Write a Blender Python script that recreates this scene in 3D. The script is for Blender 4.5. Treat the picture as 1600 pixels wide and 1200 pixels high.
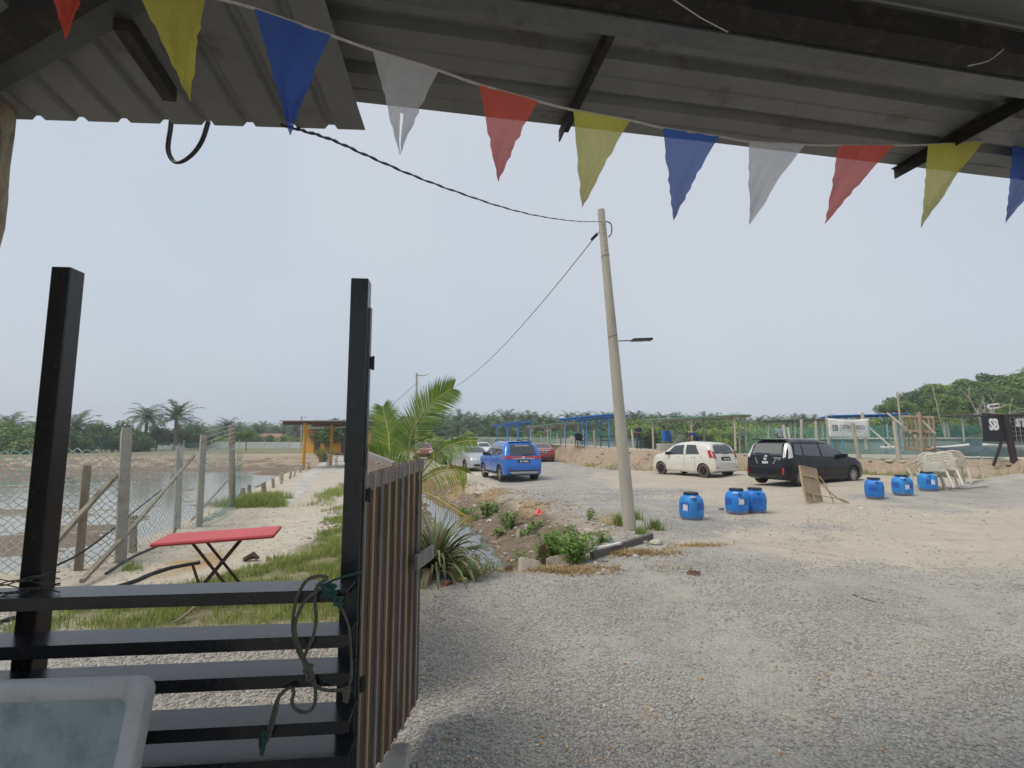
import bpy, bmesh, math, random
import numpy as np
from mathutils import Vector, Matrix, Euler
random.seed(11)
rng = np.random.default_rng(7)
for o in list(bpy.data.objects):
    bpy.data.objects.remove(o)
SC = bpy.context.scene
COL = SC.collection
R = math.radians
HAZE = 0.0011

# ------------------------------------------------------------------ camera
CAM_H, PITCH, F = 1.6, R(6.3), 790.0           # eye height, tilt up, focal length in photo pixels (1600 wide)
cam_data = bpy.data.cameras.new('camera')
cam_data.sensor_width = 36.0
cam_data.lens = 36.0 * F / 1600.0
cam_data.clip_start = 0.05
cam_data.clip_end = 3000
cam = bpy.data.objects.new('camera', cam_data)
COL.objects.link(cam)
cam.location = (0, 0, CAM_H)
cam.rotation_euler = (R(90) + PITCH, 0, 0)
SC.camera = cam

# ------------------------------------------------------------------ world and sun
SUN_EL, SUN_AZ = R(59), R(246)                  # veiled sun high to the left, a little behind the camera, azimuth clockwise from +Y
world = bpy.data.worlds.new('World')
SC.world = world
world.use_nodes = True
wn, wl = world.node_tree.nodes, world.node_tree.links
wn.clear()
w_out = wn.new('ShaderNodeOutputWorld')
w_bg = wn.new('ShaderNodeBackground')
w_sky = wn.new('ShaderNodeTexSky')
w_sky.sky_type = 'NISHITA'
w_sky.sun_disc = False
w_sky.sun_elevation = SUN_EL
w_sky.sun_rotation = SUN_AZ
w_sky.air_density = 1.0
w_sky.dust_density = 6.0
w_sky.ozone_density = 1.5
w_mix = wn.new('ShaderNodeMix')
w_mix.data_type = 'RGBA'
w_mix.inputs[0].default_value = 0.80            # thick pale haze over the whole sky
w_tc = wn.new('ShaderNodeTexCoord')               # faint unevenness in the veil of haze
w_nz = wn.new('ShaderNodeTexNoise')
w_nz.inputs['Scale'].default_value = 1.1
w_nz.inputs['Detail'].default_value = 4
wl.new(w_tc.outputs['Generated'], w_nz.inputs['Vector'])
w_cr = wn.new('ShaderNodeMix')
w_cr.data_type = 'RGBA'
w_cr.inputs[6].default_value = (5.9, 6.85, 8.05, 1)
w_cr.inputs[7].default_value = (7.1, 7.65, 8.3, 1)
w_mr = wn.new('ShaderNodeMapRange')
w_mr.inputs[1].default_value = 0.35
w_mr.inputs[2].default_value = 0.65
wl.new(w_nz.outputs['Fac'], w_mr.inputs[0])
wl.new(w_mr.outputs[0], w_cr.inputs[0])
wl.new(w_cr.outputs[2], w_mix.inputs[7])
wl.new(w_sky.outputs[0], w_mix.inputs[6])
wl.new(w_mix.outputs[2], w_bg.inputs[0])
w_bg.inputs[1].default_value = 0.1
wl.new(w_bg.outputs[0], w_out.inputs[0])

sun_data = bpy.data.lights.new('sun', 'SUN')
sun_data.energy = 2.2
sun_data.angle = R(26)
sun_data.color = (1.0, 0.93, 0.82)
sun = bpy.data.objects.new('sun', sun_data)
COL.objects.link(sun)
sun.location = (0, -20, 30)
_sd = Vector((math.sin(SUN_AZ) * math.cos(SUN_EL), math.cos(SUN_AZ) * math.cos(SUN_EL), math.sin(SUN_EL)))
sun.rotation_euler = _sd.to_track_quat('Z', 'Y').to_euler()

SC.view_settings.view_transform = 'Standard'
SC.view_settings.look = 'None'
SC.view_settings.exposure = 0.0
SC.view_settings.gamma = 1.0
SC.view_settings.use_curve_mapping = False
SC.cycles.max_bounces = 5
SC.cycles.diffuse_bounces = 2
SC.cycles.glossy_bounces = 2
SC.cycles.caustics_reflective = False
SC.cycles.caustics_refractive = False
SC.cycles.use_adaptive_sampling = True
SC.cycles.adaptive_threshold = 0.03
SC.cycles.transparent_max_bounces = 8
SC.cycles.volume_bounces = 0
SC.cycles.use_denoising = True

# ------------------------------------------------------------------ survey helpers: where a sight line meets a real plane
_fw = Vector((0, math.cos(PITCH), math.sin(PITCH)))
_up = Vector((0, -math.sin(PITCH), math.cos(PITCH)))
EYE = Vector((0, 0, CAM_H))
def ray(px, py):
    return _fw + Vector((1, 0, 0)) * ((px - 800) / F) + _up * ((600 - py) / F)
def G(px, py, z=0.0):
    d = ray(px, py)
    return EYE + d * ((z - CAM_H) / d.z)
def atY(px, py, Y):
    d = ray(px, py)
    return EYE + d * (Y / d.y)
def on_plane(px, py, p, n):
    d = ray(px, py)
    return EYE + d * ((Vector(p) - EYE).dot(n) / d.dot(n))

# ------------------------------------------------------------------ materials
MATS = {}
def mat(name, col, rough=0.6, metal=0.0, var=0.12, scale=6.0, bump=0.0, bscale=40.0, col2=None, c2scale=2.0, c2amt=0.5,
        coat=0.0, spec=0.5, trans=0.0, stretch=(1, 1, 1), alpha=None, sheen=0.0):
    if name in MATS:
        return MATS[name]
    m = bpy.data.materials.new(name)
    m.use_nodes = True
    n, l = m.node_tree.nodes, m.node_tree.links
    b = n['Principled BSDF']
    b.inputs['Roughness'].default_value = rough
    b.inputs['Metallic'].default_value = metal
    b.inputs['Specular IOR Level'].default_value = spec
    if coat:
        b.inputs['Coat Weight'].default_value = coat
        b.inputs['Coat Roughness'].default_value = 0.04
    tc = n.new('ShaderNodeTexCoord')
    mp = n.new('ShaderNodeMapping')
    mp.inputs['Scale'].default_value = stretch
    l.new(tc.outputs['Object'], mp.inputs[0])
    nz = n.new('ShaderNodeTexNoise')
    nz.inputs['Scale'].default_value = scale
    nz.inputs['Detail'].default_value = 6
    nz.inputs['Roughness'].default_value = 0.65
    l.new(mp.outputs[0], nz.inputs['Vector'])
    mr = n.new('ShaderNodeMapRange')
    mr.inputs[1].default_value = 0.25
    mr.inputs[2].default_value = 0.75
    mr.inputs[3].default_value = 1 - var
    mr.inputs[4].default_value = 1 + var
    l.new(nz.outputs['Fac'], mr.inputs[0])
    src = None
    if col2 is not None:
        n2 = n.new('ShaderNodeTexNoise')
        n2.inputs['Scale'].default_value = c2scale
        n2.inputs['Detail'].default_value = 8
        n2.inputs['Roughness'].default_value = 0.7
        l.new(mp.outputs[0], n2.inputs['Vector'])
        r2 = n.new('ShaderNodeMapRange')
        r2.inputs[1].default_value = 0.62 - 0.25 * c2amt
        r2.inputs[2].default_value = 0.78 - 0.25 * c2amt
        l.new(n2.outputs['Fac'], r2.inputs[0])
        mx = n.new('ShaderNodeMix')
        mx.data_type = 'RGBA'
        mx.inputs[6].default_value = (*col, 1)
        mx.inputs[7].default_value = (*col2, 1)
        l.new(r2.outputs[0], mx.inputs[0])
        src = mx.outputs[2]
    mul = n.new('ShaderNodeMix')
    mul.data_type = 'RGBA'
    mul.blend_type = 'MULTIPLY'
    mul.inputs[0].default_value = 1.0
    if src:
        l.new(src, mul.inputs[6])
    else:
        mul.inputs[6].default_value = (*col, 1)
    l.new(mr.outputs[0], mul.inputs[7])
    l.new(mul.outputs[2], b.inputs['Base Color'])
    if bump:
        bn = n.new('ShaderNodeTexNoise')
        bn.inputs['Scale'].default_value = bscale
        bn.inputs['Detail'].default_value = 5
        l.new(mp.outputs[0], bn.inputs['Vector'])
        bp = n.new('ShaderNodeBump')
        bp.inputs['Strength'].default_value = bump
        bp.inputs['Distance'].default_value = 0.01
        l.new(bn.outputs['Fac'], bp.inputs['Height'])
        l.new(bp.outputs[0], b.inputs['Normal'])
    if trans:                                     # thin cloth or leaf: some light comes through
        tr = n.new('ShaderNodeBsdfTranslucent')
        l.new(mul.outputs[2], tr.inputs['Color'])
        ms = n.new('ShaderNodeMixShader')
        ms.inputs[0].default_value = trans
        l.new(b.outputs[0], ms.inputs[1])
        l.new(tr.outputs[0], ms.inputs[2])
        last = ms.outputs[0]
        if alpha is not None:
            tp = n.new('ShaderNodeBsdfTransparent')
            ma = n.new('ShaderNodeMixShader')
            ma.inputs[0].default_value = alpha
            l.new(tp.outputs[0], ma.inputs[1])
            l.new(last, ma.inputs[2])
            last = ma.outputs[0]
        l.new(last, n['Material Output'].inputs['Surface'])
    MATS[name] = m
    return m

# ------------------------------------------------------------------ objects
def tag(o, label=None, cat=None, group=None, kind=None):
    if label: o['label'] = label
    if cat: o['category'] = cat
    if group: o['group'] = group
    if kind: o['kind'] = kind
    return o
def wmat(o):
    m = o.matrix_basis.copy()
    if o.parent:
        m = wmat(o.parent) @ o.matrix_parent_inverse @ m
    return m
def thing(name, label, cat, loc=(0, 0, 0), rotz=0.0, group=None):
    o = bpy.data.objects.new(name, None)
    o.empty_display_size = 0.1
    COL.objects.link(o)
    o.location = loc
    o.rotation_euler = (0, 0, rotz)
    return tag(o, label, cat, group)
def link_mesh(name, me, m, parent=None, world=False):
    o = bpy.data.objects.new(name, me)
    COL.objects.link(o)
    if m is not None and not me.materials:
        for k in (m if isinstance(m, (list, tuple)) else [m]):
            me.materials.append(k)
    if parent is not None:
        o.parent = parent
        if world:
            o.matrix_parent_inverse = wmat(parent).inverted()
    return o
def copy_tree(o, parent=None):
    c = o.copy()
    COL.objects.link(c)
    if parent is not None:
        c.parent = parent
    for ch in list(o.children):
        copy_tree(ch, c)
    return c

class MB:
    """collects shapes, then links them as one mesh object"""
    def __init__(s):
        s.v, s.f, s.mi, s.m = [], [], [], 0
    def add(s, vs, fs):
        b = len(s.v)
        s.v += [tuple(p) for p in vs]
        s.f += [tuple(i + b for i in f) for f in fs]
        s.mi += [s.m] * len(fs)
        return s
    def box(s, c, size, rot=None, taper=1.0):
        hx, hy, hz = size[0] / 2, size[1] / 2, size[2] / 2
        vs = []
        for z in (-1, 1):
            t = taper if z > 0 else 1.0
            for x, y in ((-1, -1), (1, -1), (1, 1), (-1, 1)):
                p = Vector((x * hx * t, y * hy * t, z * hz))
                if rot is not None:
                    p = rot @ p
                vs.append(p + Vector(c))
        return s.add(vs, [(3, 2, 1, 0), (4, 5, 6, 7), (0, 1, 5, 4), (1, 2, 6, 5), (2, 3, 7, 6), (3, 0, 4, 7)])
    def bar(s, p0, p1, w, h, upv=(0, 0, 1)):
        p0, p1 = Vector(p0), Vector(p1)
        d = (p1 - p0).normalized()
        u = Vector(upv)
        sx = d.cross(u)
        if sx.length < 1e-4:
            sx = d.cross(Vector((0, 1, 0)))
        sx.normalize()
        uu = sx.cross(d).normalized()
        vs = []
        for p in (p0, p1):
            for a, b in ((-1, -1), (1, -1), (1, 1), (-1, 1)):
                vs.append(p + sx * (a * w / 2) + uu * (b * h / 2))
        return s.add(vs, [(0, 1, 2, 3), (7, 6, 5, 4), (0, 4, 5, 1), (1, 5, 6, 2), (2, 6, 7, 3), (3, 7, 4, 0)])
    def tube(s, pts, r, n=6, cap=True):
        pts = [Vector(p) for p in pts]
        k = len(pts)
        rs = list(r) if isinstance(r, (list, tuple)) else [r] * k
        vs, fs = [], []
        prev = None
        for i, p in enumerate(pts):
            a = pts[max(0, i - 1)]
            b = pts[min(k - 1, i + 1)]
            d = (b - a)
            if d.length < 1e-9:
                d = Vector((0, 0, 1))
            d.normalize()
            if prev is None:
                ref = Vector((0, 0, 1)) if abs(d.z) < 0.9 else Vector((1, 0, 0))
                e1 = d.cross(ref).normalized()
            else:
                e1 = (prev - d * prev.dot(d))
                e1 = e1.normalized() if e1.length > 1e-6 else d.orthogonal().normalized()
            prev = e1
            e2 = d.cross(e1)
            for j in range(n):
                t = 2 * math.pi * j / n
                vs.append(p + (e1 * math.cos(t) + e2 * math.sin(t)) * rs[i])
        for i in range(k - 1):
            for j in range(n):
                a, b = i * n + j, i * n + (j + 1) % n
                fs.append((a, b, b + n, a + n))
        if cap:
            fs.append(tuple(range(n - 1, -1, -1)))
            fs.append(tuple((k - 1) * n + j for j in range(n)))
        return s.add(vs, fs)
    def lathe(s, prof, n=20, c=(0, 0, 0), power=2.0, sx=1.0, sy=1.0):
        vs, fs = [], []
        for r, z in prof:
            for j in range(n):
                t = 2 * math.pi * j / n
                ct, st = math.cos(t), math.sin(t)
                q = (abs(ct) ** power + abs(st) ** power) ** (-1.0 / power)
                vs.append((c[0] + r * q * ct * sx, c[1] + r * q * st * sy, c[2] + z))
        for i in range(len(prof) - 1):
            for j in range(n):
                a, b = i * n + j, i * n + (j + 1) % n
                fs.append((a, b, b + n, a + n))
        fs.append(tuple(range(n - 1, -1, -1)))
        fs.append(tuple((len(prof) - 1) * n + j for j in range(n)))
        return s.add(vs, fs)
    def grid(s, rows):
        nr, nc = len(rows), len(rows[0])
        vs = [p for r_ in rows for p in r_]
        fs = [(i * nc + j, i * nc + j + 1, (i + 1) * nc + j + 1, (i + 1) * nc + j) for i in range(nr - 1) for j in range(nc - 1)]
        return s.add(vs, fs)
    def mesh(s, name, smooth=False, angle=40):
        me = bpy.data.meshes.new(name)
        me.from_pydata(s.v, [], s.f)
        if any(s.mi):
            me.polygons.foreach_set('material_index', s.mi)
        if smooth:
            me.polygons.foreach_set('use_smooth', [True] * len(me.polygons))
            me.set_sharp_from_angle(angle=R(angle))
        me.update()
        return me
    def build(s, name, m, parent=None, world=False, smooth=False, angle=40, bevel=0.0, solid=0.0):
        if parent is None and s.v:                   # a thing of one mesh: origin at its base
            a = np.array(s.v)
            c = Vector(((a[:, 0].min() + a[:, 0].max()) / 2, (a[:, 1].min() + a[:, 1].max()) / 2, a[:, 2].min()))
            s.v = [(p[0] - c.x, p[1] - c.y, p[2] - c.z) for p in s.v]
        me = s.mesh(name, smooth, angle)
        o = link_mesh(name, me, m, parent, world)
        if parent is None and s.v:
            o.location = c
        if solid:
            md = o.modifiers.new('solid', 'SOLIDIFY')
            md.thickness = solid
            md.offset = 0
        if bevel:
            md = o.modifiers.new('bevel', 'BEVEL')
            md.width = bevel
            md.segments = 2
            md.limit_method = 'ANGLE'
        return o

def np_mesh(name, V, faces, matidx=None, smooth=False):
    """V (n,3) array, faces (m,k) array of equal-sided faces"""
    me = bpy.data.meshes.new(name)
    V = np.asarray(V, dtype=np.float32)
    faces = np.asarray(faces, dtype=np.int32)
    m, k = faces.shape
    me.vertices.add(len(V))
    me.vertices.foreach_set('co', V.ravel())
    me.loops.add(m * k)
    me.loops.foreach_set('vertex_index', faces.ravel())
    me.polygons.add(m)
    me.polygons.foreach_set('loop_start', np.arange(m, dtype=np.int32) * k)
    if matidx is not None:
        me.polygons.foreach_set('material_index', np.asarray(matidx, dtype=np.int32))
    if smooth:
        me.polygons.foreach_set('use_smooth', np.ones(m, dtype=bool))
    me.update(calc_edges=True)
    me.validate()
    return me

# ------------------------------------------------------------------ value noise
_tab = rng.random((256, 256))
def vnoise(x, y, s=1.0, o=0):
    x = np.asarray(x, float) * s + 17.3 * o + 1000
    y = np.asarray(y, float) * s + 31.7 * o + 1000
    xi, yi = np.floor(x).astype(int), np.floor(y).astype(int)
    fx, fy = x - xi, y - yi
    fx, fy = fx * fx * (3 - 2 * fx), fy * fy * (3 - 2 * fy)
    a = _tab[xi & 255, yi & 255]; b = _tab[(xi + 1) & 255, yi & 255]
    c = _tab[xi & 255, (yi + 1) & 255]; d = _tab[(xi + 1) & 255, (yi + 1) & 255]
    return (a * (1 - fx) + b * fx) * (1 - fy) + (c * (1 - fx) + d * fx) * fy
def fbm(x, y, s=1.0, o=0, n=4):
    t, a, w = 0, 0.5, 0
    for k in range(n):
        t = t + a * vnoise(x, y, s * 2 ** k, o + k); w += a; a *= 0.5
    return t / w
def sstep(x, a=0.0, b=1.0):
    t = np.clip((np.asarray(x, float) - a) / (b - a), 0, 1)
    return t * t * (3 - 2 * t)
def poly_sd(x, y, P):
    """signed distance to polygon, positive inside"""
    x = np.asarray(x, float); y = np.asarray(y, float)
    d = np.full(x.shape, 1e9); ins = np.zeros(x.shape, bool)
    n = len(P)
    for i in range(n):
        x0, y0 = P[i]; x1, y1 = P[(i + 1) % n]
        ex, ey = x1 - x0, y1 - y0
        t = np.clip(((x - x0) * ex + (y - y0) * ey) / (ex * ex + ey * ey), 0, 1)
        d = np.minimum(d, np.hypot(x - x0 - t * ex, y - y0 - t * ey))
        if abs(ey) > 1e-12:
            c = ((y0 > y) != (y1 > y)) & (x < ex * (y - y0) / ey + x0)
            ins ^= c
    return np.where(ins, d, -d)
# ================================================================== the ground: one sheet with ponds, ditch and banks
DITCH = [(-2.2, 6.1), (-0.7, 6.25), (0.65, 6.75), (1.75, 8.0), (1.85, 8.9), (1.3, 11.2), (0.3, 15.0), (-1.7, 20), (-3.3, 24.8), (-5.6, 31), (-8.0, 31), (-6.2, 24), (-4.4, 18), (-3.2, 12)]
GRASS = [(-4.3, 4.35), (-1.2, 4.4), (-1.0, 6.0), (-2.2, 9), (-2.9, 12.5), (-4.2, 12.6), (-3.3, 9.3), (-3.1, 7.2), (-3.5, 6.2), (-4.6, 5.2)]
FOOT = [(0.5, 62), (2.9, 45), (3.7, 37), (4.6, 29.5), (7.3, 26.2), (10.8, 25.2), (14.0, 23.0), (16.6, 20.6), (19.5, 18.6), (24, 16.5), (60, 10)]
BANK = FOOT + [(120, 10), (120, 140), (-2, 140)]
RPOND_Z, LPOND_Z, DITCH_Z = 0.72, -0.79, -0.69
# near shore line of the right pond, 3.4 m behind the bank's foot
def bank_d(x, y): return poly_sd(x, y, BANK)
def edge_l(y): return -5.25 - 0.306 * (y - 6.6)
def lpond(x, y):
    dr = (edge_l(y) - x) / 1.046
    dn = (y - 6.55 - (x + 5.25) * 0.16)
    df = 53 - y + 0.15 * (x + 20)
    return dr, dn, df
def ruts(x, y):
    '''shallow wheel tracks curving across the lot'''
    t = 0
    for cx, cy, r0 in ((6.5, -6.0, 14.6), (6.5, -6.0, 16.1), (-3.0, 2.0, 9.4), (-3.0, 2.0, 10.9), (9, -14, 24.5), (9, -14, 26.0)):
        d = np.abs(np.hypot(x - cx, y - cy) - r0 - (vnoise(x, y, .4, 77) - .5) * .5)
        t = np.maximum(t, (1 - sstep(d, .06, .2)) * sstep(vnoise(x, y, .35, 83), .3, .6))
    return t * (x > .6) * (y > 3.5) * (y < 21)
def height(x, y):
    x = np.asarray(x, float); y = np.asarray(y, float)
    r = np.hypot(x, y)
    z = (fbm(x, y, 0.35, 3) - 0.5) * 0.10 * sstep(r, 2, 9) + (fbm(x, y, 2.2, 9) - 0.5) * 0.03
    z = z - 0.16 * sstep(3.0 - x, 0, 4) * sstep(y, 13, 19)
    rut = ruts(x, y)
    z = z - .018 * rut
    # left pond
    dr, dn, df = lpond(x, y)
    w = fbm(x, y, 0.5, 21) * 0.5
    q = np.minimum(np.minimum((dr + w - .25) / 1.9, (dn + w - .25) / 1.7), (df + w * 8) / 24)
    z = z * (1 - sstep(q)) - .93 * sstep(q) + ((fbm(x, y * 2.2, .22, 5) - .5) * .75 + (fbm(x, y, 1.6, 6) - .5) * .12) * sstep(q)
    # ditch
    dd = poly_sd(x, y, DITCH)
    wall = np.where(y < 7.6, 0.8, 2.2)
    t = sstep((dd + (fbm(x, y, 1.6, 12) - .5) * .5) / wall)
    z = z - 0.78 * t + (fbm(x, y, 3.0, 15) - .5) * .22 * sstep(dd, -.2, .4) * (1 - .6 * t)
    # raised bank and fishing pond on the right
    bd = bank_d(x, y)
    bh = 0.78 + 0.30 * sstep(14 - x, 0, 9)
    rough = (fbm(x, y, 1.4, 30) - .5)
    b = sstep((bd + rough * .7) / 1.5)
    z = z + bh * b + rough * .22 * sstep(bd, -.3, .4) * (1 - sstep(bd, 1.2, 2.2))
    inner = sstep(bd, 8.4, 9.3) * sstep(34 - bd, 0, 1.6)
    z = z - inner * 0.75
    z = z + 0.75 * sstep(bd, 32.6, 35.0)
    z = z + .16 * sstep(x, 7.5, 13) * sstep(y, 9, 13) * (1 - sstep(bd, -.5, .5))
    # dirt heap by the gate on the right edge
    z = z + 0.42 * np.exp(-(((x - 16.3) / 2.3) ** 2 + ((y - 15.4) / 1.2) ** 2) ** 1.6)
    return z
def H(x, y):
    return float(height(np.array([x]), np.array([y]))[0])

ang = np.concatenate([np.linspace(-R(78), R(78), 700), np.linspace(R(78), R(282), 50)[1:-1]])
rad = np.concatenate([[0.25], np.geomspace(0.7, 55, 430), np.geomspace(55, 380, 70)[1:]])
AA, RR = np.meshgrid(ang, rad)
gx, gy = RR * np.sin(AA), RR * np.cos(AA)
gz = height(gx.ravel(), gy.ravel())
V = np.stack([gx.ravel(), gy.ravel(), gz], 1)
na, nr = len(ang), len(rad)
ii, jj = np.meshgrid(np.arange(nr - 1), np.arange(na), indexing='ij')
j2 = (jj + 1) % na
Fq = np.stack([ii * na + jj, (ii + 1) * na + jj, (ii + 1) * na + j2, ii * na + j2], -1).reshape(-1, 4)
Fq = Fq[:, ::-1]
ground_me = np_mesh('ground', V, Fq, smooth=True)
X, Y = V[:, 0], V[:, 1]
n1, n2, n3 = fbm(X, Y, 0.5, 40), fbm(X, Y, 1.7, 44), fbm(X, Y, 5, 47)
dr_, dn_, df_ = lpond(X, Y)
pond_in = np.minimum(np.minimum(dr_, dn_), df_ / 12)
dd_ = poly_sd(X, Y, DITCH)
bd_ = bank_d(X, Y)
lot = sstep(X, -1.2, -0.2)
sandy = np.clip(sstep(X - 3.3 + (n1 - .5) * 6 + (n2 - .5) * 3 + (n3 - .5) * 1.5, 0, 2.4) * sstep(Y + (n1 - .5) * 3, 4.2, 6.8), 0, 1)
sandy = np.maximum(sandy * .8, .22 * sstep(Y, 14, 20))
sandy = sandy * (1 - .75 * sstep(.35 - np.abs((Y - 12.5 - (X - 8) * .25) / 7), 0, .2) * sstep(X, 8, 10))
gravel = lot * (1 - sandy) * (.55 + .9 * (n2 - .25)) + (1 - lot) * sstep(4.9 - Y + (n2 - .5), 0, .8)
gravel = np.clip(gravel, 0, 1) * (1 - sstep(bd_, -.5, .1))
mud = np.clip(sstep(dd_ + (n2 - .5) * .8, .15, .8), 0, 1) * .9
wet = sstep(-.48 - V[:, 2], 0, .2) * sstep(pond_in, 0, .5)
mud = np.maximum(mud, wet * .75 * (.6 + .8 * n1))
mud = np.maximum(mud, .5 * np.exp(-(((X - 5.75) / .55) ** 2 + ((Y - 5.7) / .28) ** 2)))
soil = sstep(bd_, -.5, .15) * (1 - sstep(bd_, 1.5, 2.3))
soil = np.maximum(soil, sstep(dd_ + (n2 - .5) * 1.4, -.9, .2) * .5 * sstep(Y, 8, 9))
soil = np.maximum(soil, (.55 + .5 * n1) * sstep(df_, -14, -4) * (Y > 20) * (dr_ > -2) * sstep(30 - df_, 0, 8))
mud = np.maximum(mud, .9 * sstep(n2 + .35 * n1, .62, .75) * sstep(df_, -4, 4) * (Y > 20) * (dr_ > .3) * sstep(24 - df_, 0, 4))
straw = np.zeros_like(X)
for cx, cy, rx, ry in ((.55, 6.45, 1.1, .18), (1.6, 7.35, .7, .2), (2.75, 7.9, .5, .2), (.5, 13.0, .6, 1.0), (-.6, 17, .8, 2.0), (-2.0, 20, .6, 2.4), (2.0, 10.6, .35, 1.2), (-4.1, 6.9, .5, 1.0)):
    straw = np.maximum(straw, np.exp(-(((X - cx) / rx) ** 2 + ((Y - cy) / ry) ** 2)) * (.3 + n3))
ga = poly_sd(X, Y, GRASS)
green = np.clip(sstep(ga + (n2 - .5), -.2, .3), 0, 1) * .7
far_green = sstep(np.hypot(X, Y), 62, 75)
green = np.maximum(green, far_green * .8)
green = np.maximum(green, .5 * soil * sstep(n1, .5, .62) * (bd_ < 1.2) * (bd_ > -.5))
mud = np.maximum(mud, .33 * ruts(X, Y) * (.4 + n3))
def vattr(me, name, r, g, b, a):
    at = me.attributes.new(name, 'FLOAT_COLOR', 'POINT')
    at.data.foreach_set('color', np.stack([r, g, b, a], 1).astype(np.float32).ravel())
vattr(ground_me, 'zones', gravel, mud, soil, np.ones_like(X))
vattr(ground_me, 'cover', straw, green, sandy, np.ones_like(X))

gm = bpy.data.materials.new('ground_soil_gravel')
gm.use_nodes = True
n, l = gm.node_tree.nodes, gm.node_tree.links
bs = n['Principled BSDF']
bs.inputs['Roughness'].default_value = 0.92
bs.inputs['Specular IOR Level'].default_value = 0.15
geo = n.new('ShaderNodeNewGeometry')
def noise(scale, detail=6, rough=.65):
    t = n.new('ShaderNodeTexNoise'); t.inputs['Scale'].default_value = scale; t.inputs['Detail'].default_value = detail; t.inputs['Roughness'].default_value = rough
    l.new(geo.outputs['Position'], t.inputs['Vector']); return t.outputs['Fac']
def rng_(src, a, b, c=0., d=1.):
    t = n.new('ShaderNodeMapRange'); t.inputs[1].default_value = a; t.inputs[2].default_value = b; t.inputs[3].default_value = c; t.inputs[4].default_value = d
    l.new(src, t.inputs[0]); return t.outputs[0]
def mix(f, a, b, mode='MIX'):
    t = n.new('ShaderNodeMix'); t.data_type = 'RGBA'; t.blend_type = mode
    for s_, v_ in ((0, f), (6, a), (7, b)):
        if isinstance(v_, (int, float)): t.inputs[s_].default_value = v_
        elif isinstance(v_, tuple): t.inputs[s_].default_value = (*v_, 1)
        else: l.new(v_, t.inputs[s_])
    return t.outputs[2]
def mth(op, a, b):
    t = n.new('ShaderNodeMath'); t.operation = op
    for s_, v_ in ((0, a), (1, b)):
        if isinstance(v_, (int, float)): t.inputs[s_].default_value = v_
        else: l.new(v_, t.inputs[s_])
    return t.outputs[0]
def attr(name):
    t = n.new('ShaderNodeAttribute'); t.attribute_name = name
    s_ = n.new('ShaderNodeSeparateColor'); l.new(t.outputs['Color'], s_.inputs[0]); return s_.outputs
zo, co = attr('zones'), attr('cover')
fine, mid, big = noise(55, 4), noise(6, 4), noise(.7, 3)
def vor(scale):
    t = n.new('ShaderNodeTexVoronoi'); t.inputs['Scale'].default_value = scale; t.inputs['Randomness'].default_value = 1
    l.new(geo.outputs['Position'], t.inputs['Vector']); return t
v1, v2, v3 = vor(52), vor(95), vor(22)
sand = mix(rng_(mid, .3, .7), (.36, .312, .245), (.46, .41, .335))
sand = mix(mth('MULTIPLY', rng_(noise(2.4, 6, .75), .5, .68), .7), sand, (.31, .255, .19))
sand = mix(rng_(fine, .45, .75), sand, (.52, .47, .39))
pale = mix(rng_(mid, .3, .7), (.43, .38, .30), (.52, .47, .385))
sand = mix(co[2], pale, sand)
def stone_col(v):
    s_ = n.new('ShaderNodeSeparateColor'); l.new(v.outputs['Color'], s_.inputs[0])
    return mix(rng_(s_.outputs[0], 0, 1), mix(s_.outputs[1], (.285, .27, .245), (.39, .365, .32)), mix(s_.outputs[2], (.43, .41, .37), (.56, .54, .495)))
grav = mix(rng_(v1.outputs['Distance'], .35, .75), stone_col(v1), (.18, .172, .16))
grav2 = mix(rng_(v2.outputs['Distance'], .4, .8), stone_col(v2), (.2, .19, .175))
grav = mix(rng_(mid, .42, .58), grav, grav2)
dust = mix(rng_(fine, .3, .7), (.36, .343, .305), (.45, .43, .385))
grav = mix(mth('MULTIPLY', rng_(noise(1.3, 5, .7), .44, .58), .7), grav, dust)
gmask = rng_(mth('ADD', zo[0], mth('MULTIPLY', mth('SUBTRACT', mid, .5), .9)), .25, .6)
base = mix(gmask, sand, grav)
# scattered stones on the sandy parts
sp_ = n.new('ShaderNodeSeparateColor'); l.new(v1.outputs['Color'], sp_.inputs[0])
base = mix(mth('MULTIPLY', mth('MULTIPLY', mth('LESS_THAN', v1.outputs['Distance'], .38), mth('GREATER_THAN', sp_.outputs[0], .72)), .8), base, stone_col(v1))
soilc = mix(rng_(mid, .3, .7), (.29, .215, .15), (.40, .32, .235))
soilc = mix(rng_(fine, .5, .75), soilc, (.42, .34, .26))
base = mix(rng_(mth('ADD', zo[2], mth('MULTIPLY', mth('SUBTRACT', mid, .5), .6)), .25, .7), base, soilc)
mudc = mix(rng_(mid, .3, .7), (.12, .09, .066), (.23, .18, .13))
mudc = mix(rng_(fine, .52, .72), mudc, (.32, .26, .2))
base = mix(rng_(mth('ADD', zo[1], mth('MULTIPLY', mth('SUBTRACT', mid, .5), .7)), .25, .75), base, mudc)
grn = mix(rng_(mid, .3, .7), (.12, .12, .045), (.2, .19, .08))
base = mix(mth('MULTIPLY', rng_(mth('ADD', co[1], mth('MULTIPLY', mth('SUBTRACT', fine, .5), .8)), .3, .7), .8), base, grn)
stw = mix(rng_(fine, .3, .7), (.27, .17, .08), (.5, .37, .2))
base = mix(rng_(mth('ADD', co[0], mth('MULTIPLY', mth('SUBTRACT', fine, .5), 1.0)), .35, .75), base, stw)
base = mix(1.0, base, mix(rng_(big, .25, .75), (.90, .90, .90), (1.10, 1.10, 1.10)), 'MULTIPLY')
l.new(base, bs.inputs['Base Color'])
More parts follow.
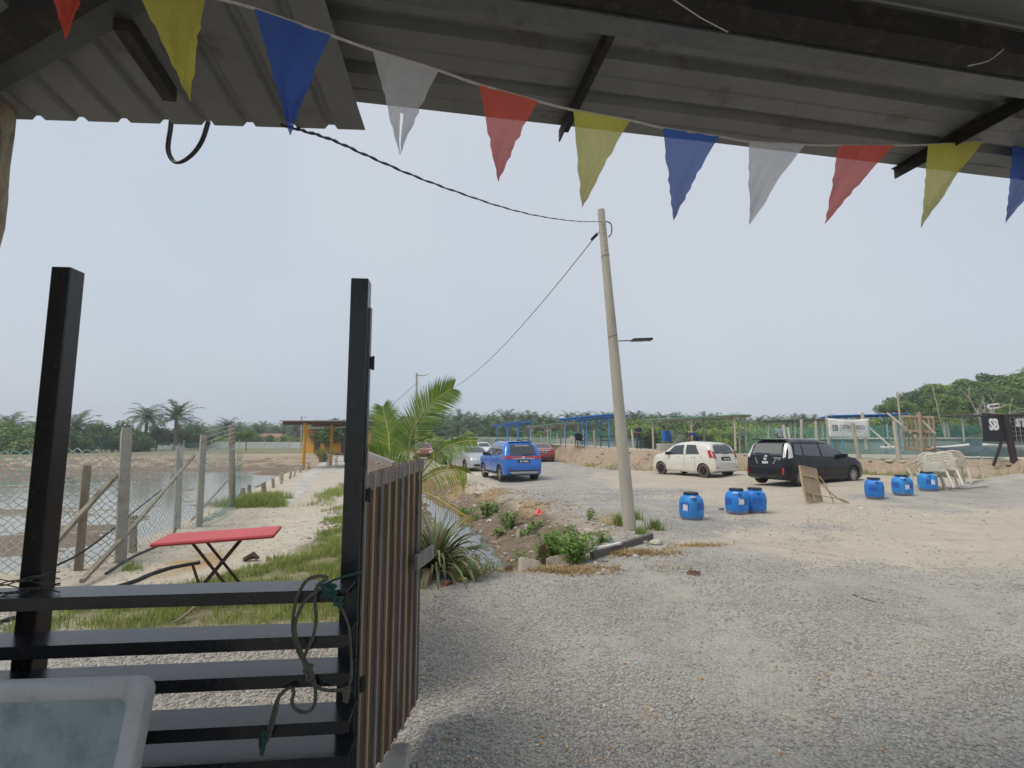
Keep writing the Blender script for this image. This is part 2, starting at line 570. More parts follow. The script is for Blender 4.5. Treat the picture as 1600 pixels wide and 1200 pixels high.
hgt = mth('ADD', mth('MULTIPLY', rng_(v1.outputs['Distance'], 0, .8, 1, 0), mth('ADD', mth('MULTIPLY', gmask, .8), .2)), mth('MULTIPLY', fine, .8))
hgt = mth('ADD', hgt, mth('MULTIPLY', rng_(v3.outputs['Distance'], 0, .9, 1, 0), .7))
bp = n.new('ShaderNodeBump'); bp.inputs['Strength'].default_value = .75; bp.inputs['Distance'].default_value = .014
l.new(hgt, bp.inputs['Height']); l.new(bp.outputs[0], bs.inputs['Normal'])
ground = link_mesh('ground', ground_me, gm)
tag(ground, 'pale gravel and sand ground of the car park', None, kind='structure')

# water
def water(name, label, poly, z, col, rough=.06):
    m = mat(name + '_mat', col, rough=rough, var=.15, scale=.4, spec=.5, bump=.10, bscale=9)
    b = MB(); b.add([(x, y, 0) for x, y in poly], [tuple(range(len(poly)))])
    me = b.mesh(name); o = link_mesh(name, me, m); o.location = (0, 0, z)
    return tag(o, label, None, kind='structure')
water('pond_water', 'shallow murky water of the drained pond on the left', [(-4.6, 6), (-4.6, 9), (-14, 34), (-30, 70), (-140, 70), (-140, -10), (-20, 3)], LPOND_Z, (.27, .245, .20), .10)
water('ditch_water', 'grey stagnant water lying in the ditch', [(-2.4, 6.4), (.3, 7.2), (1.4, 9), (.9, 12), (-.4, 16), (-4, 26), (-7, 30), (-8, 30), (-6.5, 24), (-4.6, 18)], DITCH_Z, (.13, .12, .105), .04)
def off_foot(d):
    P = []
    for (x, y) in FOOT[:-1]:
        P.append((x, y))
    return P
b = MB()
wp = [(4.2, 75), (7.0, 50), (10, 40), (13, 35), (16.5, 32.5), (20, 29.5), (25, 26), (90, 14), (112, 60), (60, 60), (30, 66), (15, 72)]
water('fishing_pond_water', 'green fishing pond water behind the raised bank', wp, RPOND_Z, (.07, .10, .085), .05)

# ------------------------------------------------------------------ gravel stones lying on the near ground (one mass)
def stones(name, P, size, mats, label, cat='gravel'):
    N = len(P)
    t = (1 + 5 ** .5) / 2
    iv = np.array([(-1, t, 0), (1, t, 0), (-1, -t, 0), (1, -t, 0), (0, -1, t), (0, 1, t), (0, -1, -t), (0, 1, -t), (t, 0, -1), (t, 0, 1), (-t, 0, -1), (-t, 0, 1)]) / 1.9
    fi = np.array([(0, 11, 5), (0, 5, 1), (0, 1, 7), (0, 7, 10), (0, 10, 11), (1, 5, 9), (5, 11, 4), (11, 10, 2), (10, 7, 6), (7, 1, 8), (3, 9, 4), (3, 4, 2), (3, 2, 6), (3, 6, 8), (3, 8, 9), (4, 9, 5), (2, 4, 11), (6, 2, 10), (8, 6, 7), (9, 8, 1)])
    a = rng.random(N) * 6.283
    sc = np.stack([size * rng.uniform(.8, 1.35, N), size * rng.uniform(.6, 1.0, N), size * rng.uniform(.4, .75, N)], 1)
    vv = iv[None] * rng.uniform(.78, 1.22, (N, 12, 1)) * sc[:, None, :]
    c, s_ = np.cos(a)[:, None], np.sin(a)[:, None]
    vx = vv[:, :, 0] * c - vv[:, :, 1] * s_
    vy = vv[:, :, 0] * s_ + vv[:, :, 1] * c
    vv = np.stack([vx, vy, vv[:, :, 2]], -1) + P[:, None, :]
    ff = fi[None] + (np.arange(N) * 12)[:, None, None]
    mi = np.repeat(rng.integers(0, len(mats), N), 20)
    me = np_mesh(name, vv.reshape(-1, 3), ff.reshape(-1, 3), mi)
    o = link_mesh(name, me, mats)
    return tag(o, label, cat, kind='stuff')
stone_mats = [mat('stone_grey', (.355, .34, .31), .85, var=.2, scale=60), mat('stone_pale', (.42, .41, .39), .85, var=.2, scale=60),
              mat('stone_tan', (.38, .34, .28), .85, var=.2, scale=60), mat('stone_dark', (.27, .26, .245), .85, var=.2, scale=60)]
N0 = 120000
rr = 2.0 * np.exp(rng.random(N0) * math.log(17 / 2.0))
aa = rng.uniform(-R(50), R(50), N0)
sx, sy = rr * np.sin(aa), rr * np.cos(aa)
dens = np.clip((fbm(sx, sy, 1.1, 61, 5) - .40) * 6, .06, 1)
sand_s = sstep(sx - 3.3 + (fbm(sx, sy, .5, 40) - .5) * 6, 0, 2.2) * sstep(sy, 4.2, 6.4)
keep = rng.random(N0) < dens * (1 - .86 * sand_s)
keep &= (poly_sd(sx, sy, DITCH) < -.05) & (poly_sd(sx, sy, GRASS) < .1) & ((sx > -1.1) | (sy < 5))
sx, sy = sx[keep], sy[keep]
sz = .0042 + .0075 * rng.random(len(sx)) ** 2.2 + .0009 * np.hypot(sx, sy)
stones('gravel', np.stack([sx, sy, height(sx, sy) + sz * .15], 1), sz, stone_mats, 'loose grey gravel strewn over the near ground')
# rubble in the ditch banks: larger stones and lumps
N1 = 9000
qx = rng.uniform(-5, 3, N1); qy = rng.uniform(6.2, 22, N1)
d_ = poly_sd(qx, qy, DITCH)
k_ = (d_ > -.8) & (d_ < 1.9) & ((qy > 8.0) | (qx > .9))
qx, qy = qx[k_], qy[k_]
qs = .008 + .055 * rng.random(len(qx)) ** 4
stones('ditch_rubble', np.stack([qx, qy, height(qx, qy) + qs * .1], 1), qs, [stone_mats[2], stone_mats[1], mat('rubble_brown', (.26, .19, .13), .9, var=.25, scale=20)], 'stones and clods strewn over the muddy ditch bank', 'rubble')

# ------------------------------------------------------------------ grass (uncountable)
def blades(name, P, h, w, mats, label, cat='grass', lean=.5, parent=None, clump=0.0):
    N = len(P)
    a = rng.random(N) * 6.283
    ln = h * lean * rng.uniform(.2, 1.2, N)
    dx, dy = np.cos(a), np.sin(a)
    px_, py_ = -dy * w / 2, dx * w / 2
    z0 = np.zeros(N)
    v = np.stack([
        np.stack([P[:, 0] - px_, P[:, 1] - py_, P[:, 2]], 1), np.stack([P[:, 0] + px_, P[:, 1] + py_, P[:, 2]], 1),
        np.stack([P[:, 0] + dx * ln * .35 + px_ * .8, P[:, 1] + dy * ln * .35 + py_ * .8, P[:, 2] + h * .6], 1),
        np.stack([P[:, 0] + dx * ln * .35 - px_ * .8, P[:, 1] + dy * ln * .35 - py_ * .8, P[:, 2] + h * .6], 1),
        np.stack([P[:, 0] + dx * ln, P[:, 1] + dy * ln, P[:, 2] + h * rng.uniform(.75, 1.0, N)], 1)], 1)
    b0 = (np.arange(N) * 5)[:, None]
    f = np.concatenate([b0 + np.array([[0, 1, 2]]), b0 + np.array([[0, 2, 3]]), b0 + np.array([[3, 2, 4]])], 1).reshape(-1, 3)
    mi = np.repeat(rng.integers(0, len(mats), N), 3)
    me = np_mesh(name, v.reshape(-1, 3), f, mi)
    o = link_mesh(name, me, mats, parent)
    if label: tag(o, label, cat, kind='stuff')
    return o
grass_mats = [mat('grass_green', (.20, .30, .06), .7, var=.3, scale=3, trans=.35), mat('grass_yellow', (.36, .38, .11), .7, var=.25, scale=3, trans=.35),
              mat('grass_olive', (.27, .32, .085), .7, var=.3, scale=3, trans=.35)]
dry_mats = [mat('dry_straw', (.46, .34, .17), .8, var=.25, scale=3, trans=.25), mat('dry_brown', (.32, .21, .10), .8, var=.25, scale=3, trans=.25)]
def scatter(poly, n_, edge=.25, noise_s=1.7, thr=.42):
    P = np.array(poly); lo, hi = P.min(0), P.max(0)
    x = rng.uniform(lo[0] - .2, hi[0] + .2, n_); y = rng.uniform(lo[1] - .2, hi[1] + .2, n_)
    d = poly_sd(x, y, poly)
    k = (d + (fbm(x, y, noise_s, 71) - .5) * 1.0 > edge * rng.random(n_)) & (fbm(x, y, noise_s * 1.5, 74) > thr * rng.uniform(.7, 1.1, n_))
    x, y = x[k], y[k]
    return np.stack([x, y, height(x, y) - .005], 1)
P = scatter(GRASS, 130000)
hh = rng.uniform(.03, .12, len(P)) * (.6 + .8 * fbm(P[:, 0], P[:, 1], 2.5, 80))
blades('grass', P, hh, .0042 + .0004 * P[:, 1], grass_mats, 'yellow-green grass patch behind the black railing', lean=.7)
def strip_patch(name, poly, n_, h0, h1, mats, label, w=.012, thr=.42, lean=.6, cat='grass'):
    P = scatter(poly, n_, thr=thr)
    if len(P) == 0: return
    return blades(name, P, rng.uniform(h0, h1, len(P)), w, mats, label, cat, lean)
strip_patch('grass', [(-5.1, 12.5), (-4.3, 12.5), (-6.2, 21), (-7.0, 21)], 20000, .05, .2, grass_mats, 'grass tufts along the white path by the pond', .009)
strip_patch('grass', [(-6.9, 11.8), (-5.6, 12.2), (-6.0, 14.6), (-7.4, 14.4)], 16000, .06, .32, grass_mats, 'grass clump at the foot of the netted fence end post', .009)
def foot_band(a, b, i0, i1):
    P = FOOT[i0:i1]
    return [(x, y + a) for x, y in P] + [(x, y + b) for x, y in reversed(P)]
P = scatter(foot_band(-.4, .9, 2, 9), 70000, noise_s=.8, thr=.38)
blades('bank_grass', P, rng.uniform(.05, .34, len(P)) * (.3 + 1.3 * fbm(P[:, 0], P[:, 1], .9, 95)), .016, grass_mats[:1] + grass_mats[2:], 'rough grass growing along the foot of the soil bank', lean=.6)
# dry straw
Ps = []
for cx, cy, rx, ry, k in ((.55, 6.45, 1.1, .16, 2600), (1.6, 7.35, .7, .18, 1500), (2.75, 7.9, .45, .16, 700), (.5, 13.0, .5, .9, 1500), (-.6, 17, .8, 1.8, 1800), (2.0, 10.4, .3, 1.0, 700), (-2.2, 20, .6, 2, 1200)):
    x = rng.normal(cx, rx * .6, k); y = rng.normal(cy, ry * .7, k)
    Ps.append(np.stack([x, y, height(x, y)], 1))
P = np.concatenate(Ps)
P = P[fbm(P[:, 0], P[:, 1], 2.6, 90) > rng.uniform(.42, .62, len(P))]
blades('dry_grass', P, rng.uniform(.015, .06, len(P)), .006 + .0006 * P[:, 1], dry_mats, 'dry straw-coloured grass along the ditch edge', lean=2.5)
P = scatter([(-1.4, 6.4), (-.2, 6.5), (.2, 7.3), (-.6, 9.3), (-1.6, 9.6)], 9000, thr=.3)
blades('ditch_grass', P, rng.uniform(.1, .3, len(P)), .012, grass_mats, 'short green grass on the near side of the ditch water', lean=.6)

def hit(px, py, t0=6, t1=140):
    d = ray(px, py); ts = np.arange(t0, t1, .1)
    P = np.array([EYE[0], EYE[1], EYE[2]])[None] + np.array([d.x, d.y, d.z])[None] * ts[:, None]
    zz = height(P[:, 0], P[:, 1]); k = np.argmax(P[:, 2] < zz)
    if P[k, 2] >= zz[k]: k = len(ts) - 1
    return Vector(P[k])

# clods on the soil bank and pebbles on the left path (masses)
N2 = 5000
cx_ = rng.uniform(1, 24, N2); cy_ = rng.uniform(15, 48, N2)
d_ = bank_d(cx_, cy_); k_ = (d_ > -.35) & (d_ < 1.7)
cx_, cy_ = cx_[k_], cy_[k_]
cs_ = .02 + .09 * rng.random(len(cx_)) ** 3
stones('soil_clods', np.stack([cx_, cy_, height(cx_, cy_)], 1), cs_, [mat('clod_tan', (.36, .27, .19), .95, var=.25, scale=9), mat('clod_brown', (.25, .175, .12), .95, var=.25, scale=9)], 'clods of earth strewn down the face of the soil bank', 'earth')
N3 = 9000
cx_ = rng.uniform(-7, -1.2, N3); cy_ = 4.2 + 14 * rng.random(N3) ** 1.6
k_ = (cx_ > edge_l(cy_) - .8) & (poly_sd(cx_, cy_, GRASS) < .05)
cx_, cy_ = cx_[k_], cy_[k_]
cs_ = .006 + .018 * rng.random(len(cx_)) ** 3
stones('path_pebbles', np.stack([cx_, cy_, height(cx_, cy_)], 1), cs_, stone_mats[1:3] + stone_mats[2:3], 'small pebbles scattered over the sand beside the left pond', 'pebbles')
# ================================================================== the shelter we stand under
M_sheet = mat('zinc_sheet', (.19, .19, .185), .55, .2, var=.15, scale=3, col2=(.10, .07, .05), c2scale=4, c2amt=.22)
M_galv = mat('galvanised_steel', (.14, .15, .147), .5, .4, var=.25, scale=25, bump=.2, bscale=60, col2=(.2, .19, .175), c2scale=4, c2amt=.35)
M_rust = mat('rusty_steel', (.07, .045, .033), .8, .2, var=.4, scale=14, bump=.5, bscale=40, col2=(.15, .07, .035), c2scale=9, c2amt=.5)
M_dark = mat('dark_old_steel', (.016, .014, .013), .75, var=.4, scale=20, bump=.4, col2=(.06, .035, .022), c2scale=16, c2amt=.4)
M_black = mat('black_paint_timber', (.012, .013, .015), .27, var=.35, scale=9, bump=.12, bscale=70, col2=(.05, .048, .046), c2scale=14, c2amt=.12, stretch=(1, 1, 1))
M_cable = mat('black_cable', (.012, .012, .014), .5, var=.1)
yaw = R(10.5)
U = Vector((math.cos(yaw), math.sin(yaw), 0)); Vv = Vector((-math.sin(yaw), math.cos(yaw), 0))
E0 = Vector((-0.61, 1.95, 3.0))
def roofp(u, s, dz=0.0):
    return E0 + U * u - Vv * s + Vector((0, 0, 0.035 * s + dz))
roof = thing('corrugated_roof', 'grey corrugated metal roof overhead with steel purlin and rusty rafters', 'roof', (0, 0, 0))
pitch_r, s_off = .235, .015
def sheet_prof(s0, s1):
    out = []
    k = 0
    s = s0
    while s < s1 - 1e-6:
        for ds, z in ((0, 0), (.075, 0), (.08, .004), (.092, .004), (.097, 0), (.165, 0), (.183, .032), (.217, .032), (.235, 0)):
            out.append((s + ds, z))
        s += pitch_r
    return out
us = [-2.9, -1.5, 0, 1.6, 3.2, 5.2]
for k in range(3):
    s0 = -.02 + k * pitch_r * 3
    pr = sheet_prof(s0, s0 + pitch_r * 3)
    b = MB()
    b.grid([[roofp(u, s, z + .003 * (k % 2) + .004 * math.sin(u * 1.3 + k)) for s, z in pr] for u in us])
    b.build('roof_sheet', M_sheet, roof, solid=.0015)
b = MB()                                             # C purlin under the sheets
for (s, z, w, h) in ((.62, -.095, .075, .006), (.655, -.05, .006, .09),):
    b.bar(roofp(-2.4, s, z), roofp(5.2, s, z), w, h)
b.bar(roofp(-2.4, .586, -.084), roofp(5.2, .586, -.084), .006, .018)
b.build('purlin', M_galv, roof)
b = MB(); b.bar(roofp(-2.4, .715, -.055), roofp(5.2, .715, -.055), .09, .085); b.build('purlin_shade_strip', M_dark, roof)  # dark strip added behind the purlin to stand for its shaded side
def rafter(pxy, s1, w=.045, s0=-.05):
    p = G(pxy[0], pxy[1], 2.95)
    u = (p - E0).dot(U)
    b = MB()
    b.bar(roofp(u, s0, -.03), roofp(u, s1, -.055), .006, .055)
    b.bar(roofp(u + .02, s0, -.006), roofp(u + .02, s1, -.03), w, .006)
    b.bar(roofp(u + .02, s0 + .015, -.012), roofp(u + .02, s1, -.036), w * .8, .004)
    b.build('rafter', M_dark, roof)
rafter((885, 195), .64)
rafter((1425, 262), .64, .075)
rafter((262, 140), .95, .06, .1)
b = MB()                                             # heavy diagonal beam at the top left
pA, pB = G(300, -75, 2.86), G(-110, 170, 2.86)
b.bar(pA, pB, .07, .10)
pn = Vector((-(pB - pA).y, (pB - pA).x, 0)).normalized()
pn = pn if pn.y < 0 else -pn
b2 = MB(); b2.bar(pA + pn * .062, pB + pn * .062, .052, .112); b2.build('beam_dark_side', M_dark, roof)  # dark bar added along the beam to draw its darker side face
b.build('diagonal_beam', mat('dark_galvanised', (.06, .064, .063), .5, .3, var=.25, scale=25, bump=.2, bscale=60), roof, bevel=.004)
# lower awning sheet on the left, ribs running outwards
awn = thing('awning_sheet', 'short ribbed metal awning sheet below the roof edge at upper left', 'awning', (0, 0, 0))
q0, q1 = G(20, 186, 2.84), G(571, 203, 2.84)
ua = (q1 - q0).normalized(); va = Vector((-ua.y, ua.x, 0))
rows = []
L0 = -1.2
L1 = (q1 - q0).length
prof = []
x = L1
while x > L0:
    for dx, dz in ((0, 0), (.11, 0), (.123, .018), (.147, .018)):
        prof.append((x - dx, dz))
    x -= .16
for s, z in ((0, 0), (.12, .012), (.35, .05), (.62, .085)):
    rows.append([q0 + ua * a - va * s + Vector((0, 0, dz + z)) for a, dz in prof])
b = MB(); b.grid(rows); b.build('ribbed_sheet', M_sheet, awn, solid=.0015)
b = MB(); b.bar(G(190, 35, 2.80), G(266, 148, 2.80), .042, .05); b.build('bracket', M_dark, awn)

# rough trunk column at the left edge
M_bark = mat('rough_trunk', (.30, .25, .16), .9, var=.35, scale=22, bump=1.0, bscale=55, col2=(.13, .10, .065), c2scale=18, c2amt=.5, stretch=(1, 1, .5))
rows = []
for i in range(26):
    z = i * .12
    rows.append([Vector((-1.995 + (.105 + .008 * math.sin(i * 2.1 + j)) * math.cos(j * .3307), 1.76 + (.105 + .01 * math.sin(i * 1.3 + j * 2)) * math.sin(j * .3307), z)) for j in range(20)])
b = MB(); b.grid(rows)
tag(b.build('trunk_column', M_bark, smooth=True), 'rough tan tree-trunk column at the far left edge', 'column')

# ------------------------------------------------------------------ black railing
ry = R(5.5)
ur = Vector((math.cos(ry), math.sin(ry), 0)); vr = Vector((-math.sin(ry), math.cos(ry), 0))
PG = atY(553, 700, 2.1); PG = Vector((PG.x, PG.y, 0))
rail = thing('black_railing', 'black painted railing of two square posts and wide flat bars', 'railing', PG, ry)
def rl(u, v, z): return Vector((u, v, z))
TOPZ = on_plane(553, 434, PG, vr).z
b = MB(); b.box((0, .0375, (TOPZ) / 2), (.073, .075, TOPZ)); b.build('post', M_black, rail, bevel=.004)
pl = on_plane(95, 428, PG, vr)
ul = (pl - PG).dot(ur)
b = MB(); b.box((ul, .0375, (TOPZ + .01) / 2), (.073, .08, TOPZ + .01)); b.build('post', M_black, rail, bevel=.004)
pf = PG - vr * .145
for y_ in (921, 992, 1051, 1126, 1181):
    q = on_plane(545, y_, pf, vr)
    u1 = (q - PG).dot(ur)
    b = MB()
    zt = q.z
    # hollow bar, open at its right end
    u0 = -2.6
    w0, w1, t = -.145, -.002, .004
    b.box(((u0 + u1) / 2, (w0 + w1) / 2, zt - t / 2), (u1 - u0, w1 - w0, t))
    b.box(((u0 + u1) / 2 , (w0 + w1) / 2, zt - .042), (u1 - u0 - .03, w1 - w0, t))
    b.box(((u0 + u1) / 2, w0 + t / 2, zt - .022), (u1 - u0 - .002, t, .037))
    b.box(((u0 + u1) / 2, w1 - t / 2, zt - .022), (u1 - u0 - .004, t, .037))
    b.build('rail', M_black, rail)
# pale flat bar, keeper and hinge on the gate post
b = MB(); b.box((.042, .05, 1.12), (.006, .035, 2.1)); b.build('edge_strip', mat('worn_grey_steel', (.13, .135, .14), .4, .5, var=.3, scale=12), rail)
for z in (.62, 1.37, 1.93):
    b = MB(); b.box((.048, .055, z), (.012, .028, .05)); b.tube([(.056, .06, z - .03), (.056, .06, z + .03)], .006, 8); b.build('hinge', M_dark, rail)
b = MB()
b.lathe([(.018, 0), (.0195, .003)], 20, (0, 0, 0))
o = b.build('paint_patch', mat('pale_scuff', (.3, .29, .27), .6), rail); o.location = (.0455, .05, 1.52); o.rotation_euler = (0, R(90), 0); o.scale = (2.6, .75, 1)

# ------------------------------------------------------------------ plank gate standing open behind the post
M_plank = mat('dark_brown_plank', (.11, .066, .036), .7, var=.4, scale=8, bump=.35, bscale=50, stretch=(1, 1, .12), col2=(.05, .032, .02), c2scale=6, c2amt=.4)
M_batten = mat('pale_batten', (.36, .27, .175), .75, var=.25, scale=8, bump=.3, bscale=50, stretch=(1, 1, .12), col2=(.15, .11, .075), c2scale=5, c2amt=.4)
M_weath = mat('weathered_grey_wood', (.25, .235, .215), .85, var=.3, scale=10, bump=.5, bscale=60, stretch=(1, 1, .3), col2=(.12, .11, .1), c2scale=7, c2amt=.45)
g0, g1 = Vector((-.645, 2.24, 0)), Vector((-.525, 3.03, 0))
gd = (g1 - g0); GL = gd.length; gd.normalize()
ga_ = math.atan2(gd.y, gd.x)
gate = thing('plank_gate', 'dark brown plank gate with pale battens standing open beside the railing', 'gate', g0, ga_)
NP = 9
pw = GL / NP
for k in range(NP):
    t = (k + .5) / NP
    zt = 1.445 + .05 * t; zb = .115 + random.uniform(-.005, .02) + .05 * max(0, t - .5)
    b = MB(); b.box(((k + .5) * pw, .012, (zt + zb) / 2), (pw - .004, .016, zt - zb)); b.build('board', M_plank, gate, bevel=.002)
    b = MB(); b.box((k * pw + .010, -.0015, (zt + zb) / 2 + .004), (.020, .012, zt - zb + .01)); 
    b.build('batten', M_batten if k % 3 != 2 else M_weath, gate, bevel=.002)
    z0 = 1.445 + .05 * t
    b = MB(); b.box(((k + .5) * pw + .010, -.0005, z0 - .036), (pw - .024, .008, .070)); b.build('top_rail_block', M_weath, gate, bevel=.002)
b = MB(); b.box((GL * .86, -.055, .95), (GL * .36, .022, .075)); b.build('latch_board', M_weath, gate, bevel=.003)
for z in (.4, 1.2):
    b = MB(); b.box((GL / 2, .032, z), (GL - .02, .022, .07)); b.build('ledge', M_weath, gate)

# second fence panel running off behind the gate
f0, f1 = Vector((-.76, 3.25, 0)), Vector((-2.25, 7.6, 0))
fd = f1 - f0; FL = fd.length; fd.normalize()
fen = thing('board_fence', 'low weathered board fence running off behind the plank gate', 'fence', f0, math.atan2(fd.y, fd.x))
M_pink = mat('reddish_weathered_board', (.27, .20, .155), .85, var=.3, scale=7, bump=.4, bscale=45, stretch=(1, 1, .15), col2=(.38, .33, .28), c2scale=4, c2amt=.4)
nb = 34
for k in range(nb):
    b = MB(); b.box(((k + .5) * FL / nb, .01, .72), (FL / nb - .022, .02, 1.38 + random.uniform(-.01, .01))); b.build('board', M_pink, fen)
b = MB(); b.box((FL / 2, -.015, 1.42), (FL, .03, .08)); b.build('top_rail', M_weath, fen, bevel=.003)
b = MB(); b.box((FL / 2, -.015, .4), (FL, .03, .07)); b.build('bottom_rail', M_weath, fen)
p = atY(574, 603, 7.8)
b = MB(); b.box((p.x, p.y, p.z / 2), (.055, .06, p.z))
tag(b.build('timber_post', M_weath, bevel=.004), 'tall thin pale timber post standing right behind the black gate post', 'post')

# concrete footing block by the gate
M_conc = mat('concrete', (.40, .385, .35), .9, var=.2, scale=9, bump=.5, bscale=60, col2=(.27, .255, .23), c2scale=3, c2amt=.4)
b = MB(); b.box((-.69, 2.40, .03), (.44, .56, .15), Matrix.Rotation(R(7), 3, 'Z'))
tag(b.build('concrete_block', M_conc, bevel=.012), 'low concrete footing block at the bottom of the gate', 'block')

# ------------------------------------------------------------------ cool-box lid leaning on the railing
M_lid = mat('grubby_white_plastic', (.20, .255, .265), .55, var=.2, scale=5, bump=.15, bscale=120, col2=(.12, .15, .15), c2scale=4.5, c2amt=.42)
M_rim = mat('grubby_white_rim', (.36, .375, .375), .55, var=.15, scale=8, bump=.2, bscale=120, col2=(.24, .245, .235), c2scale=6, c2amt=.4)
lp = atY(232, 1065, 1.62)
tilt = R(13)
lid = thing('cool_box_lid', 'grubby pale plastic cool-box lid propped against the railing', 'lid', (lp.x, 1.62, 0), R(4))
LW, LH = 1.25, lp.z / math.cos(tilt) + .01
def lidp(x, z, d):      # x to the left, z along the lid, d towards the viewer
    return Vector((-x, -LH * math.sin(tilt) + z * math.sin(tilt) - d * math.cos(tilt), z * math.cos(tilt) - d * math.sin(tilt) * -1 * 0 + d * math.sin(tilt)))
def rrect(inset, rad, d, n_=7):
    pts = []
    for cx, cz, a0 in ((inset + rad, inset + rad, 180), (LW - inset - rad, inset + rad, 270), (LW - inset - rad, LH - inset - rad, 0), (inset + rad, LH - inset - rad, 90)):
        for i in range(n_):
            a = R(a0 + 90 * i / (n_ - 1))
            pts.append(lidp(cx + rad * math.cos(a), cz + rad * math.sin(a), d))
    return pts
loops = [rrect(.0, .045, -.05), rrect(0, .045, -.004), rrect(.004, .043, 0), rrect(.045, .03, .002), rrect(.055, .026, -.010)]
nn = len(loops[0])
b = MB(); b.add([p for lo in loops for p in lo], [(i * nn + j, i * nn + (j + 1) % nn, (i + 1) * nn + (j + 1) % nn, (i + 1) * nn + j) for i in range(len(loops) - 1) for j in range(nn)] + [tuple(range(nn))])
b.build('rim', M_rim, lid, smooth=True, angle=60)
inner = rrect(.055, .026, -.010)
b = MB(); b.add(inner + rrect(.09, .02, -.012), [(j, (j + 1) % nn, nn + (j + 1) % nn, nn + j) for j in range(nn)] + [tuple(nn + j for j in range(nn))])
b.build('panel', M_lid, lid, smooth=True, angle=60)

# ------------------------------------------------------------------ rope tied round the rails
M_rope = mat('weathered_rope', (.105, .105, .08), .9, var=.35, scale=90, bump=.8, bscale=160)
M_rope2 = mat('green_rope', (.02, .075, .06), .85, var=.35, scale=90, bump=.8, bscale=160)
pr_ = PG - vr * .16
def smooth_path(P, k=6):
    P = [Vector(p) for p in P]
    out = []
    for i in range(len(P) - 1):
        a, b_, c, d = P[max(0, i - 1)], P[i], P[i + 1], P[min(len(P) - 1, i + 2)]
        for j in range(k):
            t = j / k
            out.append(.5 * ((2 * b_) + (c - a) * t + (2 * a - 5 * b_ + 4 * c - d) * t * t + (3 * b_ - 3 * c + d - a) * t ** 3))
    out.append(P[-1])
    return out
def rope_pts(pts, off=0.0, k=6):
    return smooth_path([on_plane(x, y, pr_ - vr * (off + .006 * math.sin(i * 1.9)), vr) for i, (x, y) in enumerate(pts)], k)
def twist(b, pts, r):
    k = len(pts)
    for ph in (0, 2.094, 4.189):
        q = []
        for i, p in enumerate(pts):
            d = (pts[min(k - 1, i + 1)] - pts[max(0, i - 1)]).normalized()
            e1 = d.cross(vr)
            e1 = e1.normalized() if e1.length > .05 else Vector((1, 0, 0))
            e2 = d.cross(e1)
            q.append(p + (e1 * math.cos(ph + i * 1.1) + e2 * math.sin(ph + i * 1.1)) * r * .55)
        b.tube(q, r * .62, 5)
rope = thing('rope', 'weathered rope looped and knotted over the ends of the rails', 'rope', (PG.x - .1, PG.y - .16, .6))
b = MB()
twist(b, rope_pts([(512, 902), (497, 900), (478, 908), (464, 935), (458, 965), (459, 995), (468, 1022), (482, 1042), (490, 1060), (493, 1085), (490, 1104), (478, 1113), (463, 1109), (456, 1096), (459, 1083), (455, 1074), (444, 1080), (434, 1092), (428, 1110), (420, 1138), (411, 1162)], .004, 7), .0062)
twist(b, rope_pts([(512, 905), (496, 915), (492, 940), (494, 965), (490, 992), (482, 1012), (474, 1030), (479, 1046)], .012, 7), .0062)
twist(b, rope_pts([(500, 920), (480, 936), (466, 958), (461, 985), (470, 1015), (478, 1035)], .018, 7), .0055)
twist(b, rope_pts([(488, 1066), (500, 1076), (520, 1079), (541, 1077)], .0, 7), .006)
twist(b, rope_pts([(541, 1078), (549, 1058), (548, 1010), (544, 975), (532, 948), (521, 932)], .0, 7), .0045)
twist(b, rope_pts([(436, 1088), (430, 1118), (421, 1150), (413, 1165)], .014, 7), .005)
b.build('rope_strand', M_rope, rope, world=True, smooth=True)
def knot(cx, cy, rx, ry, n_, r, m, off=.01):
    b = MB()
    rr_ = random.Random(cx)
    pts = [(cx + rx * math.sin(i * 2.3 + .3) * rr_.uniform(.5, 1), cy + ry * math.cos(i * 1.7) * rr_.uniform(.5, 1)) for i in range(n_)]
    q = smooth_path([on_plane(x, y, pr_ - vr * (off + .012 * rr_.uniform(-1, 1)), vr) for x, y in pts], 6)
    b.tube(q, r, 6)
    b.build('knot', m, rope, world=True, smooth=True)
knot(513, 923, 16, 14, 16, .0052, M_rope2)
knot(528, 940, 11, 11, 12, .0048, M_rope2)
knot(482, 1050, 9, 16, 12, .0055, M_rope)
knot(541, 1085, 7, 14, 12, .0055, M_rope)
knot(409, 1165, 5, 15, 16, .0040, M_rope2)
knot(414, 1150, 6, 9, 10, .0040, M_rope2)
b = MB(); twist(b, rope_pts([(505, 914), (525, 905), (545, 899), (565, 894)], .0, 7), .004); b.build('green_tail', M_rope2, rope, world=True, smooth=True)

# loose bundle of dark wire on the top rail at the left post
b = MB()
for k in range(7):
    y0 = 905 + k * 4.5
    pts = [on_plane(x, y0 + 6 * math.sin(x * .05 + k * 1.7) + (x * -.06), PG - vr * (.05 + .012 * k), vr) for x in range(-60, 100, 14)]
    b.tube(smooth_path(pts, 3), .0022, 4)
tag(b.build('wire_bundle', M_cable), 'tangle of thin dark wires round the left black post', 'wire')

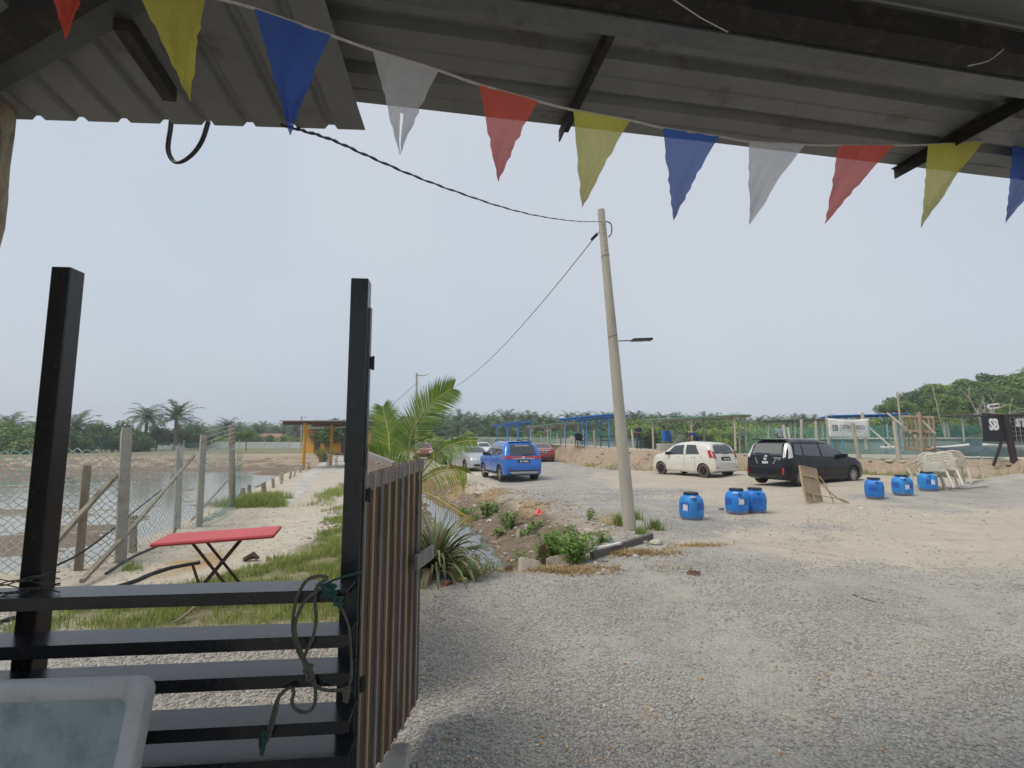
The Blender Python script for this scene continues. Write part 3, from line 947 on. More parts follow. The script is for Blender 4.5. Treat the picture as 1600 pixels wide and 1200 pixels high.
# ------------------------------------------------------------------ bunting
s0_, s1_ = Vector((-.59, 1.35, 0)), Vector((.97, 1.85, 0))
sn = Vector((-(s1_ - s0_).y, (s1_ - s0_).x, 0)).normalized()
def bp_(x, y, off=0.0): return on_plane(x, y, s0_ + sn * off, sn)
bunt = thing('bunting', 'string of coloured triangular flags hanging below the roof edge', 'bunting', (bp_(800, 150).x, bp_(800, 150).y, 2.4))
M_flag = {'yellow': mat('flag_yellow', (.68, .63, .12), .8, var=.10, scale=9, trans=.58, alpha=.9), 'blue': mat('flag_blue', (.06, .15, .55), .8, var=.10, scale=9, trans=.58, alpha=.9),
          'white': mat('flag_white', (.66, .65, .66), .8, var=.06, scale=9, trans=.5, alpha=.8), 'red': mat('flag_red', (.78, .14, .10), .8, var=.10, scale=9, trans=.58, alpha=.9)}
spts = [(-40, -110), (110, -62), (200, -30), (322, -6), (397, 13), (517, 55), (582, 78), (686, 110), (748, 132), (841, 158), (896, 172), (985, 188), (1036, 200), (1124, 213), (1170, 221), (1258, 226), (1310, 227), (1398, 227), (1450, 226), (1537, 221), (1583, 220), (1680, 213), (1800, 200)]
b = MB(); b.tube(smooth_path([bp_(x, y, .002) for x, y in spts], 3), .0045, 5)
b.build('cord', mat('pale_cord', (.5, .47, .42), .85, var=.2, scale=80), bunt, world=True)
flags = [('red', (60, -78), (150, -48), (102, 62)), ('yellow', (208, -28), (322, -6), (297, 158)), ('blue', (397, 13), (517, 55), (453, 211)), ('white', (582, 78), (686, 110), (624, 242)), ('red', (748, 132), (841, 158), (778, 284)), ('yellow', (896, 172), (985, 188), (909, 327)),
         ('blue', (1036, 200), (1124, 213), (1052, 345)), ('white', (1170, 221), (1258, 226), (1171, 352)), ('red', (1310, 227), (1398, 227), (1289, 350)), ('yellow', (1450, 226), (1537, 221), (1439, 355)), ('blue', (1583, 220), (1680, 213), (1571, 350))]
cnt = {}
ords = ['leftmost', 'second', 'third']
for fi_, (c, a, bb, tip) in enumerate(flags):
    rr_ = random.Random(fi_ * 7 + 3)
    nR, nC = 16, 9
    rows = []
    slit = (c == 'white' and fi_ == 3)
    for i in range(nR + 1):
        t = i / nR
        row = []
        jl, jr = rr_.uniform(-2.5, 2.5) * (t > .25), rr_.uniform(-3, 3) * (t > .25)
        bow = 9 * math.sin(t * math.pi)
        for j in range(nC + 1):
            s = j / nC
            x = (a[0] * (1 - s) + bb[0] * s) * (1 - t) + tip[0] * t
            y = (a[1] * (1 - s) + bb[1] * s) * (1 - t) + tip[1] * t
            x += (jl * (1 - s) + jr * s) * (1 - t * .6) - bow * s * .5 * (1 - t) + (0 if t < 1 else 0)
            wv = .016 * math.sin(s * 6 + t * 4 + fi_ * 1.7) * (.25 + t) + .012 * math.sin(t * 8 + fi_ * 2.3 + s * 2) * t + .006 * math.sin(s * 17 + t * 11 + fi_)
            if slit and t > .55 and .35 < s < .65:
                x += (s - .5) * 26 * (t - .55)
            row.append(bp_(x, y, -.004 + wv))
        rows.append(row)
    b = MB()
    nc = nC + 1
    vs = [p for r_ in rows for p in r_]
    fs = [(i * nc + j, i * nc + j + 1, (i + 1) * nc + j + 1, (i + 1) * nc + j) for i in range(nR) for j in range(nC) if not (slit and i > 8 and j == 4)]
    b.add(vs, fs)
    o = b.build('flag', M_flag[c], bunt, world=True, smooth=True)
    k = cnt.get(c, 0); cnt[c] = k + 1
    o['label'] = f'{c} cloth pennant, {ords[k]} {c} one from the left'
# torn slit in the first white pennant is left open; stray threads under the roof
b = MB(); b.tube([G(1050, -2, 2.88), G(1095, 28, 2.88), G(1137, 50, 2.88)], .0022, 4)
tag(b.build('loose_string', mat('pale_cord', (1, 1, 1))), 'loose pale string end dangling under the roof beam', 'string')
b = MB(); b.tube(smooth_path([G(1512, 103, 2.88), G(1545, 95, 2.88), G(1568, 77, 2.88)], 3), .0022, 4)
tag(b.build('loose_string', mat('pale_cord', (1, 1, 1))), 'short curl of pale string on the beam at upper right', 'string')

# cable loop hanging at the upper left
b = MB()
for k in range(2):
    b.tube(smooth_path([atY(x + k * 3, y, 1.98 + .012 * k) for x, y in ((250, 120), (264, 150), (266, 190), (261, 232), (270, 252), (284, 252), (302, 238), (315, 218), (324, 190))], 5), .006, 6)
tag(b.build('cable_loop', M_cable, smooth=True), 'black cable drooping in a loop below the awning sheet', 'cable')
# ================================================================== utility poles and wires
M_pole = mat('concrete_pole', (.43, .40, .33), .85, var=.15, scale=7, bump=.3, bscale=70, col2=(.33, .30, .24), c2scale=2.5, c2amt=.35, stretch=(1, 1, .25))
pb = G(985, 828); pt = atY(939, 328, 9.35)
pole = thing('utility_pole', 'leaning concrete utility pole in the middle of the gravel lot', 'pole', pb)
b = MB(); b.tube([pb - Vector((0, 0, .15)), pb.lerp(pt, .5), pt], [.118, .095, .068], 14); b.build('shaft', M_pole, pole, world=True, smooth=True)
ax = (pt - pb).normalized()
for t in (.945, .93, .915, .875, .86):
    p = pb.lerp(pt, t); b = MB(); b.lathe([(.009, -.004), (.009, .004)], 8)
    b.v = [(p.x + x, p.y - .075 + z, p.z + y) for x, y, z in b.v]
    b.build('bolt_hole', M_cable, pole, world=True)
for t in (.585, .845):
    p = pb.lerp(pt, t); r_ = .118 + (.068 - .118) * t + .003
    b = MB(); b.tube([p + Vector((r_ * math.cos(a), r_ * math.sin(a), .02 * math.cos(a))) for a in np.linspace(0, 6.283, 16)], .004, 4, False)
    b.build('band', M_rust, pole, world=True)
lpz = atY(966, 533, 9.35)
lamp = thing('solar_street_lamp', 'flat dark solar lamp on a short arm halfway up the leaning pole', 'lamp', lpz)
b = MB(); b.tube([(0, -.02, 0), (.26, -.06, .0)], .012, 6); b.build('arm', M_galv, lamp)
b = MB(); b.box((.42, -.09, .006), (.38, .2, .03), Matrix.Rotation(R(-2), 3, 'Y')); b.build('lamp_body', mat('dark_plastic', (.02, .021, .024), .45), lamp, bevel=.01)
b = MB(); b.box((.42, -.09, .0235), (.34, .17, .006), Matrix.Rotation(R(-2), 3, 'Y')); b.build('solar_panel', mat('solar_glass', (.012, .014, .03), .15), lamp)

def wire(pts3, r, name, label, strands=1, sag=None):
    b = MB()
    for s in range(strands):
        q = []
        for i, p in enumerate(pts3):
            a = i * .8 + s * 2.1
            o = Vector((math.cos(a), 0, math.sin(a))) * r * (.9 if strands > 1 else 0)
            q.append(p + o)
        b.tube(q, r, 5)
    return tag(b.build(name, M_cable, smooth=True), label, 'cable')
w0, w1 = G(470, 202, 2.84), pb.lerp(pt, .955)
wpl = Vector((-(w1 - w0).y, (w1 - w0).x, 0)).normalized()
def wpt(x, y): return on_plane(x, y, w0, wpl)
wire(smooth_path([wpt(440, 195)] + [wpt(x, y) for x, y in ((470, 203), (520, 219), (580, 246), (650, 276), (720, 302), (790, 325), (850, 339), (905, 346), (940, 346))], 16), .0043, 'overhead_cable', 'thick twisted black cable from the roof to the leaning pole', 2)
p0 = pb.lerp(pt, .955)
wire(smooth_path([p0 + Vector((.06, -.08, 0)), p0 + Vector((.15, -.08, -.05)), p0 + Vector((.16, -.08, -.22)), p0 + Vector((.1, -.08, -.31))], 5), .012, 'cable_tail', 'short black cable tail curling at the pole top')
fp = atY(651, 700, 46); fp.z = H(fp.x, fp.y)
ft = atY(651, 583, 46)
fpole = thing('utility_pole', 'distant slim utility pole behind the young coconut palm', 'pole', fp)
b = MB(); b.tube([fp, ft], [.13, .09], 8); b.build('shaft', M_pole, fpole, world=True)
b = MB(); b.tube([ft + Vector((0, 0, -.2)), ft + Vector((.6, 0, -.25)), ft + Vector((1.1, 0, -.1))], .035, 5); b.build('lamp_arm', M_galv, fpole, world=True)
a0, a1 = pb.lerp(pt, .925) + Vector((-.08, 0, 0)), ft + Vector((0, 0, -.6))
def hang(a, c, sag, k=24):
    return [a.lerp(c, t) - Vector((0, 0, sag * 4 * t * (1 - t))) for t in np.linspace(0, 1, k)]
wire(hang(a0, a1, 2.0), .009, 'overhead_cable', 'thin sagging cable from the leaning pole to the distant pole')
b = MB(); b.tube([a0 + Vector((-.03, .02, -.03)), a0 + Vector((-.12, .14, -.09))], .03, 6)
tag(b.build('cable_clamp', M_cable), 'small black clamp where the thin cable meets the pole', 'clamp')
wire(hang(ft + Vector((0, 0, -.9)), atY(560, 655, 95), 1.0), .02, 'overhead_cable', 'far cable running left from the distant pole')
fq = atY(471, 690, 90); fq.z = 0
fqt = atY(471, 650, 90)
fpole = thing('utility_pole', 'farthest slim pole showing above the orange shelter roof', 'pole', fq)
b = MB(); b.tube([fq, fqt], [.13, .1], 8); b.build('shaft', M_pole, fpole, world=True)
b = MB(); b.tube([fqt + Vector((0, 0, -.2)), fqt + Vector((1.0, 0, -.2))], .04, 5); b.build('lamp_arm', M_galv, fpole, world=True)

# ================================================================== left side: netted fence by the pond
M_cpost = mat('grey_fence_concrete', (.36, .34, .30), .9, var=.2, scale=9, bump=.4, bscale=60, col2=(.25, .23, .2), c2scale=4, c2amt=.4)
M_wpost = mat('old_timber_post', (.25, .22, .17), .9, var=.3, scale=9, bump=.5, bscale=50, stretch=(1, 1, .2), col2=(.2, .16, .11), c2scale=5, c2amt=.4)
M_net = mat('pale_green_net', (.50, .55, .51), .8, var=.2, scale=4, col2=(.26, .48, .45), c2scale=1.2, c2amt=.45)
M_netg = mat('teal_net', (.13, .36, .33), .8, var=.2, scale=2, col2=(.24, .42, .38), c2scale=.6, c2amt=.4)
def net(name, path, z0, h, cell, w, m, parent=None, seed=1, jit=.25, sagtop=.0):
    r_ = np.random.default_rng(seed)
    P = np.array([(p[0], p[1]) for p in path], float)
    Z = np.array([p[2] if len(p) > 2 else 0 for p in path], float)
    seg = np.hypot(*(P[1:] - P[:-1]).T); cum = np.concatenate([[0], np.cumsum(seg)])
    L = cum[-1]; c2 = cell / 2
    ni, nj = int(L / c2) + 1, int(h / c2) + 1
    s = np.arange(ni) * c2
    bx, by, bz = np.interp(s, cum, P[:, 0]), np.interp(s, cum, P[:, 1]), np.interp(s, cum, Z)
    ux, uy = np.gradient(bx), np.gradient(by); q = np.hypot(ux, uy) + 1e-9; ux, uy = ux / q, uy / q
    J = np.arange(nj)
    jx = r_.normal(0, cell * jit * .4, (ni, nj)); jz = r_.normal(0, cell * jit * .4, (ni, nj))
    zz = bz[:, None] + z0 + J[None] * c2 * (1 - sagtop * np.abs(np.sin(s * 1.4))[:, None] * (J[None] / nj)) + jz
    xx = bx[:, None] + ux[:, None] * jx + r_.normal(0, .012, (ni, nj)) * -uy[:, None]
    yy = by[:, None] + uy[:, None] * jx + r_.normal(0, .012, (ni, nj)) * ux[:, None]
    I, K = np.meshgrid(np.arange(ni - 1), np.arange(nj), indexing='ij')
    V_, F_ = [], []
    for dj in (1, -1):
        ok = ((I + K) % 2 == 0) & (K + dj >= 0) & (K + dj < nj)
        i, k = I[ok], K[ok]
        a = np.stack([xx[i, k], yy[i, k], zz[i, k]], 1); c = np.stack([xx[i + 1, k + dj], yy[i + 1, k + dj], zz[i + 1, k + dj]], 1)
        nx = np.stack([ux[i] * -.7 * dj, uy[i] * -.7 * dj, np.full(len(i), .7)], 1) * w / 2
        b0 = sum(len(v) for v in V_)
        V_.append(np.stack([a - nx, c - nx, c + nx, a + nx], 1).reshape(-1, 3))
        F_.append((np.arange(len(i)) * 4)[:, None] + np.arange(4)[None] + b0)
    me = np_mesh(name, np.concatenate(V_), np.concatenate(F_))
    o = link_mesh(name, me, m, parent, world=parent is not None)
    o['kind'] = 'stuff'
    return o
A_ = G(188, 880); E_ = G(363, 790); D_ = G(311, 822); C_ = G(276, 826)
fence_path = [(-7.6, 5.25, 0), (A_.x, A_.y, 0), ((A_.x + D_.x) / 2 - .02, (A_.y + D_.y) / 2, 0), (D_.x, D_.y, 0), (E_.x, E_.y, 0)]
lf = thing('net_fence', 'diamond-mesh net fence with posts along the edge of the left pond', 'fence', (A_.x, A_.y, 0))
net('net_mesh', fence_path, .0, 1.55, .098, .0105, M_net, lf, 3, .16, .06)
def fpost(p, top_px, r, m, n_=8, parent=lf, name='post', r2=None, lab=None):
    p = Vector((p.x, p.y, H(p.x, p.y) - .05 if p.z == 0 else p.z)); tp = atY(top_px[0], top_px[1], p.y)
    b = MB(); b.tube([p, p.lerp(tp, .96), tp], [r, r2 or r * .95, (r2 or r) * .8], n_); o = b.build(name, m, parent, world=True, smooth=n_ > 4)
    if lab: o['label'] = lab
    return o
fpost(A_, (198, 668), .085, M_cpost, 4, lab='thick square concrete fence post')
fpost(D_, (318, 679), .07, M_cpost, 4)
fpost(E_, (362, 665), .075, M_wpost, 10, lab='round timber end post')
fpost(C_, (281, 697), .075, M_cpost, 4, name='inner_post')
fpost(G(122, 893), (136, 727), .062, M_wpost, 4, name='inner_post')
fpost(G(207, 866), (208, 806), .055, M_wpost, 6, name='stump')
def brace(a, c, Ya, Yc, w=.05):
    b = MB(); b.bar(atY(a[0], a[1], Ya), atY(c[0], c[1], Yc), w, w); b.build('brace', M_wpost, lf, world=True)
brace((187, 736), (70, 866), A_.y + .1, 5.6, .05)
brace((303, 712), (200, 832), D_.y + .1, 7.0, .045); brace((200, 832), (128, 908), 7.0, 5.7, .045)
brace((356, 750), (300, 812), E_.y + .1, 10.0, .035)
for k in range(6):
    b = MB(); z = .35 + k * .13
    b.tube(hang(Vector((-9.5, 6.6, z)), Vector((A_.x - .05, A_.y + .3, z + .02)), .03, 8), .004, 4); b.build('strand', M_net, lf, world=True)
for k in range(7):
    b = MB(); z = .95 + k * .1
    b.tube([Vector((D_.x, D_.y, z + .2)), Vector((E_.x, E_.y, z + .45))], .004, 4); b.build('strand', M_net, lf, world=True)
net('net_hem', [(D_.x + .05, D_.y, .0), ((D_.x + E_.x) / 2 + .15, (D_.y + E_.y) / 2, 0), (E_.x + .1, E_.y - .1, .02)], 0, .16, .07, .014, M_netg, lf, 9, .9)
net('net_hem', [(E_.x + .05, E_.y - .05, .0), (E_.x - .02, E_.y + .4, 0)], 0, 1.3, .08, .012, M_netg, lf, 12, .8)

def ground_hose(pts, r, label, m=None, name='hose', dz=.0):
    P_ = []
    for x, y in pts:
        g = G(x, y); P_.append(Vector((g.x, g.y, H(g.x, g.y) + r * .8 + dz)))
    b = MB(); b.tube(smooth_path(P_, 6), r, 6)
    return tag(b.build(name, m or M_cable, smooth=True), label, 'hose')
ground_hose([(312, 882), (290, 886), (262, 892), (235, 901), (205, 915), (150, 930)], .022, 'thick black hose lying on the sand behind the red table')
ground_hose([(275, 826), (262, 846), (240, 858), (215, 870), (190, 883), (165, 900)], .016, 'thin black hose curving past the foot of the concrete fence post')
b = MB(); b.tube(smooth_path([atY(x, y, Yd) for x, y, Yd in ((252, 766, 8.6), (215, 795, 7.6), (170, 832, 6.8), (120, 868, 6.2), (60, 895, 5.8))], 5), .013, 6)
tag(b.build('hose', M_cable, smooth=True), 'black hose slung diagonally along the net fence', 'hose')
ground_hose([(-20, 985), (20, 972), (60, 960), (110, 945)], .022, 'black hose on the sand left of the grass patch')

# ------------------------------------------------------------------ red folding table
M_red = mat('red_plastic', (.50, .062, .065), .5, var=.1, scale=4, col2=(.42, .06, .06), c2scale=2, c2amt=.4)
tp_ = G(345, 834, .66)
tab = thing('folding_table', 'red-topped folding table with rusty crossed legs on the grass', 'table', (tp_.x, tp_.y, H(tp_.x, tp_.y)), R(17))
zt = .64
b = MB(); b.box((0, 0, zt), (1.06, .54, .04), Matrix.Rotation(R(-1.5), 3, 'Y')); b.build('tabletop', M_red, tab, bevel=.018)
for s in (-1, 1):
    y = .17 * s
    b = MB(); b.bar((-.20, y, zt - .03), (.26, y, .0), .022, .022); b.build('leg', M_rust, tab)
    b = MB(); b.bar((.20, y * .9, zt - .03), (-.26, y * .9, .0), .022, .022); b.build('leg', M_rust, tab)
b = MB(); b.tube([(.2, -.16, zt - .035), (.2, .16, zt - .035)], .011, 6); b.tube([(-.2, -.17, zt - .035), (-.2, .17, zt - .035)], .011, 6); b.build('crossbar', M_rust, tab)
b = MB(); b.bar((-.19, -.175, .42), (-.12, -.175, .22), .012, .022); b.build('stay', M_rust, tab)
b = MB(); b.tube([(-.0, 0, .0), (.1, .05, .05), (.18, .02, .02)], [.03, .05, .02], 6)
gq = G(393, 878); o = b.build('rotten_lump', M_rust); o.location = (gq.x, gq.y, H(gq.x, gq.y)); tag(o, 'dark rotten lump of wood lying in the grass behind the red table', 'debris')
b = MB(); b.tube(smooth_path([G(272, 972, .03), G(285, 965, .05), G(300, 952, .08), G(312, 943, .12)], 4), .012, 6)
tag(b.build('stick', M_wpost), 'bent brown stick in the grass below the red table', 'stick')

# ------------------------------------------------------------------ white path, edging stakes and orange shelters beyond
M_path = mat('white_path_concrete', (.46, .445, .41), .85, var=.2, scale=2, bump=.3, bscale=30, col2=(.34, .30, .23), c2scale=1.6, c2amt=.6)
cl = [(-5.95, 13.2), (-7.5, 18), (-9.0, 22.6), (-10.6, 27.5), (-12.0, 32), (-15, 42), (-18, 54)]
b = MB()
pa = np.array(cl)
rows = []
for t in np.linspace(0, 1, 60):
    s = t * (len(cl) - 1); i = min(int(s), len(cl) - 2); f = s - i
    p = pa[i] * (1 - f) + pa[i + 1] * f; d = pa[i + 1] - pa[i]; d = d / np.hypot(*d); nx, ny = d[1], -d[0]
    w = .42 + .5 * float(sstep(p[1], 24, 28)) + .03 * math.sin(t * 40)
    w1 = w + 1.6 * float(sstep(p[1], 26, 29))
    rows.append([(p[0] + nx * a, p[1] + ny * a, H(p[0] + nx * a, p[1] + ny * a) + .010 - (.05 if a in (-w, w1) else 0)) for a in np.linspace(-w, w1, 7)])
b.grid(rows); o = link_mesh('path', b.mesh('path'), M_path); tag(o, 'whitish concrete path along the left pond', kind='structure')
M_stake = mat('pale_stake', (.42, .38, .31), .85, var=.25, scale=6)
stake_me = None
for k in range(15):
    t = k / 14
    y = 13.6 + t * 19; x = edge_l(y) + .25 - .1 * math.sin(k * 2.3)
    b = MB(); b.bar((0, 0, -.1), (.10 * math.sin(k * 1.7), .06, .34 + .1 * math.sin(k * 3.1)), .10, .05)
    if stake_me is None or k % 5 == 0: stake_me = b.mesh('edging_stake')
    o = link_mesh('edging_stake', stake_me, M_stake if k % 4 else M_wpost); o.location = (x, y, H(x, y)); o.rotation_euler = (0, 0, k * .7)
    tag(o, 'short leaning stake in the row edging the pond beside the white path', 'stake', 'stakes edging the left pond')

M_orange = mat('orange_paint', (.62, .29, .02), .6, var=.1, scale=3)
M_roofdk = mat('dull_roof_sheet', (.40, .39, .37), .6, .2, var=.15, scale=2, col2=(.3, .27, .23), c2scale=1, c2amt=.4)
M_doorb = mat('brown_door', (.10, .055, .035), .7, var=.2)
def shelter(name, label, P0, P1, depth, zr0, zr1, mroof, mpost, nposts=3, rp=.05, over=.4, base=None, brc=True, thick=.06, group=None, zback=0.0, mbeam=None):
    """mono-pitch shelter: roof from P0 to P1 (ground points of the post row), depth away from viewer"""
    P0, P1 = Vector((P0[0], P0[1], 0)), Vector((P1[0], P1[1], 0))
    d = (P1 - P0); L = d.length; d.normalize(); nrm = Vector((-d.y, d.x, 0))
    if nrm.y < 0: nrm = -nrm
    zb = H(P0.x, P0.y) if base is None else base
    t_ = thing(name, label, 'shelter', (P0.x, P0.y, zb), 0, group)
    a, c = P0 - d * over, P1 + d * over
    def z_at(s): return zr0 + (zr1 - zr0) * s / L
    rows = []
    nrib = max(6, int((L + 2 * over) / .18))
    for s in (-.35, depth + .35):
        rows.append([(P0 + d * (x - over) + nrm * s) + Vector((0, 0, z_at(x - over) + thick / 2 + zback * s / depth + (.025 if i % 2 else 0))) for i, x in enumerate(np.linspace(0, L + 2 * over, nrib * 2))])
    b = MB(); b.grid(rows); b.build('roof', mroof, t_, world=True, solid=.045)
    for s in (0, depth):
        b = MB(); b.bar(a + nrm * s + Vector((0, 0, z_at(-over) - .03 + zback * s / depth)), c + nrm * s + Vector((0, 0, z_at(L + over) - .03 + zback * s / depth)), .05, max(.09, thick)); b.build('beam', mbeam or mpost, t_, world=True)
        for k in range(nposts):
            x = L * k / (nposts - 1); p = P0 + d * x + nrm * s
            zb_ = (zb if base is not None else H(p.x, p.y)) - .05
            b = MB(); b.tube([p + Vector((0, 0, zb_)), p + Vector((0, 0, z_at(x) - .02 + zback * s / depth))], rp, 6); b.build('post', mpost, t_, world=True)
            if brc:
                for sg in (-1, 1):
                    if 0 <= x + sg * .5 <= L + .01:
                        b = MB(); b.bar(p + Vector((0, 0, z_at(x) - .55)), p + d * sg * .5 + Vector((0, 0, z_at(x + sg * .5) - .05)), .035, .05); b.build('brace', mpost, t_, world=True)
    return t_
s1 = G(474, 728); 
shelter('orange_shelter', 'orange-posted shelter with a flat grey roof at the end of the path', (s1.x, s1.y), (s1.x + 3.6, s1.y - .4), 3.6, 2.66, 2.66, M_roofdk, M_orange, 2, .10, 1.5, brc=True, thick=.2, mbeam=mat('brown_fascia', (.13, .08, .06), .8))
for px_ in (433, 445):
    pass
s2 = G(494, 706)
shelter('pond_shelter', 'dark-posted shelter with a green roof behind the orange-posted one', (s1.x - .4, s1.y + 9), (s1.x + 3.4, s1.y + 8.5), 4, 2.55, 2.55, mat('green_roof_sheet', (.10, .27, .18), .55, var=.15, scale=1.5), mat('dark_post', (.04, .032, .03), .7), 2, .09, .5)
hb = thing('orange_cabin', 'long orange cabin with dark brown doors behind the shelters', 'cabin', (-24.5, 62, 0), R(-14))
b = MB(); b.box((2.6, 2, 1.45), (6.4, 4, 2.9)); b.build('wall', M_orange, hb)
b = MB(); b.box((2.6, 1.8, 2.98), (7.4, 5.2, .1)); b.build('roof', M_roofdk, hb)
for x in (.9, 2.4, 4.6):
    b = MB(); b.box((x, -.03, 1.15), (.85, .06, 2.2)); b.build('door', M_doorb, hb)
for x in (1.65, 3.5):
    b = MB(); b.box((x, -.03, 1.7), (.6, .05, .8)); b.build('panel', mat('tan_panel', (.42, .27, .15), .7), hb)
# ================================================================== plants by the gate and in the ditch
def leaf_mats():
    return [mat('frond_green', (.14, .25, .04), .5, var=.2, scale=3, trans=.4), mat('frond_lime', (.27, .37, .06), .5, var=.2, scale=3, trans=.4)]
LM = leaf_mats()
M_frondy = mat('frond_yellow', (.42, .31, .05), .55, var=.25, scale=3, trans=.4)
M_rachis = mat('frond_rib', (.42, .36, .10), .6, var=.15, scale=5)
def frond(parent, pts, llen, mats_, n_=46, droop=.3, vang=1.0, wid=.015, seed=1, name='frond', world=True):
    r_ = random.Random(seed)
    P_ = smooth_path(pts, 10)
    k = len(P_)
    fb = MB()
    rb = MB(); rb.tube(P_, [.014 * (1 - .8 * i / k) + .002 for i in range(k)], 5)
    for i in range(n_):
        t = .12 + .88 * i / (n_ - 1)
        s = t * (k - 1); a = min(int(s), k - 2); p = P_[a].lerp(P_[a + 1], s - a)
        d = (P_[a + 1] - P_[a]).normalized()
        side = d.cross(Vector((0, -1, .25))).normalized()
        if side.length < .1: side = Vector((1, 0, 0))
        ll = llen * (math.sin(math.pi * (.12 + .80 * t)) ** .7) * r_.uniform(.85, 1.1)
        for sg in (-1, 1):
            dirv = (side * sg * vang + d * (.55 + .5 * t) + Vector((0, r_.uniform(-.15, .15), r_.uniform(-.05, .05)))).normalized()
            mid = p + dirv * ll * .5 + Vector((0, 0, -droop * ll * .12))
            tip = p + dirv * ll + Vector((0, 0, -droop * ll * .6))
            wv = dirv.cross(Vector((0, -1, 0))).normalized() * wid
            fb.m = r_.randrange(len(mats_)) 
            fb.add([p - wv * .3, p + wv * .3, mid + wv * .5, mid - wv * .5], [(0, 1, 2, 3)])
            fb.add([mid - wv * .5, mid + wv * .5, tip], [(0, 1, 2)])
    o = rb.build(name, M_rachis, parent, world=world)
    fb.build('leaflets', mats_, o, world=world)['kind'] = 'stuff'
    return o
PY = 8.6
pc = atY(640, 790, PY); pc.z = H(pc.x, pc.y)
palm = thing('coconut_palm', 'young coconut palm with feathery green fronds beside the ditch', 'palm', pc)
hub = atY(642, 762, PY)
b = MB(); b.tube([pc - Vector((0, 0, .1)), pc.lerp(hub, .6), hub + Vector((0, 0, .1))], [.12, .10, .05], 10); b.build('trunk', M_bark, palm, world=True)
def fr(pxs, ll, m, **k):
    return frond(palm, [hub] + [atY(x, y, PY + dy) for x, y, dy in pxs], ll, m, **k)
fr([(612, 712, .2), (607, 677, .35), (598, 636, .5)], .50, LM, seed=1, droop=.15, n_=100)
fr([(640, 690, -.1), (660, 648, -.25), (684, 622, -.4), (707, 607, -.5)], .50, LM, seed=2, droop=.18, n_=104)
fr([(668, 728, -.4), (690, 704, -.6), (714, 692, -.8), (742, 688, -.9)], .27, LM, seed=3, droop=.8, n_=60)
fr([(668, 746, -.4), (692, 736, -.6), (716, 735, -.7), (728, 739, -.8)], .30, [LM[1], M_frondy, LM[0]], seed=4, droop=1.1, n_=54)
fr([(622, 730, -.3), (596, 715, -.5), (578, 706, -.6)], .42, LM, seed=5, droop=.4, n_=50)
fr([(676, 775, -.5), (702, 790, -.7), (722, 803, -.85), (737, 812, -.9)], .15, [M_frondy], seed=6, droop=1.5, n_=26)

def spiky(name, label, base, n_, l0, l1, mats_, wid=.035, seed=1, cat='plant', lean0=.15, lean1=1.3):
    r_ = random.Random(seed)
    t_ = thing(name, label, cat, base)
    for k in range(n_):
        a = r_.uniform(0, 6.283); le = lean0 + (lean1 - lean0) * (k / n_) ** .8 + r_.uniform(-.1, .1); L = r_.uniform(l0, l1)
        d = Vector((math.cos(a), math.sin(a), 0)); side = Vector((-d.y, d.x, 0))
        rows, p, el = [], Vector((0, 0, 0)) + d * .03, math.pi / 2 - le * .7
        for i in range(7):
            t = i / 6
            w = wid * (1 - t ** 2.2) * (.6 + .5 * math.sin(min(1, t * 2) * math.pi / 2)) / 2 + .001
            keel = Vector((0, 0, -w * .5))
            rows.append([p - side * w, p + keel, p + side * w])
            p = p + (d * math.cos(el) + Vector((0, 0, math.sin(el)))) * (L / 6)
            el -= (.12 + .22 * le) * (.6 + t)
        b = MB(); b.grid(rows); b.build('leaf', r_.choice(mats_), t_, smooth=True)
    return t_
M_pan = [mat('pandan_green', (.13, .17, .075), .45, var=.25, scale=3, trans=.2), mat('pandan_pale', (.27, .27, .13), .5, var=.2, scale=3, trans=.2), mat('pandan_tan', (.30, .24, .13), .6, var=.2, scale=3, trans=.2)]
bp0 = G(680, 896); bp0.z = H(bp0.x, bp0.y)
spiky('pandan_plant', 'big spiky pandan plant with arching sword leaves beside the plank gate', bp0, 150, .5, 1.0, M_pan[:2] + M_pan[:1] + M_pan, .05, 4, lean1=1.45)
def weed(label, px, h, spread, nl, ls, mats_, seed, name='weed', z=None, cat='plant', nst=9):
    r_ = random.Random(seed)
    g = G(*px) if z is None else G(px[0], px[1], z)
    # walk the sight line down to the real ground
    for _ in range(12):
        g = G(px[0], px[1], H(g.x, g.y))
    t_ = thing(name, label, cat, (g.x, g.y, H(g.x, g.y) - .02))
    st, fo = MB(), MB()
    for k in range(nst):
        a = r_.uniform(0, 6.283); rad = spread * r_.uniform(.2, 1); hh = h * r_.uniform(.55, 1.05)
        tip = Vector((math.cos(a) * rad, math.sin(a) * rad, hh)); base = Vector((math.cos(a) * rad * .3, math.sin(a) * rad * .3, 0))
        mid = base.lerp(tip, .5) + Vector((0, 0, hh * .12))
        st.tube([base, mid, tip], [.007, .005, .003], 4)
        for q in range(nl // nst):
            t = r_.random() ** .75; p = (base.lerp(mid, t * 2) if t < .5 else mid.lerp(tip, t * 2 - 1)) + Vector((r_.gauss(0, .035), r_.gauss(0, .035), r_.gauss(0, .03)))
            d = Vector((r_.gauss(0, 1), r_.gauss(0, 1), r_.uniform(-.5, .6))).normalized(); s_ = d.cross(Vector((0, 0, 1)))
            if s_.length < .1: continue
            s_.normalize(); L = ls * r_.uniform(.6, 1.3); up = Vector((0, 0, 1))
            fo.m = r_.randrange(len(mats_))
            fo.add([p, p + d * L * .45 + s_ * L * .26 + up * L * .05, p + d * L - up * L * .15, p + d * L * .45 - s_ * L * .26 + up * L * .05], [(0, 1, 2, 3)])
    st.build('stem', M_rachis, t_)
    fo.build('foliage', mats_, t_)['kind'] = 'stuff'
    return t_
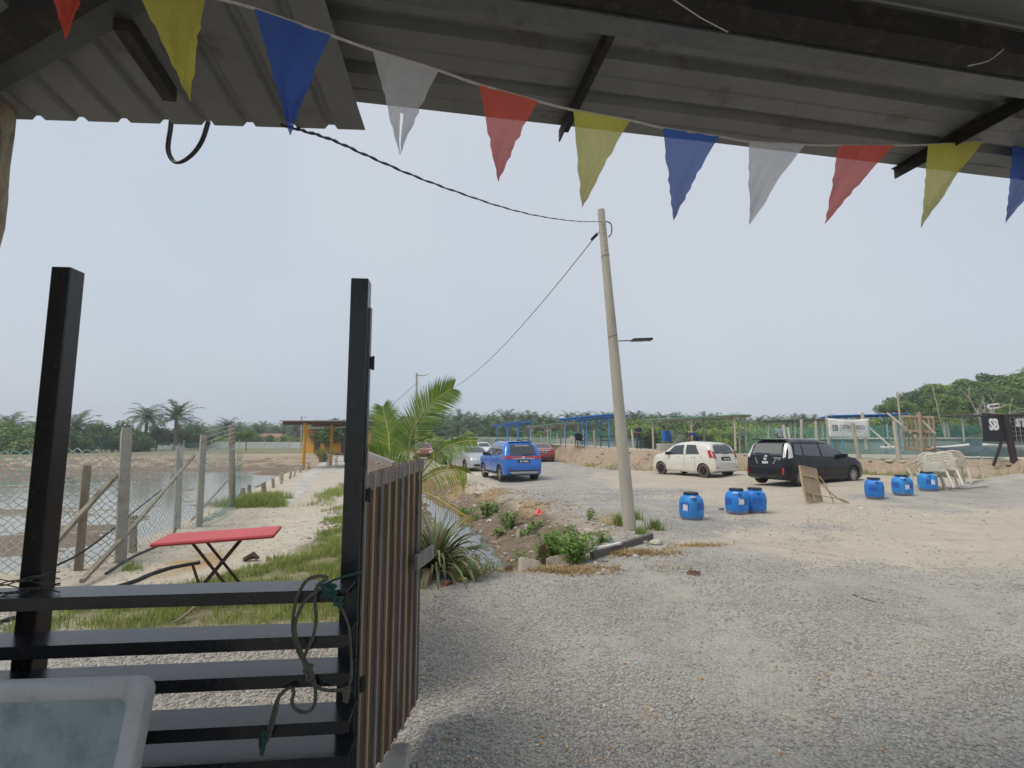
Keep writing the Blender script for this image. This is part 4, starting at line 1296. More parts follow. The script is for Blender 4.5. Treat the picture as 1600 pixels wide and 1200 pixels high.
M_weed = [mat('weed_green', (.15, .31, .05), .55, var=.25, scale=5, trans=.35), mat('weed_dark', (.085, .19, .04), .55, var=.25, scale=5, trans=.35), mat('weed_bright', (.26, .42, .08), .55, var=.2, scale=5, trans=.35)]
weed('bushy dark green weed, the largest one in the near end of the ditch', (905, 878), .38, .40, 1000, .065, M_weed, 1, nst=20)
weed('upright green weed just behind the largest weed in the ditch', (858, 846), .46, .30, 640, .07, M_weed, 2, nst=14)
weed('leafy green weed on the muddy ditch bank under the blue car', (792, 806), .48, .30, 420, .08, M_weed, 3, nst=10)
weed('green weed near the top of the ditch bank, closest to the blue car', (762, 786), .42, .30, 420, .09, M_weed, 4, nst=10)
weed('low leafy weed on the far ditch bank behind the palm frond', (727, 784), .30, .40, 320, .09, M_weed, 5, nst=10)
weed('small weed alone on the gravel edge left of the pole', (922, 812), .26, .12, 110, .07, M_weed, 6, nst=5)
weed('thin weed beside the broken concrete slab at the ditch end', (812, 884), .32, .14, 130, .07, M_weed, 7, nst=6)
weed('grey-green scrub at the right foot of the pandan plant', (735, 902), .34, .38, 800, .04, [M_pan[0], M_weed[1]], 8, nst=22)
weed('dense weed between the two tallest weeds of the ditch', (882, 858), .38, .36, 600, .075, M_weed, 15, nst=14)
for _k, (_px, _lab) in enumerate((((838, 812), 'small bright weed just below the red plastic bag'), ((868, 822), 'small bright weed up the bank behind the upright weed'), ((742, 806), 'small weed on the bare mud left of the blue-car weeds'), ((780, 836), 'small weed by the water under the mud bank'), ((893, 838), 'small leafy weed on the rubble left of the pole'), ((846, 868), 'small weed at the foot of the upright weed'), ((940, 850), 'small weed right of the largest ditch weed'))):
    weed(_lab, _px, .2 + .03 * (_k % 3), .16, 170, .06, M_weed, 50 + _k, nst=7)
weed('low weed among the stones left of the upright weed', (820, 830), .22, .2, 160, .07, M_weed, 9, nst=6)
def tuft(label, px, h, n_, spread, seed):
    g = G(*px)
    for _ in range(10): g = G(px[0], px[1], H(g.x, g.y))
    r2 = np.random.default_rng(seed)
    x = g.x + r2.normal(0, spread, n_); y = g.y + r2.normal(0, spread, n_)
    P = np.stack([x - g.x, y - g.y, height(x, y) - H(g.x, g.y)], 1)
    t_ = thing('grass_tuft', label, 'grass', (g.x, g.y, H(g.x, g.y)))
    o = blades('grass_blades', P, r2.uniform(.4, 1, n_) * h, .009, grass_mats[:1] + grass_mats[2:], None, parent=t_, lean=.8); o['kind'] = 'stuff'
tuft('tall grass tuft left of the foot of the leaning pole', (968, 822), .34, 160, .07, 1)
tuft('low round grass tuft right in front of the leaning pole', (1003, 834), .16, 160, .06, 2)
tuft('grass tuft to the right of the foot of the leaning pole', (1024, 828), .28, 200, .07, 3)
tuft('thin grass tuft directly behind the leaning pole', (995, 812), .28, 80, .06, 4)
tuft('small grass tuft on the sand by the net fence foot', (208, 890), .14, 90, .07, 5)
def bushmass(label, px, h, spread, n_, seed, mats_):
    return weed(label, px, h, spread, n_, .14, mats_, seed, name='bush', nst=24)
bushmass('feathery pale green bush beside the path by the white chair', (505, 722), 1.25, .8, 1500, 20, [grass_mats[0], grass_mats[2], grass_mats[1]])

# ------------------------------------------------------------------ rocks, boards and litter along the ditch
def rock(label, px, size, m, seed, name='rock', cat='rock', flat=.55):
    g = G(*px)
    for _ in range(10): g = G(px[0], px[1], H(g.x, g.y))
    r_ = random.Random(seed)
    bm = bmesh.new(); bmesh.ops.create_icosphere(bm, subdivisions=2, radius=1)
    for v in bm.verts:
        q = v.co.copy(); k = 1 + .28 * math.sin(q.x * 3.1 + seed) * math.cos(q.y * 2.7 + seed * 2) + r_.uniform(-.09, .09)
        v.co = Vector((q.x * size[0] * k, q.y * size[1] * k, q.z * size[2] * k))
    me = bpy.data.meshes.new(name); bm.to_mesh(me); bm.free()
    o = link_mesh(name, me, m); o.location = (g.x, g.y, H(g.x, g.y) + size[2] * .3); o.rotation_euler = (0, 0, r_.uniform(0, 6))
    return tag(o, label, cat)
M_rock = mat('pale_rock', (.44, .40, .33), .9, var=.2, scale=12, bump=.6, bscale=40, col2=(.3, .25, .19), c2scale=6, c2amt=.4)
rock('pale flat stone right of the largest ditch weed', (942, 832), (.12, .09, .06), M_rock, 1)
rock('long pale stone behind the largest ditch weed', (920, 828), (.13, .08, .05), M_rock, 2)
rock('pale boulder beside the dark timber plank', (1025, 850), (.11, .09, .06), M_rock, 3)
rock('upright pale stone in the middle of the mud', (812, 822), (.07, .07, .14), M_rock, 4)
rock('wide pale stone slab at the top of the muddy bank', (750, 772), (.24, .16, .07), M_rock, 5)
rock('tan stone on the left side of the mud bank', (742, 794), (.10, .08, .06), M_rock, 6)
rock('tan stone at the water edge below the palm', (694, 786), (.14, .1, .06), M_rock, 7)
rock('flat tan stone by the far end of the mud', (709, 808), (.14, .1, .05), M_rock, 8)
rock('brown lump at the near edge of the grey water', (775, 850), (.12, .06, .05), mat('rubble_brown', (1, 1, 1)), 9)
rock('dark brown coconut husk by the broken slab', (795, 891), (.05, .05, .05), mat('husk', (.12, .07, .045), .9, var=.3, scale=20, bump=.5), 10, 'coconut_husk', 'husk')
rock('white stone among the weeds on the ditch bank', (830, 860), (.05, .05, .04), M_rock, 12)
b = MB(); b.box((0, 0, .08), (.27, .09, .22), Matrix.Rotation(R(16), 3, 'Y') @ Matrix.Rotation(R(-28), 3, 'X'))
o = b.build('concrete_slab', mat('tan_concrete', (.42, .36, .28), .9, var=.2, scale=8, bump=.4), bevel=.015)
g = G(826, 892); o.location = (g.x, g.y + .1, -.14); o.rotation_euler = (0, 0, R(20)); tag(o, 'broken tan concrete slab leaning at the near end of the ditch', 'slab')
b = MB(); b.box((0, 0, 0), (.06, .05, .42)); o = b.build('timber_stub', M_rust); g = G(850, 880); o.location = (g.x, g.y + .1, -.2); tag(o, 'dark timber stub standing beside the broken slab', 'timber')
M_oldplank = mat('old_dark_plank', (.13, .11, .095), .85, var=.3, scale=8, bump=.4, bscale=40)
def plank(p0, p1, w, h, m, label, z=.03):
    a, c = G(*p0), G(*p1); a.z = H(a.x, a.y) + z; c.z = H(c.x, c.y) + z
    b = MB(); b.bar(a, c, w, h); return tag(b.build('plank', m, bevel=.004), label, 'plank')
plank((925, 874), (1018, 842), .07, .10, M_oldplank, 'long dark weathered plank lying along the ditch edge', .05)
plank((930, 871), (970, 861), .05, .03, mat('white_board', (.66, .65, .63), .6, var=.1), 'short white board lying on the dark plank', .12)
plank((786, 826), (776, 846), .04, .04, M_wpost, 'short pale stick standing out of the mud', .06)
plank((948, 733), (962, 735), .06, .05, M_wpost, 'reddish brown stick on the gravel at the bank foot', .04)
# bottles, cans and scraps
def bottle(px, rot, label):
    g = G(*px)
    for _ in range(8): g = G(px[0], px[1], H(g.x, g.y))
    t_ = thing('plastic_bottle', label, 'bottle', (g.x, g.y, H(g.x, g.y) + .035), rot)
    def sub(name, prof, m):
        b = MB(); b.lathe(prof, 12); o = b.build(name, m, t_, smooth=True); o.rotation_euler = (0, R(84), 0); return o
    sub('bottle_body', [(.02, 0), (.033, .006), (.033, .15), (.028, .17), (.014, .2), (.014, .215)], mat('clear_plastic', (.55, .62, .68), .12, var=.1, spec=.8))
    sub('cap', [(.016, .216), (.016, .232)], mat('blue_cap', (.03, .12, .45), .5))
    sub('bottle_label', [(.0336, .06), (.034, .062), (.034, .115), (.0336, .117)], mat('blue_cap', (1, 1, 1)))
bottle((762, 889), R(-12), 'clear plastic bottle with a blue label at the edge of the grass')
def can(px, rot, label, col, name='drink_can', h=.115, r_=.032):
    g = G(*px)
    for _ in range(8): g = G(px[0], px[1], H(g.x, g.y))
    t_ = thing(name, label, 'can', (g.x, g.y, H(g.x, g.y) + r_), rot)
    b = MB(); b.lathe([(r_ * .8, 0), (r_, .008), (r_, h - .012), (r_ * .82, h)], 14); o = b.build('can_body', col, t_, smooth=True); o.rotation_euler = (0, R(90), 0)
    b = MB(); b.lathe([(r_ * .80, h), (r_ * .80, h + .002)], 14); o = b.build('can_end', mat('aluminium', (.7, .71, .72), .3, .8), t_); o.rotation_euler = (0, R(90), 0)
can((716, 909), R(-30), 'small can with a silver end lying at the foot of the pandan plant', mat('yellow_can', (.32, .28, .06), .4, .3))
can((1123, 797), R(5), 'grey drink can lying between the blue drums', mat('grey_can', (.32, .31, .36), .4, .4))
def scrap(px, label, m, size, seed, name='scrap'):
    g = G(*px)
    for _ in range(8): g = G(px[0], px[1], H(g.x, g.y))
    r_ = random.Random(seed); k = 6
    rows = [[(size[0] * (i / k - .5) + r_.uniform(-.1, .1) * size[0], size[1] * (j / k - .5) + r_.uniform(-.1, .1) * size[1], size[2] * r_.random() * math.sin(math.pi * i / k) + .012) for i in range(k + 1)] for j in range(k + 1)]
    b = MB(); b.grid(rows); o = b.build(name, m, smooth=True); o.location = (g.x, g.y, H(g.x, g.y)); o.rotation_euler = (0, 0, r_.uniform(0, 6)); return tag(o, label, 'litter')
scrap((843, 803), 'crumpled red plastic bag on the ditch bank', mat('red_bag', (.70, .10, .07), .5), (.24, .2, .12), 1, 'plastic_bag')
scrap((1229, 794), 'white scrap of paper on the sand left of the wooden board', mat('white_paper', (.75, .74, .72), .7), (.11, .06, .02), 2)
scrap((1343, 795), 'pale scrap of paper on the sand below the drums', mat('white_paper', (1, 1, 1)), (.14, .05, .02), 3)
scrap((1445, 805), 'thin white scrap of paper in front of the plastic chairs', mat('white_paper', (1, 1, 1)), (.16, .05, .02), 4)
scrap((1085, 897), 'dark brown heap of dung or leaves on the gravel', mat('husk', (1, 1, 1)), (.16, .13, .07), 5, 'dung_heap')
scrap((700, 913), 'reddish dead leaves at the foot of the gate', mat('dead_leaf', (.25, .09, .045), .8), (.16, .1, .03), 6, 'dead_leaves')
scrap((915, 804), 'white plastic scrap high on the ditch bank', mat('white_paper', (1, 1, 1)), (.1, .07, .03), 7)
scrap((765, 814), 'pale plastic scrap lying in the mud', mat('white_paper', (1, 1, 1)), (.16, .1, .04), 8)
b = MB(); b.tube(smooth_path([G(x, y, .012) for x, y in ((1333, 929), (1345, 935), (1362, 939), (1381, 943))], 4), .006, 5)
tag(b.build('stick', M_cable), 'thin dark stick lying alone on the gravel at right', 'stick')
# cigarette ends
M_filter = mat('cigarette_filter', (.50, .25, .08), .8); M_cig = mat('cigarette_paper', (.7, .68, .64), .8)
cb = MB(); cb.tube([(0, 0, 0), (.024, 0, 0)], .0042, 6); cf = cb.mesh('cigarette_filter')
cb = MB(); cb.tube([(.024, 0, 0), (.042, 0, 0)], .0040, 6); cp = cb.mesh('cigarette_paper')
for k in range(34):
    x, y = random.uniform(650, 1420), random.uniform(1020, 1195)
    if k < 6: x, y = ((945, 1190), (859, 1148), (827, 1061), (1010, 1108), (1134, 1134), (735, 1193))[k]
    g = G(x, y)
    t_ = thing('cigarette_end', 'orange-tipped cigarette end trodden into the near gravel', 'cigarette', (g.x, g.y, H(g.x, g.y) + .008), random.uniform(0, 6), 'cigarette ends on the near gravel')
    link_mesh('filter', cf, M_filter, t_)
    if k % 2: link_mesh('paper', cp, M_cig, t_)

# ------------------------------------------------------------------ blue drums
M_drum = mat('blue_drum_plastic', (.022, .20, .62), .42, var=.12, scale=4, spec=.4, col2=(.075, .24, .55), c2scale=7, c2amt=.3)
def drum_mat(name, col, seed):
    m = mat(name, col, .42, var=.12, scale=4, spec=.4, col2=tuple(min(1, c * 1.25 + .03) for c in col), c2scale=5 + seed, c2amt=.3)
    n, l = m.node_tree.nodes, m.node_tree.links                  # dried mud splashed up from the ground
    tc = n.new('ShaderNodeTexCoord'); sx = n.new('ShaderNodeSeparateXYZ'); l.new(tc.outputs['Object'], sx.inputs[0])
    nz = n.new('ShaderNodeTexNoise'); nz.inputs['Scale'].default_value = 14 + seed; nz.inputs['Detail'].default_value = 6; l.new(tc.outputs['Object'], nz.inputs['Vector'])
    a = n.new('ShaderNodeMath'); a.operation = 'MULTIPLY_ADD'; a.inputs[1].default_value = -4.5; a.inputs[2].default_value = .52; l.new(sx.outputs[2], a.inputs[0])
    c = n.new('ShaderNodeMath'); c.operation = 'ADD'; l.new(a.outputs[0], c.inputs[0]); l.new(nz.outputs['Fac'], c.inputs[1])
    r = n.new('ShaderNodeMapRange'); r.inputs[1].default_value = .62; r.inputs[2].default_value = .95; l.new(c.outputs[0], r.inputs[0])
    mx = n.new('ShaderNodeMix'); mx.data_type = 'RGBA'; mx.inputs[7].default_value = (.34, .28, .21, 1); l.new(r.outputs[0], mx.inputs[0])
    b = n['Principled BSDF']; src = b.inputs['Base Color'].links[0].from_socket; l.new(src, mx.inputs[6]); l.new(mx.outputs[2], b.inputs['Base Color'])
    return m
M_drums = [drum_mat('drum_blue_a', (.022, .20, .62), 0), drum_mat('drum_blue_b', (.03, .235, .60), 3), drum_mat('drum_blue_c', (.018, .17, .54), 6)]
M_drumdk = mat('blue_drum_panel', (.012, .10, .42), .4, var=.08, scale=3)
M_lid2 = mat('navy_drum_lid', (.010, .012, .03), .45, var=.15)
M_hand = mat('white_handle', (.72, .73, .73), .5)
M_stick = mat('torn_white_sticker', (.68, .68, .68), .7, var=.1, scale=8, col2=(.35, .45, .6), c2scale=9, c2amt=.3)
DP = [(.135, 0), (.165, .012), (.190, .05), (.203, .11), (.205, .20), (.205, .30), (.198, .355), (.178, .41), (.148, .445), (.128, .458), (.126, .475)]
PW = 3.0
def drum_r(z): return float(np.interp(z, [p[1] for p in DP], [p[0] for p in DP]))
def drum_pt(a, z, off=.004):
    ct, st = math.cos(a), math.sin(a); q = (abs(ct) ** PW + abs(st) ** PW) ** (-1 / PW); r_ = drum_r(z) * q + off
    return Vector((r_ * ct, r_ * st, z))
def drum(px, label, rot, face, sticker):
    g = hit(*px)
    t_ = thing('blue_drum', label, 'drum', (g.x, g.y, H(g.x, g.y) - .01), rot, 'blue plastic drums on the lot')
    t_.scale = (1.06, 1.06, 1.10)
    b = MB(); b.lathe(DP, 36, power=PW); b.build('drum_body', M_drums[int(px[0]) % 3], t_, smooth=True, angle=50)
    b = MB(); b.lathe([(.135, .466), (.142, .47), (.142, .500), (.134, .507), (.118, .507), (.112, .499), (.02, .498)], 26); b.build('lid', M_lid2, t_, smooth=True)
    for a in (.785, .785 + math.pi):
        a += 0
        b = MB(); c = drum_pt(a, .425, .01); s = Vector((-math.sin(a), math.cos(a), 0)); o_ = Vector((math.cos(a), math.sin(a), .35)).normalized()
        b.tube([c + s * .045, c + s * .045 + o_ * .03, c + o_ * .042, c - s * .045 + o_ * .03, c - s * .045], .010, 6); b.build('handle', M_hand, t_)
    fa = face - rot                                   # local angle that looks at the viewer
    def panel(a0, a1, z0, z1, m, name, off, rag=0):
        r_ = random.Random(int(px[0] + a0 * 10))
        b = MB(); rows = [[drum_pt(a0 + (a1 - a0) * i / 8 , z0 + (z1 - z0) * j / 5 + (r_.uniform(-rag, rag) if j in (0, 5) else 0), off) for i in range(9)] for j in range(6)]
        b.grid(rows); b.build(name, m, t_, smooth=True)
    panel(0 - .42, 0 + .42, .20, .325, M_drumdk, 'label_panel', .003)
    panel(math.pi - .42, math.pi + .42, .20, .325, M_drumdk, 'label_panel', .003)
    panel(math.pi * 1.5 - .42, math.pi * 1.5 + .42, .20, .325, M_drumdk, 'label_panel', .003)
    b = MB(); c = drum_pt(fa + .35, .40, -.004); b.box(c, (.07, .05, .05), Matrix.Rotation(fa + .35, 3, 'Z')); b.build('grip', M_drumdk, t_, bevel=.008)
    if sticker:
        panel(fa + sticker[0] - sticker[2], fa + sticker[0] + sticker[2], sticker[1] - .05, sticker[1] + .06, M_stick, 'sticker', .006, .02)
def facing(px): 
    g = G(*px); return math.atan2(-g.y, -g.x)
for px, lab, rot, st in (((1081, 812), 'blue drum standing alone, nearest to the leaning pole', .6, (-.55, .24, .25)), ((1152, 803), 'blue drum with a white sticker, left of the touching pair', .3, (.45, .26, .28)), ((1181, 801), 'blue drum right of the touching pair, without a sticker', 1.35, None),
                         ((1367, 779), 'blue drum leftmost of the three by the plastic chairs', .9, None), ((1411, 774), 'blue drum in the middle of the three by the plastic chairs', .2, (.5, .22, .25)), ((1450, 767), 'blue drum nearest to the plastic chairs', 1.2, (.6, .25, .2))):
    drum(px, lab, rot, facing(px), st)

# ------------------------------------------------------------------ upturned plank table with bent pipe legs
M_boardw = mat('tan_board_wood', (.38, .28, .19), .8, var=.25, scale=8, bump=.3, bscale=40, stretch=(1, 1, .15), col2=(.26, .19, .13), c2scale=4, c2amt=.4)
M_pipe = mat('rusty_cream_pipe', (.44, .33, .2), .7, var=.3, scale=15, col2=(.25, .12, .06), c2scale=14, c2amt=.4)
q = hit(1272, 787)
bt = thing('plank_table', 'upturned plank table standing on its edge with bent pipe legs', 'table', (q.x, q.y, H(q.x, q.y)), R(28))
rotb = Matrix.Rotation(R(-13), 3, 'X') @ Matrix.Rotation(R(9), 3, 'Y')
for k in range(6):
    b = MB(); b.box(rotb @ Vector((-.27 + k * .108, 0, .46)), (.103, .022, .90), rotb); b.build('plank', M_boardw, bt)
for z in (.24, .68):
    b = MB(); b.box(rotb @ Vector((0, -.03, z)), (.60, .03, .035), rotb); b.build('cross_batten', M_pipe, bt)
b = MB()
for s in (-1, 1):
    b.box(rotb @ Vector((.335 * s, -.005, .46)), (.02, .04, .93), rotb)
b.box(rotb @ Vector((0, -.005, .92)), (.69, .04, .02), rotb); b.build('edge_trim', M_pipe, bt)
for P_ in ([(.0, -.05, .66), (.25, -.2, .35), (.5, -.35, .1), (.72, -.4, .02)], [(-.1, -.05, .24), (.2, -.22, .17), (.55, -.4, .1), (.66, -.5, .012)], [(.22, -.05, .67), (.3, -.16, .42), (.34, -.3, .03)], [(-.12, -.06, .24), (-.12, -.1, .08)]):
    b = MB(); b.tube(smooth_path(P_, 5), .016, 6); b.build('pipe_leg', M_pipe, bt, smooth=True)

# ------------------------------------------------------------------ plastic chairs
M_chair = mat('cream_plastic_chair', (.62, .58, .48), .5, var=.12, scale=5, col2=(.45, .41, .32), c2scale=4, c2amt=.35)
M_chairg = mat('green_plastic_chair', (.03, .10, .07), .5); M_chairk = mat('black_plastic_chair', (.02, .02, .022), .5); M_chairy = mat('yellow_plastic_chair', (.55, .36, .05), .5)
def chair(label, loc, rot, m, tilt=(0, 0), name='plastic_chair', group=None, arms=True, holes=True):
    t_ = thing(name, label, 'chair', loc, 0, group)
    t_.rotation_euler = (tilt[0], tilt[1], rot); t_.scale = (1.12, 1.12, 1.15)
    def gr(fn, ni, nj, nm, skip=None):
        b = MB(); rows = [[fn(i / ni, j / nj) for i in range(ni + 1)] for j in range(nj + 1)]
        nc = ni + 1
        b.add([p for r_ in rows for p in r_], [(j * nc + i, j * nc + i + 1, (j + 1) * nc + i + 1, (j + 1) * nc + i) for j in range(nj) for i in range(ni) if not (skip and skip(i, j))])
        return b.build(nm, m, t_, smooth=True, solid=.012)
    gr(lambda s, t: (-.23 + .46 * s, -.24 + .46 * t, .42 + .02 * abs(s - .5) ** 2 * 4 - .02 * math.sin(t * 3.1) - (.03 * max(0, .15 - t) / .15)), 8, 8, 'seat')
    def bk(s, t):
        w = .25 - .05 * t ** 3
        return ((s - .5) * 2 * w, .22 + .16 * t + .04 * ((s - .5) * 2) ** 2 * -1, .42 + .46 * t - .06 * t ** 2 * ((s - .5) * 2) ** 2)
    gr(bk, 17, 15, 'backrest', (lambda i, j: 3 < i < 13 and i % 2 == 0 and 6 < j < 13 and j % 2 == 0) if holes else None)
    for sx in (-1, 1):
        for (y0, y1, yt) in ((-.20, -.25, .42), (.20, .27, .43)):
            b = MB(); b.box(((sx * .235), (y0 + y1) / 2, .21), (.05, .05, .43), Matrix.Rotation((y1 - y0) * 1.2, 3, 'X') @ Matrix.Rotation(-sx * .07, 3, 'Y')); b.build('leg', m, t_, bevel=.012)
        if arms:
            b = MB(); b.tube(smooth_path([(sx * .245, -.22, .42), (sx * .275, -.25, .58), (sx * .28, -.2, .645), (sx * .28, 0, .65), (sx * .265, .2, .66), (sx * .24, .29, .68)], 4), .022, 6); b.build('armrest', m, t_, smooth=True)
    return t_
cg = G(1508, 752)
def cz(x, y): return H(x, y)
chair('cream plastic chair standing upright behind the tipped stack', (13.95, 15.7, cz(13.95, 15.7) + .02), R(105), M_chair, (R(-3), R(4)))
chair('cream plastic chair tipped forward, first of the leaning stack', (12.35, 14.9, cz(12.35, 14.9) + .0), R(158), M_chair, (R(17), R(5)))
chair('cream plastic chair tipped forward, second of the leaning stack', (12.75, 15.0, cz(12.75, 15.0) + .02), R(150), M_chair, (R(20), R(5)))
chair('cream plastic chair at the back of the leaning stack', (12.55, 15.5, cz(12.55, 15.5) + .0), R(165), M_chair, (R(14), R(0)))
wc = G(519, 726)
chair('white plastic chair on the path under the orange shelter', (wc.x, wc.y, H(wc.x, wc.y) + .02), R(100), M_chair)
# broken chair pieces and boards under them
b = MB(); b.bar((13.0, 15.1, H(13.0, 15.1) + .05), (13.8, 14.9, H(13.8, 14.9) + .06), .08, .03)
tag(b.build('broken_slats', mat('pale_grey_board', (.5, .5, .5), .7, var=.15)), 'broken grey plastic slats on the ground below the upright chair', 'debris')
# ================================================================== cars
M_glass = mat('car_glass', (.025, .03, .034), .06, var=.05, spec=.7, coat=.9)
M_glassb = mat('car_glass_light', (.17, .18, .17), .08, var=.05, spec=.6)
M_tyre = mat('tyre_rubber', (.022, .021, .020), .85, var=.2, scale=20, col2=(.10, .085, .065), c2scale=9, c2amt=.35)
M_tyred = mat('dusty_tyre', (.10, .085, .07), .9, var=.2, scale=20)
M_alloy = mat('alloy_rim', (.42, .42, .42), .35, .8, var=.1)
M_rimdk = mat('dark_rim', (.06, .05, .045), .5, .5, var=.15)
M_trim = mat('black_trim', (.018, .018, .019), .6, var=.1)
M_redl = mat('red_lamp', (.38, .012, .012), .12, var=.05, coat=.6)
M_clrl = mat('clear_lamp', (.62, .62, .62), .12, .2, var=.08, coat=.6)
M_chrome = mat('chrome', (.75, .75, .76), .18, .95, var=.03)
M_plate = mat('number_plate', (.012, .012, .012), .5)
M_white = mat('white_print', (.8, .8, .8), .6, var=.02)
M_silverp = mat('silver_trim', (.45, .44, .42), .4, .3)
def paint(name, col, metal=.0):
    dark = max(col) < .03
    return mat(name, col, .3, metal, var=.05, scale=1.5, coat=.5 if dark else .9, spec=.12 if dark else .5)
def text_mesh(txt, size, name='print', align='CENTER', bold=0.0):
    cu = bpy.data.curves.new(name, 'FONT'); cu.body = txt; cu.size = size; cu.align_x = align; cu.align_y = 'CENTER'; cu.extrude = .0005; cu.offset = bold; cu.resolution_u = 2
    o = bpy.data.objects.new(name, cu); COL.objects.link(o)
    dg = bpy.context.evaluated_depsgraph_get(); me = bpy.data.meshes.new_from_object(o.evaluated_get(dg))
    bpy.data.objects.remove(o); bpy.data.curves.remove(cu)
    me.materials.clear()
    return me
def make_wheel(r, w, spokes, mt, mr):
    t = MB(); t.lathe([(r * .62, -w / 2 + .01), (r * .9, -w / 2), (r * .98, -w / 2 + .02), (r, -w / 4), (r, w / 4), (r * .98, w / 2 - .02), (r * .9, w / 2), (r * .62, w / 2 - .01)], 28)
    t.f = t.f[:-2]; t.mi = t.mi[:-2]
    tm = t.mesh('tyre', True, 50)
    q = MB(); q.lathe([(r * .66, w / 2 - .012), (r * .63, w / 2 - .004), (r * .60, w / 2 - .01), (r * .58, w / 2 - .05), (.02, w / 2 - .06)], 28); q.f = q.f[:-2] ; q.mi = q.mi[:-2]
    rm = q.mesh('rim', True, 40)
    s = MB()
    s.lathe([(.05, w / 2 - .05), (.05, w / 2 - .014), (.035, w / 2 - .008), (.01, w / 2 - .008)], 12)
    for k in range(spokes):
        a = 2 * math.pi * k / spokes
        d = Vector((math.cos(a), math.sin(a), 0)); e = Vector((-d.y, d.x, 0))
        for sp in (-1, 1):
            p0 = d * .035 + Vector((0, 0, w / 2 - .018)); p1 = (d * math.cos(.16 * sp) + e * math.sin(.16 * sp)) * r * .61 + Vector((0, 0, w / 2 - .014))
            s.bar(p0, p1, .022, .014)
    sm = s.mesh('spokes')
    for me, m in ((tm, mt), (rm, M_trim), (sm, mr)): me.materials.append(m)
    return tm, rm, sm
class Car:
    def __init__(c, name, label, ref_local, ref_world, heading, L, W, prof, belt, m, zb=.20, k_tum=.16, nose=.5, tail=.4, n_sup=4.2, wheel=(.30, .19), axles=(.72, 3.1), spokes=6, mr=None, mt=None, z=None, arch=.045, trim_low=None):
        c.L, c.W, c.zb, c.k, c.n, c.nose, c.tail = L, W / 2, zb, k_tum, n_sup, nose, tail
        xs = np.linspace(0, L, 600); T = np.interp(xs, [p[0] for p in prof], [p[1] for p in prof])
        kk = 9; Tp = np.pad(T, kk, mode='edge'); T2 = np.convolve(Tp, np.ones(2 * kk + 1) / (2 * kk + 1), 'valid')
        c.xs, c.T = xs, T2
        c.belt = belt
        ca, sa = math.cos(heading), math.sin(heading)
        lx, ly = ref_local[0] - L / 2, ref_local[1]
        wx, wy = ref_world[0] - (lx * ca - ly * sa), ref_world[1] - (lx * sa + ly * ca)
        c.z0 = (min(H(wx, wy), H(ref_world[0], ref_world[1])) if z is None else z)
        c.root = thing(name, label, 'car', (wx, wy, c.z0), heading, None)
        c.body(m, axles, wheel, arch)
        tm, rm, sm = make_wheel(wheel[0], wheel[1], spokes, mt or M_tyre, mr or M_alloy)
        for ax_ in axles:
            for s in (-1, 1):
                o = link_mesh('wheel', tm, None, c.root); o.location = (ax_ - L / 2, s * (c.W - wheel[1] / 2 - .015), wheel[0]); o.rotation_euler = (R(90) * -s, .3 * ax_, 0)
                link_mesh('rim', rm, None, o); link_mesh('spokes', sm, None, o)
    def top(c, x): return float(np.interp(x, c.xs, c.T))
    def plan(c, x):
        u = min(1, x / c.tail) ; v = min(1, (c.L - x) / c.nose)
        return c.W * (1 - .13 * (1 - u) ** 2.4) * (1 - .22 * (1 - v) ** 2.2)
    def bot(c, x):
        return c.zb + .10 * max(0, 1 - x / .35) ** 1.5 + .06 * max(0, 1 - (c.L - x) / .4) ** 1.5
    def sec(c, x):
        T = c.top(x); B = min(c.belt(x) if callable(c.belt) else c.belt, T - .035); return c.bot(x), B, T, c.plan(x)
    def hw(c, x, z):
        zb, B, T, W = c.sec(x)
        if z < zb or z > T: return -1
        if z <= B:
            t = (z - zb) / max(.02, B - zb)
            return W * float(np.interp(t, [0, .08, .2, .5, .62, .9, 1], [.93, .972, .985, 1, .998, .975, .95]))
        s = (z - B) / max(.01, T - B)
        return W * .95 * max(0, 1 - s ** c.n) ** (1 / c.n) * (1 - c.k * (z - B))
    def body(c, m, axles, wheel, arch):
        L = c.L
        st = sorted(set([0, .004, .015, .03, .05, .08, .11, .15, .19, .23] + list(np.linspace(.28, L - .28, 70)) + [L - .23, L - .18, L - .14, L - .1, L - .07, L - .045, L - .025, L - .01, L]))
        ths = [R(a) for a in (8, 17, 27, 37, 47, 57, 66, 74, 80, 85, 90)]
        rows = []
        for x in st:
            zb, B, T, W = c.sec(x)
            half = [(0, zb), (W * .6, zb)]
            for t in (0, .04, .08, .2, .35, .5, .58, .62, .68, .8, .9, .96, 1): half.append((c.hw(x, zb + (B - zb) * t * .9999 + 1e-5), zb + (B - zb) * t))
            for th in ths:
                s = math.sin(th) ** (2 / c.n); z = B + (T - B) * s
                half.append((W * .95 * math.cos(th) ** (2 / c.n) * (1 - c.k * (z - B)) if th < R(89.9) else 0, z))
            ring = [(x - L / 2, -y, z) for y, z in half] + [(x - L / 2, y, z) for y, z in reversed(half[1:-1])]
            rows.append(ring)
        n_ = len(rows[0]); vs = [p for r_ in rows for p in r_]
        fs = [(i * n_ + j, i * n_ + (j + 1) % n_, (i + 1) * n_ + (j + 1) % n_, (i + 1) * n_ + j) for i in range(len(rows) - 1) for j in range(n_)]
        fs.append(tuple(range(n_ - 1, -1, -1))); fs.append(tuple((len(rows) - 1) * n_ + j for j in range(n_)))
        b = MB(); b.add(vs, fs); me = b.mesh('body'); me.materials.append(m); me.materials.append(M_trim)
        bm = bmesh.new(); bm.from_mesh(me); bmesh.ops.recalc_face_normals(bm, faces=bm.faces); bm.to_mesh(me); bm.free()
        o = link_mesh('body', me, None)
        cut = MB()
